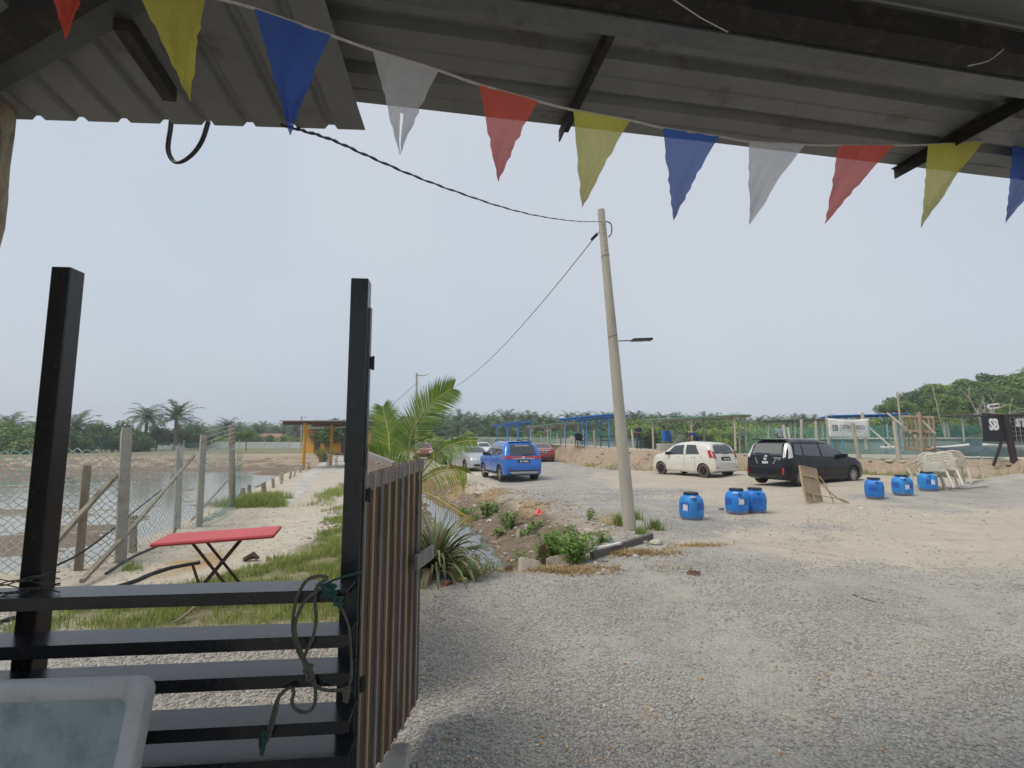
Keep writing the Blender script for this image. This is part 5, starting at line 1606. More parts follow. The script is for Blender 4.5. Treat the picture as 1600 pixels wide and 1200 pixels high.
        for ax_ in axles:
            for s in (-1, 1):
                cut.lathe([(wheel[0] + arch, -.16), (wheel[0] + arch, .16)], 32)
                for i in range(len(cut.v) - 64, len(cut.v)):
                    X_, Y_, Z_ = cut.v[i]; cut.v[i] = (ax_ - L / 2 + X_, s * (c.W - .10) + Z_, wheel[0] + Y_)
        cme = cut.mesh('cut'); cme.materials.append(M_trim)
        bm = bmesh.new(); bm.from_mesh(cme); bmesh.ops.recalc_face_normals(bm, faces=bm.faces); bm.to_mesh(cme); bm.free()
        co_ = link_mesh('cut', cme, None)
        md = o.modifiers.new('b', 'BOOLEAN'); md.operation = 'DIFFERENCE'; md.object = co_; md.solver = 'EXACT'
        try: md.material_mode = 'TRANSFER'
        except Exception: pass
        dg = bpy.context.evaluated_depsgraph_get(); me2 = bpy.data.meshes.new_from_object(o.evaluated_get(dg))
        bpy.data.objects.remove(co_); bpy.data.objects.remove(o)
        me2.name = 'body'
        me2.polygons.foreach_set('use_smooth', [True] * len(me2.polygons)); me2.set_sharp_from_angle(angle=R(38))
        link_mesh('body', me2, None, c.root)
    def rear_x(c, y, z):
        for x in np.linspace(0, c.L * .6, 420):
            if c.hw(x, z) >= abs(y): return x
        return c.L * .6
    def front_x(c, y, z):
        for x in np.linspace(c.L, c.L * .4, 480):
            if c.hw(x, z) >= abs(y): return x
        return c.L * .4
    def q4(c, Q, fn, ni=8, nj=6):
        a, b_, d, e = Q
        return [[fn(*[(a[k] * (1 - s) + b_[k] * s) * (1 - t) + (e[k] * (1 - s) + d[k] * s) * t for k in (0, 1)]) for s in np.linspace(0, 1, ni)] for t in np.linspace(0, 1, nj)]
    def side(c, name, Q, m, off=.006, sides=(-1, 1), parent=None, ni=8, nj=6):
        out = []
        for s in sides:
            b = MB(); b.grid(c.q4(Q, lambda x, z: (x - c.L / 2, s * (max(.0, c.hw(x, z)) + off), z), ni, nj)); out.append(b.build(name, m, parent or c.root, smooth=True))
        return out
    def rear(c, name, Q, m, off=.008, mirror=False, parent=None, ni=9, nj=6):
        for s in ((1, -1) if mirror else (1,)):
            b = MB(); b.grid(c.q4(Q, lambda y, z: (c.rear_x(y, z) - c.L / 2 - off, s * y, z), ni, nj)); o = b.build(name, m, parent or c.root, smooth=True)
        return o
    def front(c, name, Q, m, off=.008, mirror=False, ni=9, nj=6):
        for s in ((1, -1) if mirror else (1,)):
            b = MB(); b.grid(c.q4(Q, lambda y, z: (c.front_x(y, z) - c.L / 2 + off, s * y, z), ni, nj)); o = b.build(name, m, c.root, smooth=True)
        return o
    def plate_rear(c, y, z, w, h, lines, size, bg=True, off=.02):
        x = c.rear_x(y, z) - c.L / 2 - off
        if bg:
            b = MB(); b.box((x, y, z), (.012, w, h)); p = b.build('number_plate', M_plate, c.root, bevel=.003)
        else: p = c.root
        for i, ln in enumerate(lines):
            me = text_mesh(ln, size, 'plate_text', bold=.004); o = link_mesh('plate_text', me, M_white, p)
            o.location = (x - .0085, y, z + (len(lines) - 1) * size * .45 - i * size * .95); o.rotation_euler = (R(90), 0, R(-90))
    def mirrors(c, x, z, m, out=.16):
        for s in (-1, 1):
            y = c.hw(x, z)
            b = MB(); b.box((x - c.L / 2 + .02, s * (y + out * .55), z + .02), (.13, .20, .14)); b.box((x - c.L / 2 + .03, s * (y + .02), z - .03), (.05, .08, .04)); b.build('mirror', m, c.root, bevel=.03)
    def handles(c, xs, z, m):
        for x in xs:
            for s in (-1, 1):
                b = MB(); b.box((x - c.L / 2, s * (c.hw(x, z) + .012), z), (.16, .025, .028)); b.build('door_handle', m, c.root, bevel=.008)
    def seams(c, xs, z0, z1, m=None):
        for x in xs: c.side('door_gap', [(x - .006, z0), (x + .006, z0), (x + .006 , z1), (x - .006, z1)], m or M_trim, .002, ni=2, nj=8)
    def arches(c, axles, r, m):
        for ax_ in axles:
            for s in (-1, 1):
                b = MB()
                pts = [(ax_ + r * math.cos(a), .30 + r * math.sin(a)) for a in np.linspace(R(-8), R(188), 20)]
                rows = []
                for k_ in (1.0, 1.14):
                    rows.append([(ax_ + (x - ax_) * k_ - c.L / 2, s * (max(c.hw(min(max(ax_ + (x - ax_) * k_, .02), c.L - .02), max(z_, c.bot(x) + .02)), c.W * .9) + .012), .30 + (z_ - .30) * k_) for x, z_ in pts])
                b.grid(rows); b.build('arch_trim', m, c.root, smooth=True)

def scribble(c, y0, z0, w, h, n_, name):
    '''short run of small white letter strokes, too blurred in the photo to be read'''
    b = MB(); r_ = random.Random(n_)
    for k in range(n_):
        y = y0 + w * (.5 - (k + .5) / n_); hh = h * r_.uniform(.45, 1)
        for dy in (-.22, .18):
            q = [(y + (dy - .08) * w / n_, z0 - hh / 2), (y + (dy + .08) * w / n_, z0 - hh / 2), (y + (dy + .08) * w / n_, z0 + hh / 2), (y + (dy - .08) * w / n_, z0 + hh / 2)]
            b.grid(c.q4(q, lambda yy, zz: (c.rear_x(yy, zz) - c.L / 2 - .016, yy, zz), 2, 2))
        zz = z0 + r_.choice((-.4, 0, .4)) * hh
        q = [(y - .22 * w / n_, zz - h * .09), (y + .22 * w / n_, zz - h * .09), (y + .22 * w / n_, zz + h * .09), (y - .22 * w / n_, zz + h * .09)]
        b.grid(c.q4(q, lambda yy, z_: (c.rear_x(yy, z_) - c.L / 2 - .017, yy, z_), 2, 2))
    b.build(name, M_white, c.root)
# --- blue SUV, seen from behind-left
Pb = paint('blue_paint', (.006, .135, .54), .1)
rw = G(783, 752, -.14)
c = Car('blue_suv', 'bright blue SUV seen from behind, nearest to the ditch', (.82, .75), (rw.x, rw.y), R(108), 4.43, 1.70,
        [(0, .62), (.02, .80), (.05, 1.0), (.10, 1.06), (.20, 1.25), (.42, 1.60), (.6, 1.665), (1.5, 1.70), (2.3, 1.69), (2.7, 1.62), (3.35, 1.14), (3.7, 1.07), (4.2, .98), (4.36, .86), (4.43, .6)], lambda x: 1.08 - .02 * x, Pb, zb=.27, wheel=(.34, .21), axles=(.82, 3.5), spokes=5, mr=M_silverp, tail=.35, z=-.15)
c.rear('rear_window', [(-.60, 1.10), (.60, 1.10), (.50, 1.56), (-.50, 1.56)], M_glass, .01)
c.side('rear_side_window', [(.62, 1.12), (1.12, 1.11), (1.12, 1.52), (.78, 1.50)], M_glass)
c.side('side_window', [(1.16, 1.11), (1.98, 1.09), (1.98, 1.55), (1.16, 1.53)], M_glass)
c.side('side_window', [(2.05, 1.09), (3.05, 1.07), (2.62, 1.52), (2.05, 1.55)], M_glass)
c.front('windscreen', [(-.62, 1.16), (.62, 1.16), (.52, 1.58), (-.52, 1.58)], M_glass, .01)
c.rear('tail_lamp', [(.34, .98), (.74, .95), (.76, 1.10), (.34, 1.04)], M_redl, .014, True)
c.side('tail_lamp', [(.06, .96), (.32, 1.0), (.24, 1.08), (.08, 1.08)], M_redl, .012)
c.rear('chrome_strip', [(-.5, .955), (.5, .955), (.48, 1.0), (-.48, 1.0)], M_silverp, .016)
c.plate_rear(0, .86, .52, .14, ['JSC 8882'], .10)
c.rear('emblem', [(-.06, 1.0), (.06, 1.0), (.05, 1.07), (-.05, 1.07)], M_chrome, .022)
scribble(c, 0.0, 1.505, .62, .055, 13, 'window_lettering')
c.rear('skid_plate', [(-.52, .33), (.52, .33), (.62, .45), (-.62, .45)], M_silverp, .014)
c.rear('bumper_insert', [(-.72, .45), (.72, .45), (.76, .50), (-.76, .50)], M_trim, .010)
c.rear('reflector', [(.62, .52), (.74, .52), (.76, .57), (.62, .55)], M_redl, .014, True)
c.arches((.82, 3.5), .395, M_trim)
c.side('side_skirt', [(1.25, .28), (3.1, .28), (3.1, .40), (1.25, .40)], M_trim, .006)
c.seams((1.14, 2.02, 3.05), .45, 1.05)
for s in (-1, 1):
    b = MB(); b.bar((1.3 - c.L / 2, s * (c.W + .03), .30), (3.05 - c.L / 2, s * (c.W + .03), .30), .07, .035); b.build('side_step', M_alloy, c.root, bevel=.01)
    b = MB(); b.tube(smooth_path([(.75 - c.L / 2, s * .56, 1.66), (1.0 - c.L / 2, s * .58, 1.735), (1.9 - c.L / 2, s * .59, 1.755), (2.4 - c.L / 2, s * .58, 1.68)], 5), .016, 6); b.build('roof_rail', M_trim, c.root, smooth=True)
c.mirrors(2.95, 1.1, M_trim); c.handles((1.35, 2.2), .98, Pb)
b = MB(); b.box((.58 - c.L / 2, 0, 1.665), (.22, 1.1, .025)); b.build('roof_spoiler', Pb, c.root, bevel=.01)
b = MB(); b.box((.85 - c.L / 2, 0, 1.715), (.13, .05, .06)); b.build('aerial', M_trim, c.root, bevel=.02)
b = MB(); b.bar((c.rear_x(0, 1.12) - c.L / 2 - .03, .02, 1.12), (c.rear_x(0, 1.17) - c.L / 2 - .03, -.36, 1.17), .02, .02); b.build('wiper', M_trim, c.root)

# --- white hatchback
Pw = paint('cream_white_paint', (.66, .64, .57))
rw = G(1102, 746)
c = Car('white_hatchback', 'cream-white hatchback parked left of the black car', (.58, .70), (rw.x, rw.y), R(119), 3.70, 1.665,
        [(0, .5), (.02, .72), (.05, .88), (.12, 1.0), (.30, 1.38), (.42, 1.46), (.8, 1.515), (1.5, 1.545), (2.1, 1.50), (2.45, 1.38), (2.95, 1.03), (3.3, .94), (3.55, .80), (3.66, .66), (3.70, .5)], lambda x: .99 - .035 * x, Pw, zb=.20, wheel=(.29, .18), axles=(.58, 3.02), spokes=6, mr=M_rimdk, mt=M_tyred, nose=.6, tail=.45)
c.rear('rear_window', [(-.60, 1.02), (.60, 1.02), (.50, 1.42), (-.50, 1.42)], M_glass, .01)
c.side('side_window', [(.78, 1.00), (1.52, .98), (1.52, 1.40), (1.02, 1.385)], M_glass)
c.side('side_window', [(1.66, .97), (2.62, .95), (2.24, 1.345), (1.66, 1.395)], M_glass)
c.side('window_shade', [(.78, .992), (2.66, .935), (2.66, .945), (.78, 1.0)], M_trim, .006, ni=10, nj=2)
c.front('windscreen', [(-.62, 1.04), (.62, 1.04), (.50, 1.44), (-.50, 1.44)], M_glass, .01)
c.rear('tail_lamp', [(.60, .80), (.74, .84), (.72, 1.14), (.60, 1.10)], M_redl, .012, True)
c.side('tail_lamp', [(.08, .86), (.24, .84), (.36, 1.14), (.26, 1.2)], M_redl, .012)
c.plate_rear(0, .80, .46, .13, ['WJG 7485'], .085)
c.rear('plate_recess', [(-.30, .73), (.30, .73), (.28, .89), (-.28, .89)], M_trim, .006)
c.rear('emblem', [(-.04, .93), (.04, .93), (.035, .97), (-.035, .97)], M_chrome, .014)
c.rear('bumper_gap', [(-.74, .60), (.74, .60), (.74, .605), (-.74, .605)], M_trim, .004)
c.rear('reflector', [(.52, .42), (.68, .43), (.68, .46), (.52, .45)], M_redl, .010, True)
c.rear('hatch_gap', [(-.58, .66), (-.57, .66), (-.60, 1.0), (-.61, 1.0)], M_trim, .004); c.rear('hatch_gap', [(.57, .66), (.58, .66), (.61, 1.0), (.60, 1.0)], M_trim, .004)
c.front('headlamp', [(.45, .68), (.72, .70), (.70, .86), (.42, .80)], M_clrl, .01, True)
c.seams((1.0, 1.59, 2.72), .32, .95)
c.handles((1.12, 1.95), .86, Pw); c.mirrors(2.5, .98, M_trim)
scribble(c, 0.0, 1.37, .2, .06, 5, 'window_sticker')
b = MB(); b.bar((c.rear_x(0, 1.03) - c.L / 2 - .03, .1, 1.03), (c.rear_x(0, 1.03) - c.L / 2 - .03, -.3, 1.05), .02, .02); b.build('wiper', M_trim, c.root)
b = MB(); b.lathe([(.06, 0), (.06, .006)], 12); o = b.build('fuel_flap', Pw, c.root); o.location = (.68 - c.L / 2, c.hw(.68, .88) + .002, .88); o.rotation_euler = (R(-90), 0, 0)

# --- black MPV
Pk = paint('black_paint', (.006, .007, .010), .0)
rw = G(1249, 762)
c = Car('black_mpv', 'shiny black people carrier parked behind the upturned plank table', (.70, -.73), (rw.x, rw.y), R(24), 4.25, 1.695,
        [(0, .5), (.02, .75), (.05, .92), (.10, 1.02), (.20, 1.30), (.32, 1.53), (.5, 1.575), (1.2, 1.615), (2.0, 1.60), (2.5, 1.50), (3.25, 1.04), (3.7, .90), (4.05, .76), (4.20, .62), (4.25, .45)], lambda x: 1.02 - .04 * x, Pk, zb=.19, wheel=(.31, .2), axles=(.70, 3.45), spokes=8, mr=M_silverp, nose=.7, tail=.35)
c.rear('rear_window', [(-.58, 1.09), (.58, 1.09), (.52, 1.46), (-.52, 1.46)], M_glassb, .012)
c.rear('rear_surround', [(-.66, 1.03), (.66, 1.03), (.60, 1.50), (-.60, 1.50)], M_glass, .006)
c.side('rear_side_window', [(.46, 1.06), (.86, 1.03), (.86, 1.42), (.56, 1.42)], M_glass)
c.side('side_window', [(.92, 1.03), (1.78, .99), (1.70, 1.44), (.92, 1.43)], M_glass)
c.side('side_window', [(1.86, .99), (2.98, .95), (2.38, 1.40), (1.78, 1.44)], M_glass)
c.side('visor', [(.55, 1.43), (2.38, 1.415), (2.36, 1.45), (.6, 1.46)], M_trim, .02, ni=12, nj=2)
c.front('windscreen', [(-.64, 1.05), (.64, 1.05), (.54, 1.5), (-.54, 1.5)], M_glass, .01)
c.rear('tail_lamp', [(.66, .94), (.76, .98), (.66, 1.46), (.60, 1.46)], M_clrl, .014, True)
c.side('tail_lamp', [(.14, .93), (.36, .97), (.40, 1.42), (.30, 1.46)], M_clrl, .012)
c.plate_rear(0, .84, .3, .2, ['W', '8609'], .12, bg=False)
c.rear('emblem', [(-.06, .97), (.06, .97), (.05, 1.03), (-.05, 1.03)], M_chrome, .014)
c.rear('chrome_strip', [(.30, .74), (.33, .74), (.44, .96), (.42, .96)], M_silverp, .012, True)
c.rear('tailgate_line', [(-.66, .62), (.66, .62), (.66, .64), (-.66, .64)], M_trim, .008)
scribble(c, -.46, .95, .3, .045, 7, 'badge'); scribble(c, -.52, .89, .12, .03, 3, 'badge')
c.rear('reflector', [(.66, .40), (.74, .40), (.74, .62), (.68, .62)], M_redl, .014, True)
c.rear('rear_skirt', [(-.74, .26), (.74, .26), (.78, .38), (-.78, .38)], mat('dark_bumper', (.02, .02, .024), .4), .03)
c.side('side_skirt', [(1.05, .20), (3.1, .20), (3.1, .30), (1.05, .30)], mat('dark_bumper', (.02, .02, .024), .4), .02)
b = MB(); b.box((.34 - c.L / 2, 0, 1.565), (.30, 1.22, .03)); b.build('roof_spoiler', Pk, c.root, bevel=.012)
b = MB(); b.tube([(.8 - c.L / 2, 0, 1.6), (.6 - c.L / 2, 0, 1.78)], .008, 5); b.build('aerial', M_trim, c.root)
c.seams((.88, 1.82, 3.02), .32, .98, mat('seam_grey', (.03, .03, .035), .4)); c.handles((1.1, 2.08), .90, Pk); c.mirrors(2.85, .98, Pk, .2)
c.front('headlamp', [(.45, .66), (.74, .68), (.70, .84), (.40, .78)], M_clrl, .01, True)
b = MB(); b.bar((c.rear_x(0, 1.1) - c.L / 2 - .035, -.1, 1.08), (c.rear_x(0, 1.1) - c.L / 2 - .035, .42, 1.10), .02, .02); b.build('wiper', M_trim, c.root)

# --- silver saloon facing us
Ps_ = paint('silver_paint', (.46, .47, .47), .5)
fw_ = G(729, 736, -.15)
sedan_prof = [(0, .5), (.03, .78), (.08, .96), (.5, 1.02), (.75, 1.06), (1.35, 1.36), (1.7, 1.41), (2.3, 1.42), (2.6, 1.36), (3.25, 1.0), (3.7, .92), (4.2, .82), (4.45, .70), (4.53, .5)]
def sedan(name, label, refl, refw, head, m, prof=sedan_prof, L=4.53, W=1.73, rims=M_alloy, wh=(.31, .2), ax_=(.95, 3.67), z=None, spokes=5):
    c = Car(name, label, refl, refw, head, L, W, prof, lambda x: .96 - .015 * x, m, zb=.18, wheel=wh, axles=ax_, spokes=spokes, mr=rims, nose=.7, tail=.5, z=z)
    c.front('windscreen', [(-.66, 1.03), (.66, 1.03), (.52, 1.37), (-.52, 1.37)], M_glass, .01)
    c.rear('rear_window', [(-.60, 1.08), (.60, 1.08), (.50, 1.36), (-.50, 1.36)], M_glass, .01)
    c.side('side_window', [(1.05, .99), (1.95, .97), (1.95, 1.33), (1.42, 1.30)], M_glass)
    c.side('side_window', [(2.02, .97), (3.0, .95), (2.55, 1.28), (2.02, 1.33)], M_glass)
    c.front('headlamp', [(.36, .60), (.76, .62), (.72, .78), (.34, .74)], M_clrl, .012, True)
    c.front('grille', [(-.28, .60), (.28, .60), (.30, .78), (-.30, .78)], M_chrome, .010)
    c.front('air_intake', [(-.55, .30), (.55, .30), (.6, .42), (-.6, .42)], M_trim, .010)
    c.rear('tail_lamp', [(.40, .74), (.78, .76), (.78, .90), (.44, .88)], M_redl, .012, True)
    c.rear('boot_trim', [(-.40, .86), (.40, .86), (.40, .90), (-.40, .90)], M_chrome, .012)
    c.rear('lower_bumper', [(-.7, .30), (.7, .30), (.74, .42), (-.74, .42)], M_trim, .012)
    c.seams((1.98, 3.06), .32, .93); c.handles((1.35, 2.2), .84, m); c.mirrors(2.95, .98, m)
    c.front('front_plate', [(-.24, .46), (.24, .46), (.24, .56), (-.24, .56)], M_plate, .016)
    return c
c = sedan('silver_saloon', 'silver saloon car facing us, parked left of the blue SUV', (3.67, -.73), (fw_.x, fw_.y), R(-66), Ps_, rims=M_alloy, wh=(.32, .21), z=-.16)
kf = G(702, 726, -.15)
c = sedan('black_saloon', 'black car facing us between the palm fronds and the silver saloon', (4.3, -.4), (kf.x, kf.y), R(-72), paint('navy_black_paint', (.012, .014, .022)), z=-.16)
# red saloon from behind
Pr = paint('red_paint', (.26, .018, .022), .1)
rr0 = G(862, 722, -.05)
c = sedan('red_saloon', 'dark red saloon seen from behind, right of the blue SUV', (.95, -.72), (rr0.x, rr0.y), R(97), Pr, rims=M_rimdk, z=-.06)
c.plate_rear(0, .74, .5, .13, ['WA 1385'], .10)
# red hatchback, mostly hidden by the palm
rh = G(663, 718, -.15)
hatch_prof = [(0, .5), (.03, .85), (.12, 1.0), (.35, 1.4), (.6, 1.47), (1.5, 1.52), (2.1, 1.47), (2.85, 1.02), (3.4, .9), (3.65, .62), (3.7, .5)]
def hatch(name, label, refl, refw, head, m, z=-.16):
    c = Car(name, label, refl, refw, head, 3.7, 1.66, hatch_prof, lambda x: .98 - .03 * x, m, wheel=(.29, .18), axles=(.6, 3.05), spokes=6, nose=.6, z=z)
    c.front('windscreen', [(-.6, 1.05), (.6, 1.05), (.5, 1.42), (-.5, 1.42)], M_glass, .01)
    c.rear('rear_window', [(-.56, 1.04), (.56, 1.04), (.48, 1.38), (-.48, 1.38)], M_glass, .01)
    c.side('side_window', [(.8, 1.0), (1.55, .98), (1.55, 1.38), (1.0, 1.36)], M_glass); c.side('side_window', [(1.66, .97), (2.6, .95), (2.2, 1.33), (1.66, 1.38)], M_glass)
    c.front('headlamp', [(.42, .62), (.72, .66), (.68, .82), (.40, .76)], M_clrl, .01, True); c.rear('tail_lamp', [(.56, .8), (.74, .84), (.70, 1.1), (.58, 1.06)], M_redl, .01, True)
    c.front('air_intake', [(-.5, .32), (.5, .32), (.54, .46), (-.54, .46)], M_trim, .010)
    c.mirrors(2.5, .98, m); return c
hatch('red_hatchback', 'bright red hatchback half hidden behind the palm fronds', (3.4, 0), (rh.x, rh.y), R(-75), paint('bright_red_paint', (.26, .025, .018)))
wv = G(757, 714, -.15)
hatch('white_hatchback', 'white car right behind the silver saloon, only its roof and windscreen showing', (3.2, 0), (wv.x, wv.y), R(-80), paint('plain_white_paint', (.68, .69, .70)))
# white pickup far back
pk = G(702, 707, -.15)
c = Car('white_pickup', 'white pickup truck farthest back in the row of parked cars', (4.2, 0), (pk.x, pk.y), R(-75), 5.0, 1.8,
        [(0, .6), (.02, 1.0), (1.55, 1.02), (1.65, 1.2), (1.75, 1.68), (2.2, 1.76), (2.9, 1.74), (3.6, 1.15), (4.6, 1.02), (4.95, .8), (5.0, .55)], lambda x: 1.08, paint('plain_white_paint', (1, 1, 1)), zb=.35, wheel=(.36, .22), axles=(1.0, 4.05), z=-.16)
c.front('windscreen', [(-.68, 1.18), (.68, 1.18), (.56, 1.66), (-.56, 1.66)], M_glass, .01)
c.rear('rear_window', [(-.6, 1.25), (.6, 1.25), (.55, 1.6), (-.55, 1.6)], M_glass, .01)
c.side('side_window', [(1.95, 1.12), (2.6, 1.12), (2.6, 1.62), (1.95, 1.62)], M_glass); c.side('side_window', [(2.7, 1.12), (3.4, 1.12), (2.95, 1.6), (2.7, 1.62)], M_glass)
c.front('headlamp', [(.5, .8), (.82, .82), (.8, .96), (.48, .94)], M_clrl, .01, True); c.front('grille', [(-.4, .72), (.4, .72), (.42, .94), (-.42, .94)], M_trim, .01); c.mirrors(3.3, 1.12, M_trim)
# ================================================================== the raised bank on the right: shelters, nets, banners, people
M_bluep = mat('blue_paint_steel', (.06, .28, .62), .55, var=.12, scale=3)
M_blueroof = mat('blue_roof_sheet', (.03, .20, .66), .5, var=.1, scale=1.5)
M_greenroof = mat('pale_green_roof_sheet', (.16, .33, .24), .55, var=.15, scale=1.5, col2=(.3, .34, .28), c2scale=1, c2amt=.4)
M_palepost = mat('pale_timber', (.50, .46, .38), .8, var=.15, scale=4)
p = hit(1021, 703)
shelter('pond_shelter', 'pale-posted shelter with a green sheet roof behind the white hatchback', (p.x, p.y), (p.x + 3.9, p.y - 3.2), 2.2, 2.86, 3.0, M_greenroof, M_palepost, 3, .06, .35, base=1.0, zback=.05)
shelter('pond_shelter', 'blue-roofed blue-posted shelter directly left of the leaning pole', (3.9, 37.2), (6.7, 35.1), 2.2, 3.1, 3.3, M_blueroof, M_bluep, 3, .042, .4, base=1.05)
shelter('pond_shelter', 'pale-posted shelter with a thin green roof left of the blue-roofed one', (1.7, 46), (4.6, 44), 2.4, 2.75, 3.0, M_greenroof, M_palepost, 3, .06, .4, base=.9)
shelter('pond_shelter', 'small blue-roofed shelter above the roof of the blue SUV', (-1.6, 55), (.6, 53.5), 2.2, 3.15, 3.45, M_blueroof, M_bluep, 3, .06, .5, base=.2)
shelter('pond_shelter', 'low dark-roofed shelter beyond the man in the checked shirt', (26.8, 53.0), (31.2, 51), 2.4, 3.55, 3.6, mat('brown_roof_sheet', (.16, .13, .11), .7, var=.15), M_palepost, 3, .07, .5, base=1.75)
shelter('pond_shelter', 'blue pipe-framed shelter standing behind the white banner', (25.0, 38.5), (28.6, 37.5), 2.4, 3.4, 3.45, M_blueroof, M_bluep, 2, .042, .6, base=.8)
shelter('pond_shelter', 'flat dark-roofed shelter behind the black banner at right', (40.0, 45.0), (45, 43.5), 2.4, 3.75, 3.8, mat('brown_roof_sheet', (1, 1, 1)), M_palepost, 3, .07, .6, base=1.5)

# far shore: liner, white rim and netted fence
M_liner = mat('grey_green_pond_liner', (.20, .25, .22), .8, var=.2, scale=.6, col2=(.3, .31, .28), c2scale=.4, c2amt=.4)
M_rimw = mat('white_pond_rim', (.58, .56, .5), .8, var=.12, scale=1)
def far_pt(px, d):
    tx = (px - 800) / F
    for Yd in np.arange(28, 110, .25):
        x = tx * Yd
        if bank_d(np.array([x]), np.array([Yd]))[0] >= d: return Vector((x, Yd, 0))
    return Vector((tx * 75, 75, 0))
rim_px = list(range(905, 1700, 35))
rim = [far_pt(px, 32.0) for px in rim_px]
rimp = thing('pond_wall', 'pale-topped lined wall along the far shore of the fishing pond', 'wall', rim[len(rim) // 2])
b = MB(); b.grid([[q + Vector((0, 0, .5)) for q in rim], [q + Vector((0, .5, 1.72)) for q in rim]]); b.build('liner', M_liner, rimp, world=True)
b = MB()
for i in range(len(rim) - 1): b.bar(rim[i] + Vector((0, .6, 1.74)), rim[i + 1] + Vector((0, .6, 1.74)), .5, .16)
b.build('coping', M_rimw, rimp, world=True)
M_gnet = mat('green_shade_net', (.05, .20, .13), .8, var=.25, scale=1.2, trans=.3, alpha=.42)
def far_fence(label, pts, h, nposts, net_m=True, zoff=0.0, mp=None, cell=.45):
    t_ = thing('net_fence', label, 'fence', pts[0])
    P = [Vector((q.x, q.y, q.z + zoff)) for q in pts]
    path = [(q.x, q.y, q.z) for q in P]
    if net_m:
        b = MB(); b.grid([[q for q in P], [q + Vector((0, 0, h)) for q in P]]); b.build('shade_net', M_gnet, t_, world=True)
    net('net_mesh', path, 0, h, cell, .03 if cell > .3 else .02, M_netg, t_, 5, .3)
    L = [0]
    for i in range(len(P) - 1): L.append(L[-1] + (P[i + 1] - P[i]).length)
    for k in range(nposts):
        s = L[-1] * k / (nposts - 1); i = max(0, min(len(P) - 2, int(np.searchsorted(L, s)) - 1)); f = (s - L[i]) / max(1e-6, L[i + 1] - L[i]); q = P[i].lerp(P[i + 1], f)
        b = MB(); b.tube([q - Vector((0, .05, .3)), q + Vector((.04 * math.sin(k * 2.1), -.05, h + .18))], .06, 5); b.build('post', mp or M_palepost, t_, world=True)
far_fence('green netted fence on the far shore of the fishing pond', [far_pt(px, 34.0) + Vector((0, 0, 1.75)) for px in range(860, 1700, 40)], 1.2, 24)
far_fence('pale green netted fence behind the parked cars', [Vector((-9, 74, .1)), Vector((-3, 72, .1)), Vector((2, 70, .3)), Vector((6, 68, .6))], 1.7, 8)
# white tarpaulin walls far off
def wallbox(label, a, c, h, m, name='wall', th=.3):
    b = MB(); a, c = Vector(a), Vector(c); b.bar(a + Vector((0, 0, h / 2)), c + Vector((0, 0, h / 2)), th, h); return tag(b.build(name, m), label, 'wall')
wallbox('long pale wall behind the green netted fence in the middle', (-9, 78, 0), (12, 82, 0), 2.0, M_rimw)
wallbox('long low white wall beyond the left pond, left of the orange shelters', (-86, 92, 0), (-30, 97, 0), 1.2, mat('bright_rim', (.66, .66, .64), .8, var=.1, scale=1))
far_fence('teal netted fence at the far left beyond the pond', [Vector((-88, 72, .1)), Vector((-72, 74, .1)), Vector((-58, 76, .1))], 1.9, 8)
far_fence('thin posts and netting on the far bank right of the left pond', [Vector((-56, 80, .1)), Vector((-44, 80, .1)), Vector((-34, 78, .1))], 1.3, 6, False)
b = MB(); b.box((-86, 80, 1.0), (14, 5, 2.0)); b.box((-86, 80, 2.1), (15, 6, .15)); tag(b.build('green_shed', mat('dark_green_tarp', (.03, .11, .08), .8)), 'low dark green shed at the far left edge', 'shed')
b = MB(); b.grid([[(-61.5, 120, 2.1), (-54.5, 120, 2.1)], [(-60.5, 123, 3.1), (-55.5, 123, 3.1)], [(-61.5, 126, 2.1), (-54.5, 126, 2.1)]]); b.box((-58, 123, 1.05), (6, 5, 2.1))
tag(b.build('red_roofed_house', mat('red_roof', (.30, .15, .12), .8, var=.2)), 'house with a faded red roof among the far trees', 'house')

# near net on the bank with leaning posts
M_lean = mat('weathered_pole', (.42, .38, .30), .85, var=.25, scale=6, bump=.3, bscale=30, stretch=(1, 1, .2))
nf = thing('net_fence', 'sagging net fence on leaning posts along the top of the soil bank', 'fence', hit(1344, 717))
pp = [hit(1157, 709), hit(1230, 716), hit(1344, 718), hit(1405, 720), hit(1480, 716), hit(1575, 726)]
net('net_mesh', [(q.x, q.y, q.z) for q in pp], 0, 1.6, .15, .011, M_netg, nf, 8, .2, .06)
def npost(bpx, tpx, r=.07, parent=nf, m=None, dY=0.0):
    q = hit(*bpx); tq = atY(tpx[0], tpx[1], q.y + dY); b = MB(); b.tube([q - Vector((0, 0, .2)), tq], [r, r * .85], 7); b.build('post', m or M_lean, parent, world=True, smooth=True)
npost((1344, 717), (1332, 661), .095); npost((1405, 720), (1397, 657), .095); npost((1480, 708), (1475, 659), .10); npost((1157, 709), (1154, 666), .07)
npost((1478, 662), (1456, 604), .045) if False else None
def pole3(label, a, c, Ya, Yc, r=.04, m=None, name='pole'):
    b = MB(); b.tube([atY(a[0], a[1], Ya), atY(c[0], c[1], Yc)], r, 6); return tag(b.build(name, m or M_lean, smooth=True), label, 'pole')
q = hit(1480, 708)
pole3('long thin leaning pole rising from the thick post near the chairs', (1480, 700), (1457, 604), q.y + .15, q.y + .3, .04)
pole3('thin upright pole at the left edge of the slatted gate', (1411, 704), (1402, 612), 24.0, 24.0, .045)
pole3('white diagonal prop right of the white banner', (1392, 698), (1357, 667), 24.2, 25.8, .035, M_palepost)
pole3('diagonal prop from the blue frame down to the slatted gate', (1437, 688), (1386, 645), 23.0, 24.5, .045)
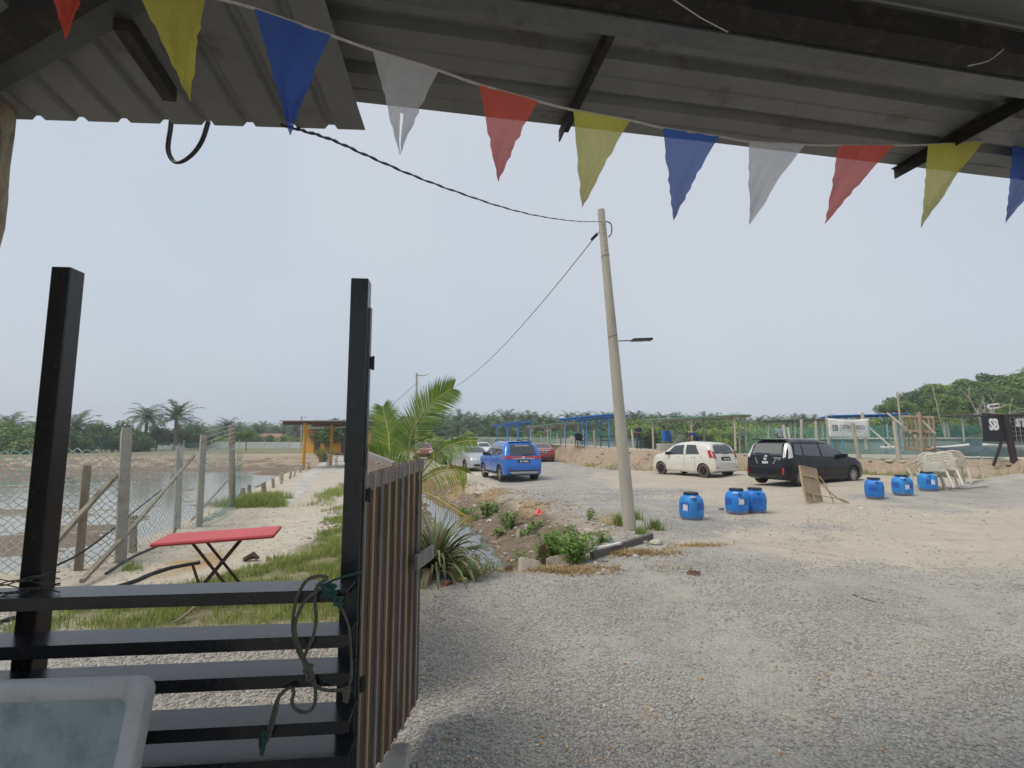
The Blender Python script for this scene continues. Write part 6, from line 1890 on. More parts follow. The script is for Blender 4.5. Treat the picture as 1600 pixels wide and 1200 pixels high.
for a, c, lab in (((1253, 700), (1252, 655), 'tall pale post right of the low dark-roofed shelter'), ((1277, 700), (1274, 658), 'slim post midway between the checked shirt and the white banner'), ((1229, 700), (1224, 664), 'pale board leaning beside the man in the checked shirt'), ((1236, 700), (1231, 668), 'narrow board leaning right of the man in the checked shirt')):
    pole3(lab, a, c, 29, 29.3, .075, M_palepost if 'board' in lab else None)
pole3('pale post standing behind the netted fence left of the leaning pole', (930, 700), (928, 672), 40, 40, .08, M_palepost)
pole3('pale post on the bank right of the leaning pole', (990, 700), (987, 671), 33, 33, .07, M_palepost)

# white banner
M_ban = mat('white_banner_cloth', (.78, .77, .76), .75, var=.05, scale=3); M_ink = mat('banner_ink', (.03, .03, .035), .7, var=.05); M_blackban = mat('black_banner_cloth', (.02, .021, .03), .7, var=.1, scale=3)
YB = 25.6
ban = thing('white_banner', 'white banner with black lettering hung behind a leaning post', 'banner', atY(1326, 690, YB))
tl, tr, br, bl = (atY(x, y, YB) for x, y in ((1293, 653), (1357, 654), (1360, 684), (1296, 683)))
rows = []
for j in range(9):
    t = j / 8; rows.append([(tl.lerp(tr, s)).lerp(bl.lerp(br, s), t) + Vector((0, .02 * math.sin(s * 11 + t * 3), -.07 * math.sin(s * math.pi) * (1 - t) ** 2)) for s in np.linspace(0, 1, 17)])
b = MB(); b.grid(rows); b.build('cloth', M_ban, ban, world=True, smooth=True, solid=.003)
ang_b = math.atan2((tr - tl).y, (tr - tl).x)
def word(txt, px, py, Yd, size, m, parent, bold=.0, sx=1.0, rz=0.0, name='lettering', tilt=0):
    me = text_mesh(txt, size, name, bold=bold); o = link_mesh(name, me, m, parent); q = atY(px, py, Yd)
    o.matrix_parent_inverse = wmat(parent).inverted(); o.location = q; o.rotation_euler = (R(90), tilt, rz); o.scale = (sx, 1, 1); return o
word('STRIKEBRO', 1334, 668, YB - .07, .30, M_ink, ban, .002, .74)
word('F I S H I N G', 1334, 673.6, YB - .07, .11, M_ink, ban, .0, .95)
word('SB', 1305, 669, YB - .07, .42, M_ink, ban, .006, .72)
b = MB(); b.box(atY(1313.6, 669, YB - .06), (.012, .004, .36)); b.build('rule', M_ink, ban, world=True)
pole3('post carrying the left edge of the white banner', (1296, 700), (1291, 649), YB + .12, YB + .12, .06)
pole3('post carrying the right side of the white banner', (1354, 702), (1347, 645), YB + .15, YB + .15, .075, M_palepost)

# slatted timber gate leaning open
sg = thing('slatted_gate', 'tall slatted timber gate standing open behind the drums', 'gate', atY(1435, 706, 22.4))
for k in range(8):
    t = k / 7
    b = MB(); a = atY(1410 + 48 * t, 650 + 1.5 * t, 22.6 - .9 * t); c = atY(1414 + 47 * t, 703 + 3 * t, 22.6 - .9 * t); b.bar(a, c, .085, .03, (0, 1, 0)); b.build('slat', M_boardw if k % 3 else M_lean, sg, world=True)
for y0, y1 in ((650, 652), (672, 675), (699, 702)):
    b = MB(); b.bar(atY(1408, y0, 22.57), atY(1460, y1, 21.65), .03, .09); b.build('cross_rail', M_boardw, sg, world=True)
b = MB(); b.bar(atY(1432, 648, 22.1), atY(1462, 678, 21.6), .05, .05); b.build('diagonal_brace', M_palepost, sg, world=True)
pole3('stout post in front of the slatted gate', (1441, 706), (1436, 644), 21.9, 21.9, .06, M_boardw)

# black banner, meshed gate and its dark frame at the right edge
q = hit(1584, 727); YK = q.y
bb_ = thing('black_banner', 'black banner with white lettering on the dark frame at the right edge', 'banner', atY(1600, 690, YK + .25))
def bbp(x, y, dy=.045): return atY(x, y, YK + dy)
b = MB(); b.grid([[bbp(x, 650 + (x - 1600) * .01) for x in np.linspace(1534, 1720, 12)], [bbp(x, 690) for x in np.linspace(1536, 1722, 12)]]); b.build('cloth', M_blackban, bb_, world=True, solid=.003)
word('SB', 1553, 664, YK + .03, .60, M_white, bb_, .03, .62)
word('STRIKEBRO', 1626, 661, YK + .03, .42, M_white, bb_, .03, .92)
word('F I S H I N G', 1630, 669.5, YK + .03, .16, M_white, bb_, .006, 1.35)
b = MB(); b.box(bbp(1577, 664, .03), (.04, .004, .5)); b.build('rule', M_white, bb_, world=True)
fr_ = thing('dark_gate_frame', 'dark timber gate frame with wire grid at the right edge', 'gate', q)
M_dkw = mat('dark_maroon_timber', (.035, .022, .024), .7, var=.2)
b = MB(); b.bar(atY(1586, 728, YK), atY(1570, 648, YK), .20, .12, (0, 1, 0)); b.build('frame_post', M_dkw, fr_, world=True)
b = MB(); b.bar(atY(1572, 650, YK), atY(1720, 645, YK), .08, .1); b.build('frame_rail', M_dkw, fr_, world=True)
b = MB(); b.bar(atY(1535, 647, YK + .1), atY(1575, 650, YK + .02), .06, .08); b.build('frame_rail', M_dkw, fr_, world=True)
b = MB(); b.bar(atY(1552, 728, YK + .1), atY(1565, 690, YK + .05), .07, .07, (0, 1, 0)); b.build('strut', M_dkw, fr_, world=True)
b = MB()
for k in range(20): b.bar(atY(1578 + k * 7, 652, YK - .03), atY(1584 + k * 7, 706, YK - .03), .009, .009, (0, 1, 0))
for k in range(8): b.bar(atY(1577 + k * .8, 652 + k * 7.2, YK - .03), atY(1720, 650 + k * 7.2, YK - .03), .009, .009)
b.build('wire_grid', M_palepost, fr_, world=True)['kind'] = 'stuff'
ar = thing('arrow_sign', 'small white arrow sign on top of the dark gate frame', 'sign', atY(1552, 646, YK + .1))
pc_ = atY(1553, 634.5, YK + .1); rot_s = R(-6)
def asg(x, z): return pc_ + Vector((x * math.cos(rot_s) - 0, 0, x * -math.sin(rot_s) + z))
sgn = [(-.27, .0), (-.20, .10), (.22, .10), (.22, -.10), (-.20, -.10)]
b = MB(); b.add([asg(x, z) for x, z in sgn] + [asg(x, z) + Vector((0, .02, 0)) for x, z in sgn], [(0, 4, 3, 2, 1), (5, 6, 7, 8, 9)] + [(i, (i + 1) % 5, 5 + (i + 1) % 5, 5 + i) for i in range(5)]); b.build('board', M_white, ar, world=True)
o = word('SQUARE', 1553.5, 634.5, YK + .085, .115, M_ink, ar, .006, .85); o.rotation_euler = (R(90), R(-6), 0)
b = MB(); b.bar(atY(1553, 650, YK + .12), atY(1553, 636, YK + .12), .05, .03, (0, 1, 0)); b.bar(atY(1549, 650, YK + .12), atY(1549, 642, YK + .12), .05, .03, (0, 1, 0)); b.build('stand', M_lean, ar, world=True)

# pipes, tarpaulin and boulders on the bank
def pond_pipe(label, a, c, Ya, Yc, r, m):
    b = MB(); b.tube(smooth_path([atY(a[0], a[1], Ya), atY((a[0] + c[0]) / 2, (a[1] + c[1]) / 2 + .6, (Ya + Yc) / 2), atY(c[0], c[1], Yc)], 4), r, 8); return tag(b.build('pipe', m, smooth=True), label, 'pipe')
M_pvc = mat('white_pvc', (.70, .70, .68), .5, var=.08)
pond_pipe('white plastic pipe lying behind the chairs', (1455, 700), (1515, 695), 22.5, 21.5, .055, M_pvc)
pond_pipe('long white plastic pipe behind the dark gate frame', (1535, 695), (1690, 702), 21.0, 19.0, .06, M_pvc)
pond_pipe('white plastic pipe near the base of the white banner', (1375, 699), (1402, 698), 25, 24.6, .06, M_pvc)
scr = MB(); rows = [[atY(1450 + 110 * s, 697 + 8 * t - 7 * math.sin(s * 9) * .4 * t, 23.2 - 1.6 * t) + Vector((0, 0, .05 * math.sin(s * 25 + t * 6))) for s in np.linspace(0, 1, 24)] for t in np.linspace(0, 1, 7)]
scr.grid(rows); tag(scr.build('tarpaulin', mat('dark_blue_tarp', (.035, .04, .06), .5, var=.3, scale=3), smooth=True), 'crumpled dark tarpaulin heaped behind the plastic chairs', 'tarpaulin')
for k, (px, sz) in enumerate((((1392, 721), .17), ((1412, 722), .14), ((1440, 722), .18), ((1468, 721), .16), ((1452, 717), .22), ((1500, 724), .15))):
    g = hit(*px); r_ = random.Random(k)
    bm = bmesh.new(); bmesh.ops.create_icosphere(bm, subdivisions=2, radius=1)
    for v in bm.verts:
        k_ = 1 + .2 * math.sin(v.co.x * 3 + k) * math.cos(v.co.y * 3) + r_.uniform(-.08, .08); v.co = Vector((v.co.x * sz * k_ * 1.4, v.co.y * sz * k_, v.co.z * sz * .5 * k_))
    me = bpy.data.meshes.new('boulder'); bm.to_mesh(me); bm.free()
    o = link_mesh('boulder', me, M_rock); o.location = g + Vector((0, 0, sz * .1)); tag(o, 'pale boulder at the top of the soil bank near the slatted gate', 'boulder', 'boulders on the bank top')
# concrete apron heap at the right edge
M_apron = mat('cracked_apron', (.42, .37, .30), .9, var=.2, scale=3, bump=.5, bscale=20, col2=(.48, .45, .39), c2scale=1, c2amt=.4)
# dark chairs and things under the shelters
for (px, py, Y_, rot, m, lab) in ((945, 697, 36.2, 80, M_chairk, 'black plastic chair under the blue-roofed shelter'), (906, 697, 37.5, 10, M_chairk, 'dark plastic chair at the left post of the blue-roofed shelter'), (893, 688, 58, 180, M_chair, 'white plastic chair by the far netted fence'), (1526, 682, 47.5, 200, M_chairy, 'yellow plastic chair on the far shore at right')):
    a = atY(px, py, Y_); a.z = max(H(a.x, a.y), .3); chair(lab, a, R(rot), m, holes=False)
tk = atY(1042, 690, 34.5); tk.z = 1.05
t_ = thing('blue_tank', 'tall blue plastic tank under the green-roofed shelter', 'tank', tk)
b = MB(); b.lathe([(.30, .45), (.33, .5), (.33, 1.1), (.30, 1.15), (.08, 1.17)], 20); b.build('tank_body', M_drum, t_, smooth=True)
b = MB()
for sx in (-.22, .22):
    for sy in (-.22, .22): b.box((sx, sy, .22), (.05, .05, .45))
b.box((0, 0, .43), (.6, .6, .04)); b.build('stand', M_lean, t_)
tb = atY(1055, 700, 31.5); tb.z = 1.0
t_ = thing('concrete_trough', 'low concrete trough with white netting beside the shelter post', 'trough', tb)
b = MB(); b.box((0, 0, .16), (2.1, .8, .4)); b.build('trough_body', M_conc, t_, bevel=.02)
b = MB(); b.box((0, 0, .365), (1.9, .6, .012)); b.build('fill', mat('grey_sand_fill', (.45, .43, .4), .9), t_)

# ------------------------------------------------------------------ people
M_skin = mat('skin', (.24, .13, .085), .6, var=.05); M_hair = mat('dark_hair', (.012, .010, .009), .6)
M_navy = mat('navy_cloth', (.018, .035, .09), .85, var=.15, scale=6); M_royal = mat('royal_blue_shirt', (.02, .05, .28), .8, var=.1); M_jean = mat('blue_jeans', (.03, .06, .13), .85, var=.15)
mp_ = bpy.data.materials.new('checked_shirt'); mp_.use_nodes = True
_n, _l = mp_.node_tree.nodes, mp_.node_tree.links
_tc = _n.new('ShaderNodeTexCoord'); _c1 = _n.new('ShaderNodeTexChecker'); _c1.inputs['Scale'].default_value = 11
_c1.inputs['Color1'].default_value = (.62, .64, .68, 1); _c1.inputs['Color2'].default_value = (.05, .06, .12, 1)
_l.new(_tc.outputs['Object'], _c1.inputs['Vector']); _l.new(_c1.outputs['Color'], _n['Principled BSDF'].inputs['Base Color'])
def person(label, loc, rotz, J, shirt, trousers, hair=M_hair, hem=.95, sleeve=.6):
    """J: joints of the posed figure in metres; skin-modifier body, one continuous mesh"""
    names = list(J)
    idx = {k: i for i, k in enumerate(names)}
    edges = [('pelvis', 'waist'), ('waist', 'chest'), ('chest', 'neck'), ('neck', 'jaw'), ('jaw', 'head')]
    for s in 'LR':
        edges += [('chest', 'sh' + s), ('sh' + s, 'el' + s), ('el' + s, 'wr' + s), ('wr' + s, 'ha' + s), ('ha' + s, 'f1' + s), ('ha' + s, 'th' + s), ('pelvis', 'hip' + s), ('hip' + s, 'kn' + s), ('kn' + s, 'an' + s), ('an' + s, 'toe' + s)]
    rad = {'pelvis': (.15, .11), 'waist': (.135, .10), 'chest': (.165, .115), 'neck': (.055, .055), 'jaw': (.07, .085), 'head': (.078, .098), 'sh': (.07, .07), 'el': (.045, .045), 'wr': (.03, .028), 'ha': (.038, .022), 'f1': (.02, .012), 'th': (.012, .012), 'hip': (.09, .095), 'kn': (.06, .062), 'an': (.042, .045), 'toe': (.04, .032)}
    me = bpy.data.meshes.new('body'); me.from_pydata([J[k] for k in names], [(idx[a], idx[c]) for a, c in edges], [])
    o = bpy.data.objects.new('body', me); COL.objects.link(o)
    md = o.modifiers.new('skin', 'SKIN'); md.use_smooth_shade = True
    sv = me.skin_vertices[0].data
    for k in names:
        r_ = rad.get(k) or rad[k[:-1]]; sv[idx[k]].radius = r_; sv[idx[k]].use_root = (k == 'pelvis')
    o.modifiers.new('sub', 'SUBSURF').levels = 2
    dg = bpy.context.evaluated_depsgraph_get(); m2 = bpy.data.meshes.new_from_object(o.evaluated_get(dg)); bpy.data.objects.remove(o)
    m2.materials.clear()
    for m in (M_skin, shirt, trousers, M_trim, hair): m2.materials.append(m)
    JV = {k: Vector(v) for k, v in J.items()}
    segs = [(JV[a], JV[c], a, c) for a, c in edges]
    for p_ in m2.polygons:
        cn = p_.center; best = None
        for a, c, na_, nb_ in segs:
            d = c - a; t = max(0, min(1, (cn - a).dot(d) / max(1e-9, d.length_squared))); q_ = (cn - (a + d * t)).length
            if best is None or q_ < best[0]: best = (q_, na_, nb_, t)
        _, na_, nb_, t = best; k = 1
        if nb_ in ('jaw', 'head') or (nb_ == 'neck' and t > .7): k = 0
        elif nb_[:2] in ('wr', 'ha', 'f1', 'th') or (nb_[:2] == 'el' and t > sleeve): k = 0
        elif nb_[:3] == 'hip' or nb_[:2] in ('kn', 'an') or (nb_ == 'waist' and t < .25): k = 2
        elif nb_[:3] == 'toe': k = 3
        if k == 0 and nb_ in ('jaw', 'head'):
            hd = JV['head']; f_ = (JV['jaw'] - JV['neck'])
            if cn.z > hd.z - .01 or cn.y > hd.y + .02: k = 4          # figures look towards -Y locally; hair on crown and back
        p_.material_index = k
    t_ = thing('person', label, 'person', loc, rotz)
    link_mesh('body', m2, None, t_)
    # face: nose, ears, hair cap
    hd = JV['head']
    b = MB(); b.tube([hd + Vector((0, -.088, -.01)), hd + Vector((0, -.112, -.045)), hd + Vector((0, -.092, -.055))], [.008, .016, .010], 6); b.build('nose', M_skin, t_, smooth=True)
    for s in (-1, 1):
        b = MB(); b.lathe([(.012, -.02), (.018, 0), (.012, .02)], 8, (s * .082, .005, hd.z - .02)); 
        b.v = [(x, y + hd.y, z) for x, y, z in b.v]; b.build('ear', M_skin, t_, smooth=True)
        b = MB(); b.lathe([(.004, -.006), (.010, 0), (.004, .006)], 8, (s * .032 + hd.x, hd.y - .092, hd.z)); b.build('eye', M_white, t_, smooth=True)
    return t_
def standing(arms='down', lean=0.0):
    J = {'pelvis': (0, 0, .94), 'waist': (0, .0, 1.08), 'chest': (0, .01, 1.32), 'neck': (0, .01, 1.48), 'jaw': (0, -.01, 1.56), 'head': (0, -.01, 1.65)}
    for s, g in (('L', 1), ('R', -1)):
        J['sh' + s] = (.185 * g, .01, 1.40)
        if arms == 'down': J.update({'el' + s: (.23 * g, .03, 1.12), 'wr' + s: (.235 * g, -.04, .88), 'ha' + s: (.235 * g, -.06, .81), 'f1' + s: (.23 * g, -.07, .72), 'th' + s: (.215 * g, -.1, .79)})
        else: J.update({'el' + s: (.25 * g, .0, 1.14), 'wr' + s: (.10 * g, -.2, 1.12), 'ha' + s: (.03 * g, -.23, 1.13), 'f1' + s: (-.04 * g, -.24, 1.14), 'th' + s: (.03 * g, -.25, 1.17)})
        J.update({'hip' + s: (.095 * g, 0, .90), 'kn' + s: (.11 * g, -.015, .49), 'an' + s: (.12 * g, .02, .08), 'toe' + s: (.13 * g, -.14, .035)})
    return J
pz = atY(998, 697, 35.5); pz.z = H(pz.x, pz.y)
person('person in dark navy clothes standing on the bank with folded arms', pz, R(10), standing('fold'), M_navy, M_jean)
J = standing('down')
bend = {}
for k, (x, y, z) in J.items():
    if k in ('waist', 'chest', 'neck', 'jaw', 'head') or k[:2] in ('sh', 'el', 'wr', 'ha', 'f1', 'th'):
        a = R(62); dy, dz = y, z - .94; y2, z2 = dy * math.cos(a) - dz * math.sin(a), dz * math.cos(a) + dy * math.sin(a); bend[k] = (x, y2, z2 + .94)
    else: bend[k] = (x, y, z)
for s, g in (('L', 1), ('R', -1)):
    sx_, sy_, sz_ = bend['sh' + s]
    bend.update({'el' + s: (sx_ + .03 * g, sy_ - .05, sz_ - .28), 'wr' + s: (sx_, sy_ - .18, sz_ - .48), 'ha' + s: (sx_ - .01 * g, sy_ - .21, sz_ - .55), 'f1' + s: (sx_ - .02 * g, sy_ - .23, sz_ - .63), 'th' + s: (sx_ - .05 * g, sy_ - .22, sz_ - .57)})
pb_ = atY(1091, 697, 31.0); pb_.z = H(pb_.x, pb_.y) + .02
person('person in a royal blue shirt bending over behind the white hatchback', pb_, R(-80), bend, M_royal, M_navy, mat('straw_hat', (.45, .33, .12), .8))
pq = atY(1219, 700, 31.0); pq.z = H(pq.x, pq.y)
person('person in a blue and white checked shirt seen from behind above the black car', pq, R(185), standing('down'), mp_, M_jean, mat('grey_hair', (.14, .10, .085), .7))

# smoke drifting from a grill under the green-roofed shelter
sm = bpy.data.materials.new('white_smoke'); sm.use_nodes = True
_n, _l = sm.node_tree.nodes, sm.node_tree.links
_n.remove(_n['Principled BSDF']); pv = _n.new('ShaderNodeVolumePrincipled'); pv.inputs['Color'].default_value = (.95, .95, .96, 1)
_tc = _n.new('ShaderNodeTexCoord'); _nz = _n.new('ShaderNodeTexNoise'); _nz.inputs['Scale'].default_value = 2.6; _nz.inputs['Detail'].default_value = 3; _mr = _n.new('ShaderNodeMapRange')
_mr.inputs[1].default_value = .42; _mr.inputs[2].default_value = .7; _mr.inputs[3].default_value = 0; _mr.inputs[4].default_value = 4
_l.new(_tc.outputs['Object'], _nz.inputs['Vector']); _l.new(_nz.outputs['Fac'], _mr.inputs[0]); _l.new(_mr.outputs[0], pv.inputs['Density']); _l.new(pv.outputs[0], _n['Material Output'].inputs['Volume'])
bm = bmesh.new()
for (dx, dz, r_) in ((0, 0, .30), (-.18, .30, .26), (.28, .2, .3), (.42, .42, .24), (-.28, .52, .2)):
    ret = bmesh.ops.create_icosphere(bm, subdivisions=2, radius=r_)
    bmesh.ops.translate(bm, verts=ret['verts'], vec=(dx, 0, dz))
me = bpy.data.meshes.new('smoke'); bm.to_mesh(me); bm.free()
o = link_mesh('smoke', me, sm); o.location = atY(1058, 688, 32.2); tag(o, 'white smoke drifting from a grill beside the person bending over', 'smoke', kind='stuff')
# ================================================================== trees
def palm_mesh(seed, nfr=30, R_=3.6, droopy=1.0):
    r_ = np.random.default_rng(seed); V_, F_ = [], []
    n0 = 0
    for k in range(nfr):
        a = k * 2.39996 + r_.uniform(-.2, .2); el = R(82) - R(95) * (k / nfr) ** .85 + r_.uniform(-.1, .1); L = R_ * r_.uniform(.85, 1.1)
        d = np.array([math.cos(a), math.sin(a)]); side = np.array([-d[1], d[0], 0]); p = np.array([0, 0, 0.]); pts = [p.copy()]; e = el
        for i in range(7):
            p = p + np.array([d[0] * math.cos(e), d[1] * math.cos(e), math.sin(e)]) * L / 7; pts.append(p.copy()); e -= (.10 + .10 * droopy) * (.5 + i * .16)
        pts = np.array(pts)
        for i in range(1, 20):
            t = i / 20; s = t * 7; j = min(int(s), 6); q = pts[j] * (1 - s + j) + pts[j + 1] * (s - j); tg = pts[j + 1] - pts[j]; tg = tg / np.linalg.norm(tg)
            ll = .85 * math.sin(math.pi * (.15 + .8 * t)) ** .6 * R_ / 3.6
            for sg in (-1, 1):
                dv = side * sg * .75 + tg * .65 + np.array([0, 0, r_.uniform(-.35, .25)]); dv = dv / np.linalg.norm(dv); tip = q + dv * ll + np.array([0, 0, -.16 * ll]); w = tg * .075
                V_ += [q - w, q + w, tip]; F_.append((n0, n0 + 1, n0 + 2)); n0 += 3
    return np_mesh('palm_crown', V_, F_)
def broad_mesh(seed, nleaf=2600, ls=.26, shape=(1, 1, .8), nclump=26):
    """crown of unit radius*3: leaf clumps on a lumpy shell"""
    r_ = np.random.default_rng(seed)
    c = r_.normal(size=(nclump, 3)); c /= np.linalg.norm(c, axis=1)[:, None]; c[:, 2] = np.abs(c[:, 2]) * 1.1 - .35
    c = c * r_.uniform(.45, 1.0, (nclump, 1)) * np.array(shape)[None] * 2.4
    rad = r_.uniform(.55, 1.05, nclump)
    w = rad ** 2; ci = r_.choice(nclump, nleaf, p=w / w.sum())
    d = r_.normal(size=(nleaf, 3)); d /= np.linalg.norm(d, axis=1)[:, None]
    P = c[ci] + d * rad[ci][:, None] * (r_.random((nleaf, 1)) ** .35)
    nrm = d + r_.normal(0, .6, (nleaf, 3)); nrm /= np.linalg.norm(nrm, axis=1)[:, None]
    t1 = np.cross(nrm, np.array([0.3, .2, 1.])); t1 /= np.linalg.norm(t1, axis=1)[:, None] + 1e-9; t2 = np.cross(nrm, t1)
    s = ls * r_.uniform(.6, 1.3, (nleaf, 1))
    V_ = np.stack([P - t1 * s, P + t2 * s * .55, P + t1 * s, P - t2 * s * .55], 1).reshape(-1, 3)
    F_ = np.arange(nleaf * 4).reshape(-1, 4)
    mi = (ci * 7 + r_.integers(0, 2, nleaf)) % 3
    return np_mesh('leafy_crown', V_, F_, mi), c
def limb_mesh(c, h, r0, seed, ntop=7):
    r_ = random.Random(seed); b = MB()
    top = Vector((0, 0, 0))
    b.tube([(0, 0, -h), (r_.uniform(-.1, .1), r_.uniform(-.1, .1), -h * .5), (0, 0, -.6), (.05, 0, .6)], [r0, r0 * .8, r0 * .6, r0 * .35], 7)
    for k in range(ntop):
        q = Vector(c[k]); s = Vector((0, 0, -h * .35 * r_.random() - .4)); b.tube([s, s.lerp(q, .5) + Vector((0, 0, .15)), q], [r0 * .4, r0 * .25, r0 * .1], 5)
    return b.mesh('trunk')
M_palmleaf = [mat('oil_palm_leaf', (.095, .155, .062), .55, var=.3, scale=.6, trans=.2)]
M_tr = mat('tree_trunk', (.20, .165, .12), .9, var=.3, scale=4); M_trp = mat('pale_trunk', (.42, .38, .31), .9, var=.2, scale=4)
GREENS = {'dark': [mat('leaf_dark_a', (0.061, 0.123, 0.038), .6, var=.3, scale=.8, trans=.25), mat('leaf_dark_b', (0.096, 0.166, 0.052), .6, var=.3, scale=.8, trans=.25), mat('leaf_dark_c', (0.131, 0.219, 0.061), .6, var=.3, scale=.8, trans=.25)],
          'mid': [mat('leaf_mid_a', (0.105, 0.193, 0.044), .6, var=.3, scale=.8, trans=.25), mat('leaf_mid_b', (0.166, 0.271, 0.061), .6, var=.3, scale=.8, trans=.25), mat('leaf_mid_c', (0.228, 0.333, 0.070), .6, var=.3, scale=.8, trans=.25)],
          'light': [mat('leaf_light_a', (0.193, 0.280, 0.061), .6, var=.25, scale=.8, trans=.3), mat('leaf_light_b', (0.280, 0.385, 0.088), .6, var=.25, scale=.8, trans=.3), mat('leaf_light_c', (0.350, 0.455, 0.123), .6, var=.25, scale=.8, trans=.3)]}
palms = [palm_mesh(s, 30 + 3 * s, 3.6, .8 + .25 * s) for s in range(4)]
for me in palms: me.materials.append(M_palmleaf[0])
broads = {}
for gname, gm_ in GREENS.items():
    for s in range(3):
        me, c = broad_mesh(s * 5 + len(broads) + 1, 8000, .14, ((1, 1, .8), (1.15, 1, .7), (.85, .9, 1.15))[s], 30)
        for m in gm_: me.materials.append(m)
        broads[(gname, s)] = (me, c)
tmesh = {}
def palm_tree(label, x, y, ztop, seed, group=None, sc=1.0, base=None):
    zb = H(x, y) if base is None else base
    hgt = max(1.2, ztop - 2.6 * sc - zb)
    t_ = thing('oil_palm', label, 'palm', (x, y, zb), seed * 1.7, group)
    key = ('p', round(hgt))
    if key not in tmesh:
        b = MB(); b.tube([(0, 0, -.3), (.06, 0, key[1] * .5), (0, 0, key[1] + .2)], [.30, .24, .24], 8); me = b.mesh('trunk'); me.materials.append(M_tr); tmesh[key] = me
    link_mesh('trunk', tmesh[key], None, t_)
    o = link_mesh('crown', palms[seed % 4], None, t_); o.location = (0, 0, key[1]); o.scale = (sc, sc, sc); o.rotation_euler = (0, 0, seed)
def broad_tree(label, x, y, ztop, wid, kind, seed, group=None, name='broadleaf_tree', pale=False, cat='tree', base=None):
    zb = H(x, y) if base is None else base
    me, c = broads[(kind, seed % 3)]
    s = wid / 5.4
    up = (2.4 * .85 + .8) * s
    hgt = max(.5, ztop - up - zb)
    t_ = thing(name, label, cat, (x, y, zb), seed * 2.1, group)
    key = ('b', kind, seed % 3, round(hgt / s * 2) / 2, pale)
    if key not in tmesh:
        tm = limb_mesh(c, key[3], .17, seed); tm.materials.append(M_trp if pale else M_tr); tmesh[key] = tm
    o = link_mesh('trunk', tmesh[key], None, t_); o.location = (0, 0, hgt); o.scale = (s, s, s)
    o = link_mesh('crown', me, None, t_); o.location = (0, 0, hgt); o.scale = (s, s, s * random.Random(seed).uniform(.85, 1.1))
def ztop(py, Y_): return atY(800, py, Y_).z
rt = random.Random(5)
# single palms on the left
for (px, py, Y_, sc, lab) in ((12, 641, 74, 1.1, 'oil palm at the far left edge'), (117, 640, 72, 1.15, 'oil palm just right of the left black post'), (227, 634, 84, 1.05, 'oil palm with a bare pale trunk, left of the tallest pair'), (273, 627, 84, 1.25, 'tallest oil palm left of the netted end post'), (52, 651, 80, .8, 'small oil palm between the left edge and the left black post'), (356, 651, 110, 1.0, 'oil palm rising just behind the round end post'), (300, 655, 105, 1.0, 'oil palm right of the tallest one')):
    q = atY(px, 690, Y_); palm_tree(lab, q.x, q.y, ztop(py, Y_), int(px) % 7, None, sc, base=0)
for (px, py, Y_, w, kind, lab) in ((178, 646, 80, 7.5, 'dark', 'broad round tree between the two left palms'), (150, 654, 78, 6, 'mid', 'mid green tree right behind the left black post'), (20, 658, 66, 8, 'mid', 'olive green tree mass at the far left'), (60, 664, 64, 7, 'mid', 'low olive tree left of the black post'), (245, 655, 88, 6.5, 'dark', 'dark tree below the two tall palms'), (292, 655, 92, 6.5, 'dark', 'dark tree right of the tallest left palm'), (210, 660, 76, 6, 'dark', 'dark green tree under the bare-trunked palm'), (385, 666, 70, 2.4, 'mid', 'small dark tree on the bank behind the netted end post'), (528, 640, 62, 6, 'dark', 'dark airy tree half hidden by the black gate post'), (110, 664, 68, 6, 'dark', 'low green tree under the second left palm')):
    q = atY(px, 690, Y_); broad_tree(lab, q.x, q.y, ztop(py, Y_), w, kind, int(px), base=0)
# far plantation: rows of oil palms
k = 0
for row, (Y0, ytop0) in enumerate(((92, 661), (104, 652), (118, 647), (132, 645))):
    px = 285 + row * 9
    while px < 1420:
        Y_ = Y0 + rt.uniform(-4, 4)
        left = px < 560
        yt = (662 if left else ytop0) + rt.uniform(-6, 4) + (3 if px > 1000 else 0)
        if left: Y_ += 45
        if not (540 < px < 560):
            q = atY(px, 690, Y_)
            palm_tree('dark green oil palm in the far plantation behind the ponds', q.x, q.y, ztop(yt, Y_), k, 'oil palms of the far plantation', rt.uniform(1.15, 1.5), base=0)
        k += 1
        px += rt.uniform(20, 34) * (100 / Y0)
# broadleaf trees in the middle and on the right
mids = [(1020, 634, 88, 8, 'mid'), (1048, 630, 90, 8, 'dark'), (1078, 634, 86, 8, 'mid'), (1108, 636, 88, 7, 'dark'), (990, 640, 80, 6, 'mid'), (1003, 648, 62, 4.2, 'light'), (1135, 640, 84, 7, 'mid'), (1165, 646, 80, 7, 'light'), (1195, 644, 82, 7, 'mid'), (1230, 648, 78, 6, 'light'), (1265, 650, 78, 6, 'mid'), (1285, 645, 84, 6, 'dark'), (1320, 650, 80, 6, 'mid'), (1350, 648, 82, 6, 'light'), (1375, 646, 80, 6, 'mid'), (1180, 655, 70, 5, 'light'), (1245, 656, 70, 5, 'mid'), (1110, 655, 72, 5, 'light'), (1060, 655, 72, 5, 'mid'), (1296, 643, 68, 4.6, 'light'), (1365, 632 + 8, 70, 4.5, 'light')]
for i, (px, py, Y_, w, kind) in enumerate(mids):
    q = atY(px, 690, Y_); broad_tree(('dark green', 'mid green', 'pale green')[('dark', 'mid', 'light').index(kind)] + ' broadleaf tree in the belt behind the fishing pond', q.x, q.y, ztop(py, Y_), w, kind, i * 3 + 1, f'{kind} trees behind the fishing pond', base=.5)
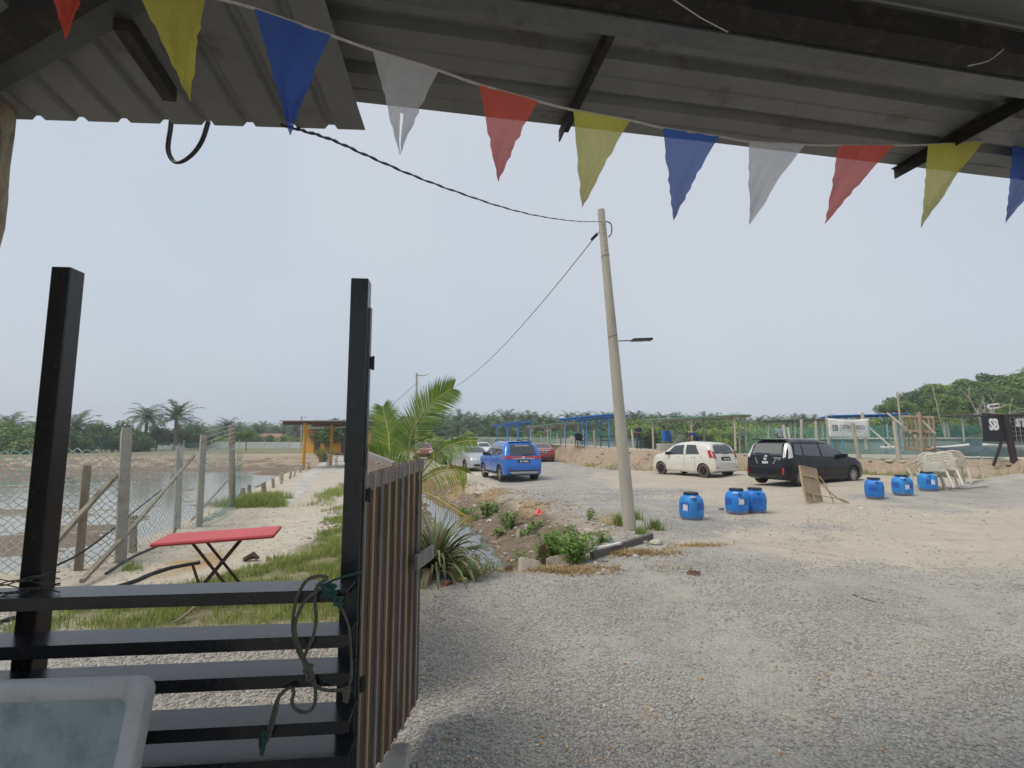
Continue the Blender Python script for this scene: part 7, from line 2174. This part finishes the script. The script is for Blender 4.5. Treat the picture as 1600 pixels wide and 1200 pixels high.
forest = [(1405, 622, 72, 7), (1432, 606, 74, 8), (1462, 597, 73, 8), (1492, 590, 75, 8), (1522, 583, 72, 8), (1553, 577, 74, 8.5), (1585, 571, 72, 9), (1620, 567, 73, 9), (1655, 565, 75, 9), (1420, 634, 62, 6.5), (1450, 622, 63, 7), (1480, 616, 62, 7), (1512, 612, 63, 7), (1545, 606, 62, 7), (1578, 600, 63, 7), (1612, 598, 62, 7), (1440, 640, 58, 5), (1474, 646, 57, 4.5), (1505, 640, 57, 5), (1538, 636, 57, 5), (1570, 634, 57, 5), (1604, 632, 57, 5), (1425, 650, 56, 3.6), (1497, 652, 55, 3.4), (1690, 566, 74, 9), (1730, 570, 72, 9), (1650, 600, 62, 7), (1690, 604, 62, 7)]
for i, (px, py, Y_, w) in enumerate(forest):
    q = atY(px, 690, Y_); kind = ('mid', 'dark', 'mid', 'light')[i % 4] if i < 9 else ('dark', 'dark', 'mid')[i % 3]
    if 21 < i < 24: kind = 'light'
    broad_tree(('dark green', 'mid green', 'yellow-green')[('dark', 'mid', 'light').index(kind)] + ' tree in the tall wood at the right edge', q.x, q.y, ztop(py - 6 + rt.uniform(-7, 7), Y_), w * rt.uniform(.7, .9), kind, i * 2 + 1, f'{kind} trees of the wood at right', pale=(i % 2 == 0), base=1.2)
# undergrowth behind nets and at the foot of the trees
us_ = [(px, rt.uniform(58, 70) if px > 1000 else rt.uniform(84, 94)) for px in range(300, 1420, 24)]
for i, (px, Y_) in enumerate(us_):
    if px < 560: Y_ += 20
    q = atY(px, 690, Y_); broad_tree('low rounded bush at the foot of the far trees', q.x, q.y, ztop(669 if px > 560 else 674, Y_) + rt.uniform(-.3, .4), 4.6, ('mid', 'dark', 'light', 'mid')[i % 4], i * 5 + 2, 'bushes at the foot of the far trees', 'bush', cat='bush', base=.3)
for i, (px, py, Y_, w, lab) in enumerate(((683, 672, 60, 3.2, 'light green bush behind the white pickup'), (668, 668, 62, 3.5, 'light green bush left of the white pickup'), (720, 678, 58, 2.0, 'small brownish bush right of the white pickup'), (858, 688, 48, 1.4, 'round dark bush on the bank above the red saloon'))):
    q = atY(px, 690, Y_); broad_tree(lab, q.x, q.y, ztop(py, Y_), w, 'light' if i < 2 else 'mid', i + 40, None, 'bush', cat='bush', base=0)
# bare grey tree in front of the wood
b = MB(); q0 = atY(1555, 680, 54); q0.z = 1.5
def limb(p, d, L, r, dep):
    e = p + d * L; b.tube([p, p.lerp(e, .5) + Vector((rt.uniform(-.1, .1), 0, rt.uniform(-.1, .1))) * L * .3, e], [r, r * .8, r * .6], 5)
    if dep:
        for _ in range(3): limb(p.lerp(e, rt.uniform(.5, 1)), (d + Vector((rt.gauss(0, .5), rt.gauss(0, .5), rt.gauss(.05, .3)))).normalized(), L * rt.uniform(.5, .75), r * .55, dep - 1)
limb(q0, Vector((.03, 0, 1)), 3.0, .10, 4)
tag(b.build('bare_tree', M_trp), 'leafless grey tree in front of the wood at the right edge', 'tree')
b = MB(); q0 = atY(1538, 680, 55); q0.z = 1.5; limb(q0, Vector((-.12, 0, 1)), 3.6, .10, 2)
tag(b.build('bare_tree', M_trp), 'thin pale leaning trunk left of the leafless tree', 'tree')

# ================================================================== haze
hm = bpy.data.materials.new('haze_air'); hm.use_nodes = True
_n, _l = hm.node_tree.nodes, hm.node_tree.links
_n.remove(_n['Principled BSDF']); pv = _n.new('ShaderNodeVolumePrincipled')
pv.inputs['Color'].default_value = (.86, .91, .98, 1); pv.inputs['Density'].default_value = HAZE; pv.inputs['Anisotropy'].default_value = 0.0
_l.new(pv.outputs[0], _n['Material Output'].inputs['Volume'])
b = MB(); b.box((0, 0, 8), (820, 820, 22)); me = b.mesh('haze')
if HAZE > 0:
    o = link_mesh('haze', me, hm); tag(o, 'thin pale haze hanging over the whole place', 'haze', kind='stuff')
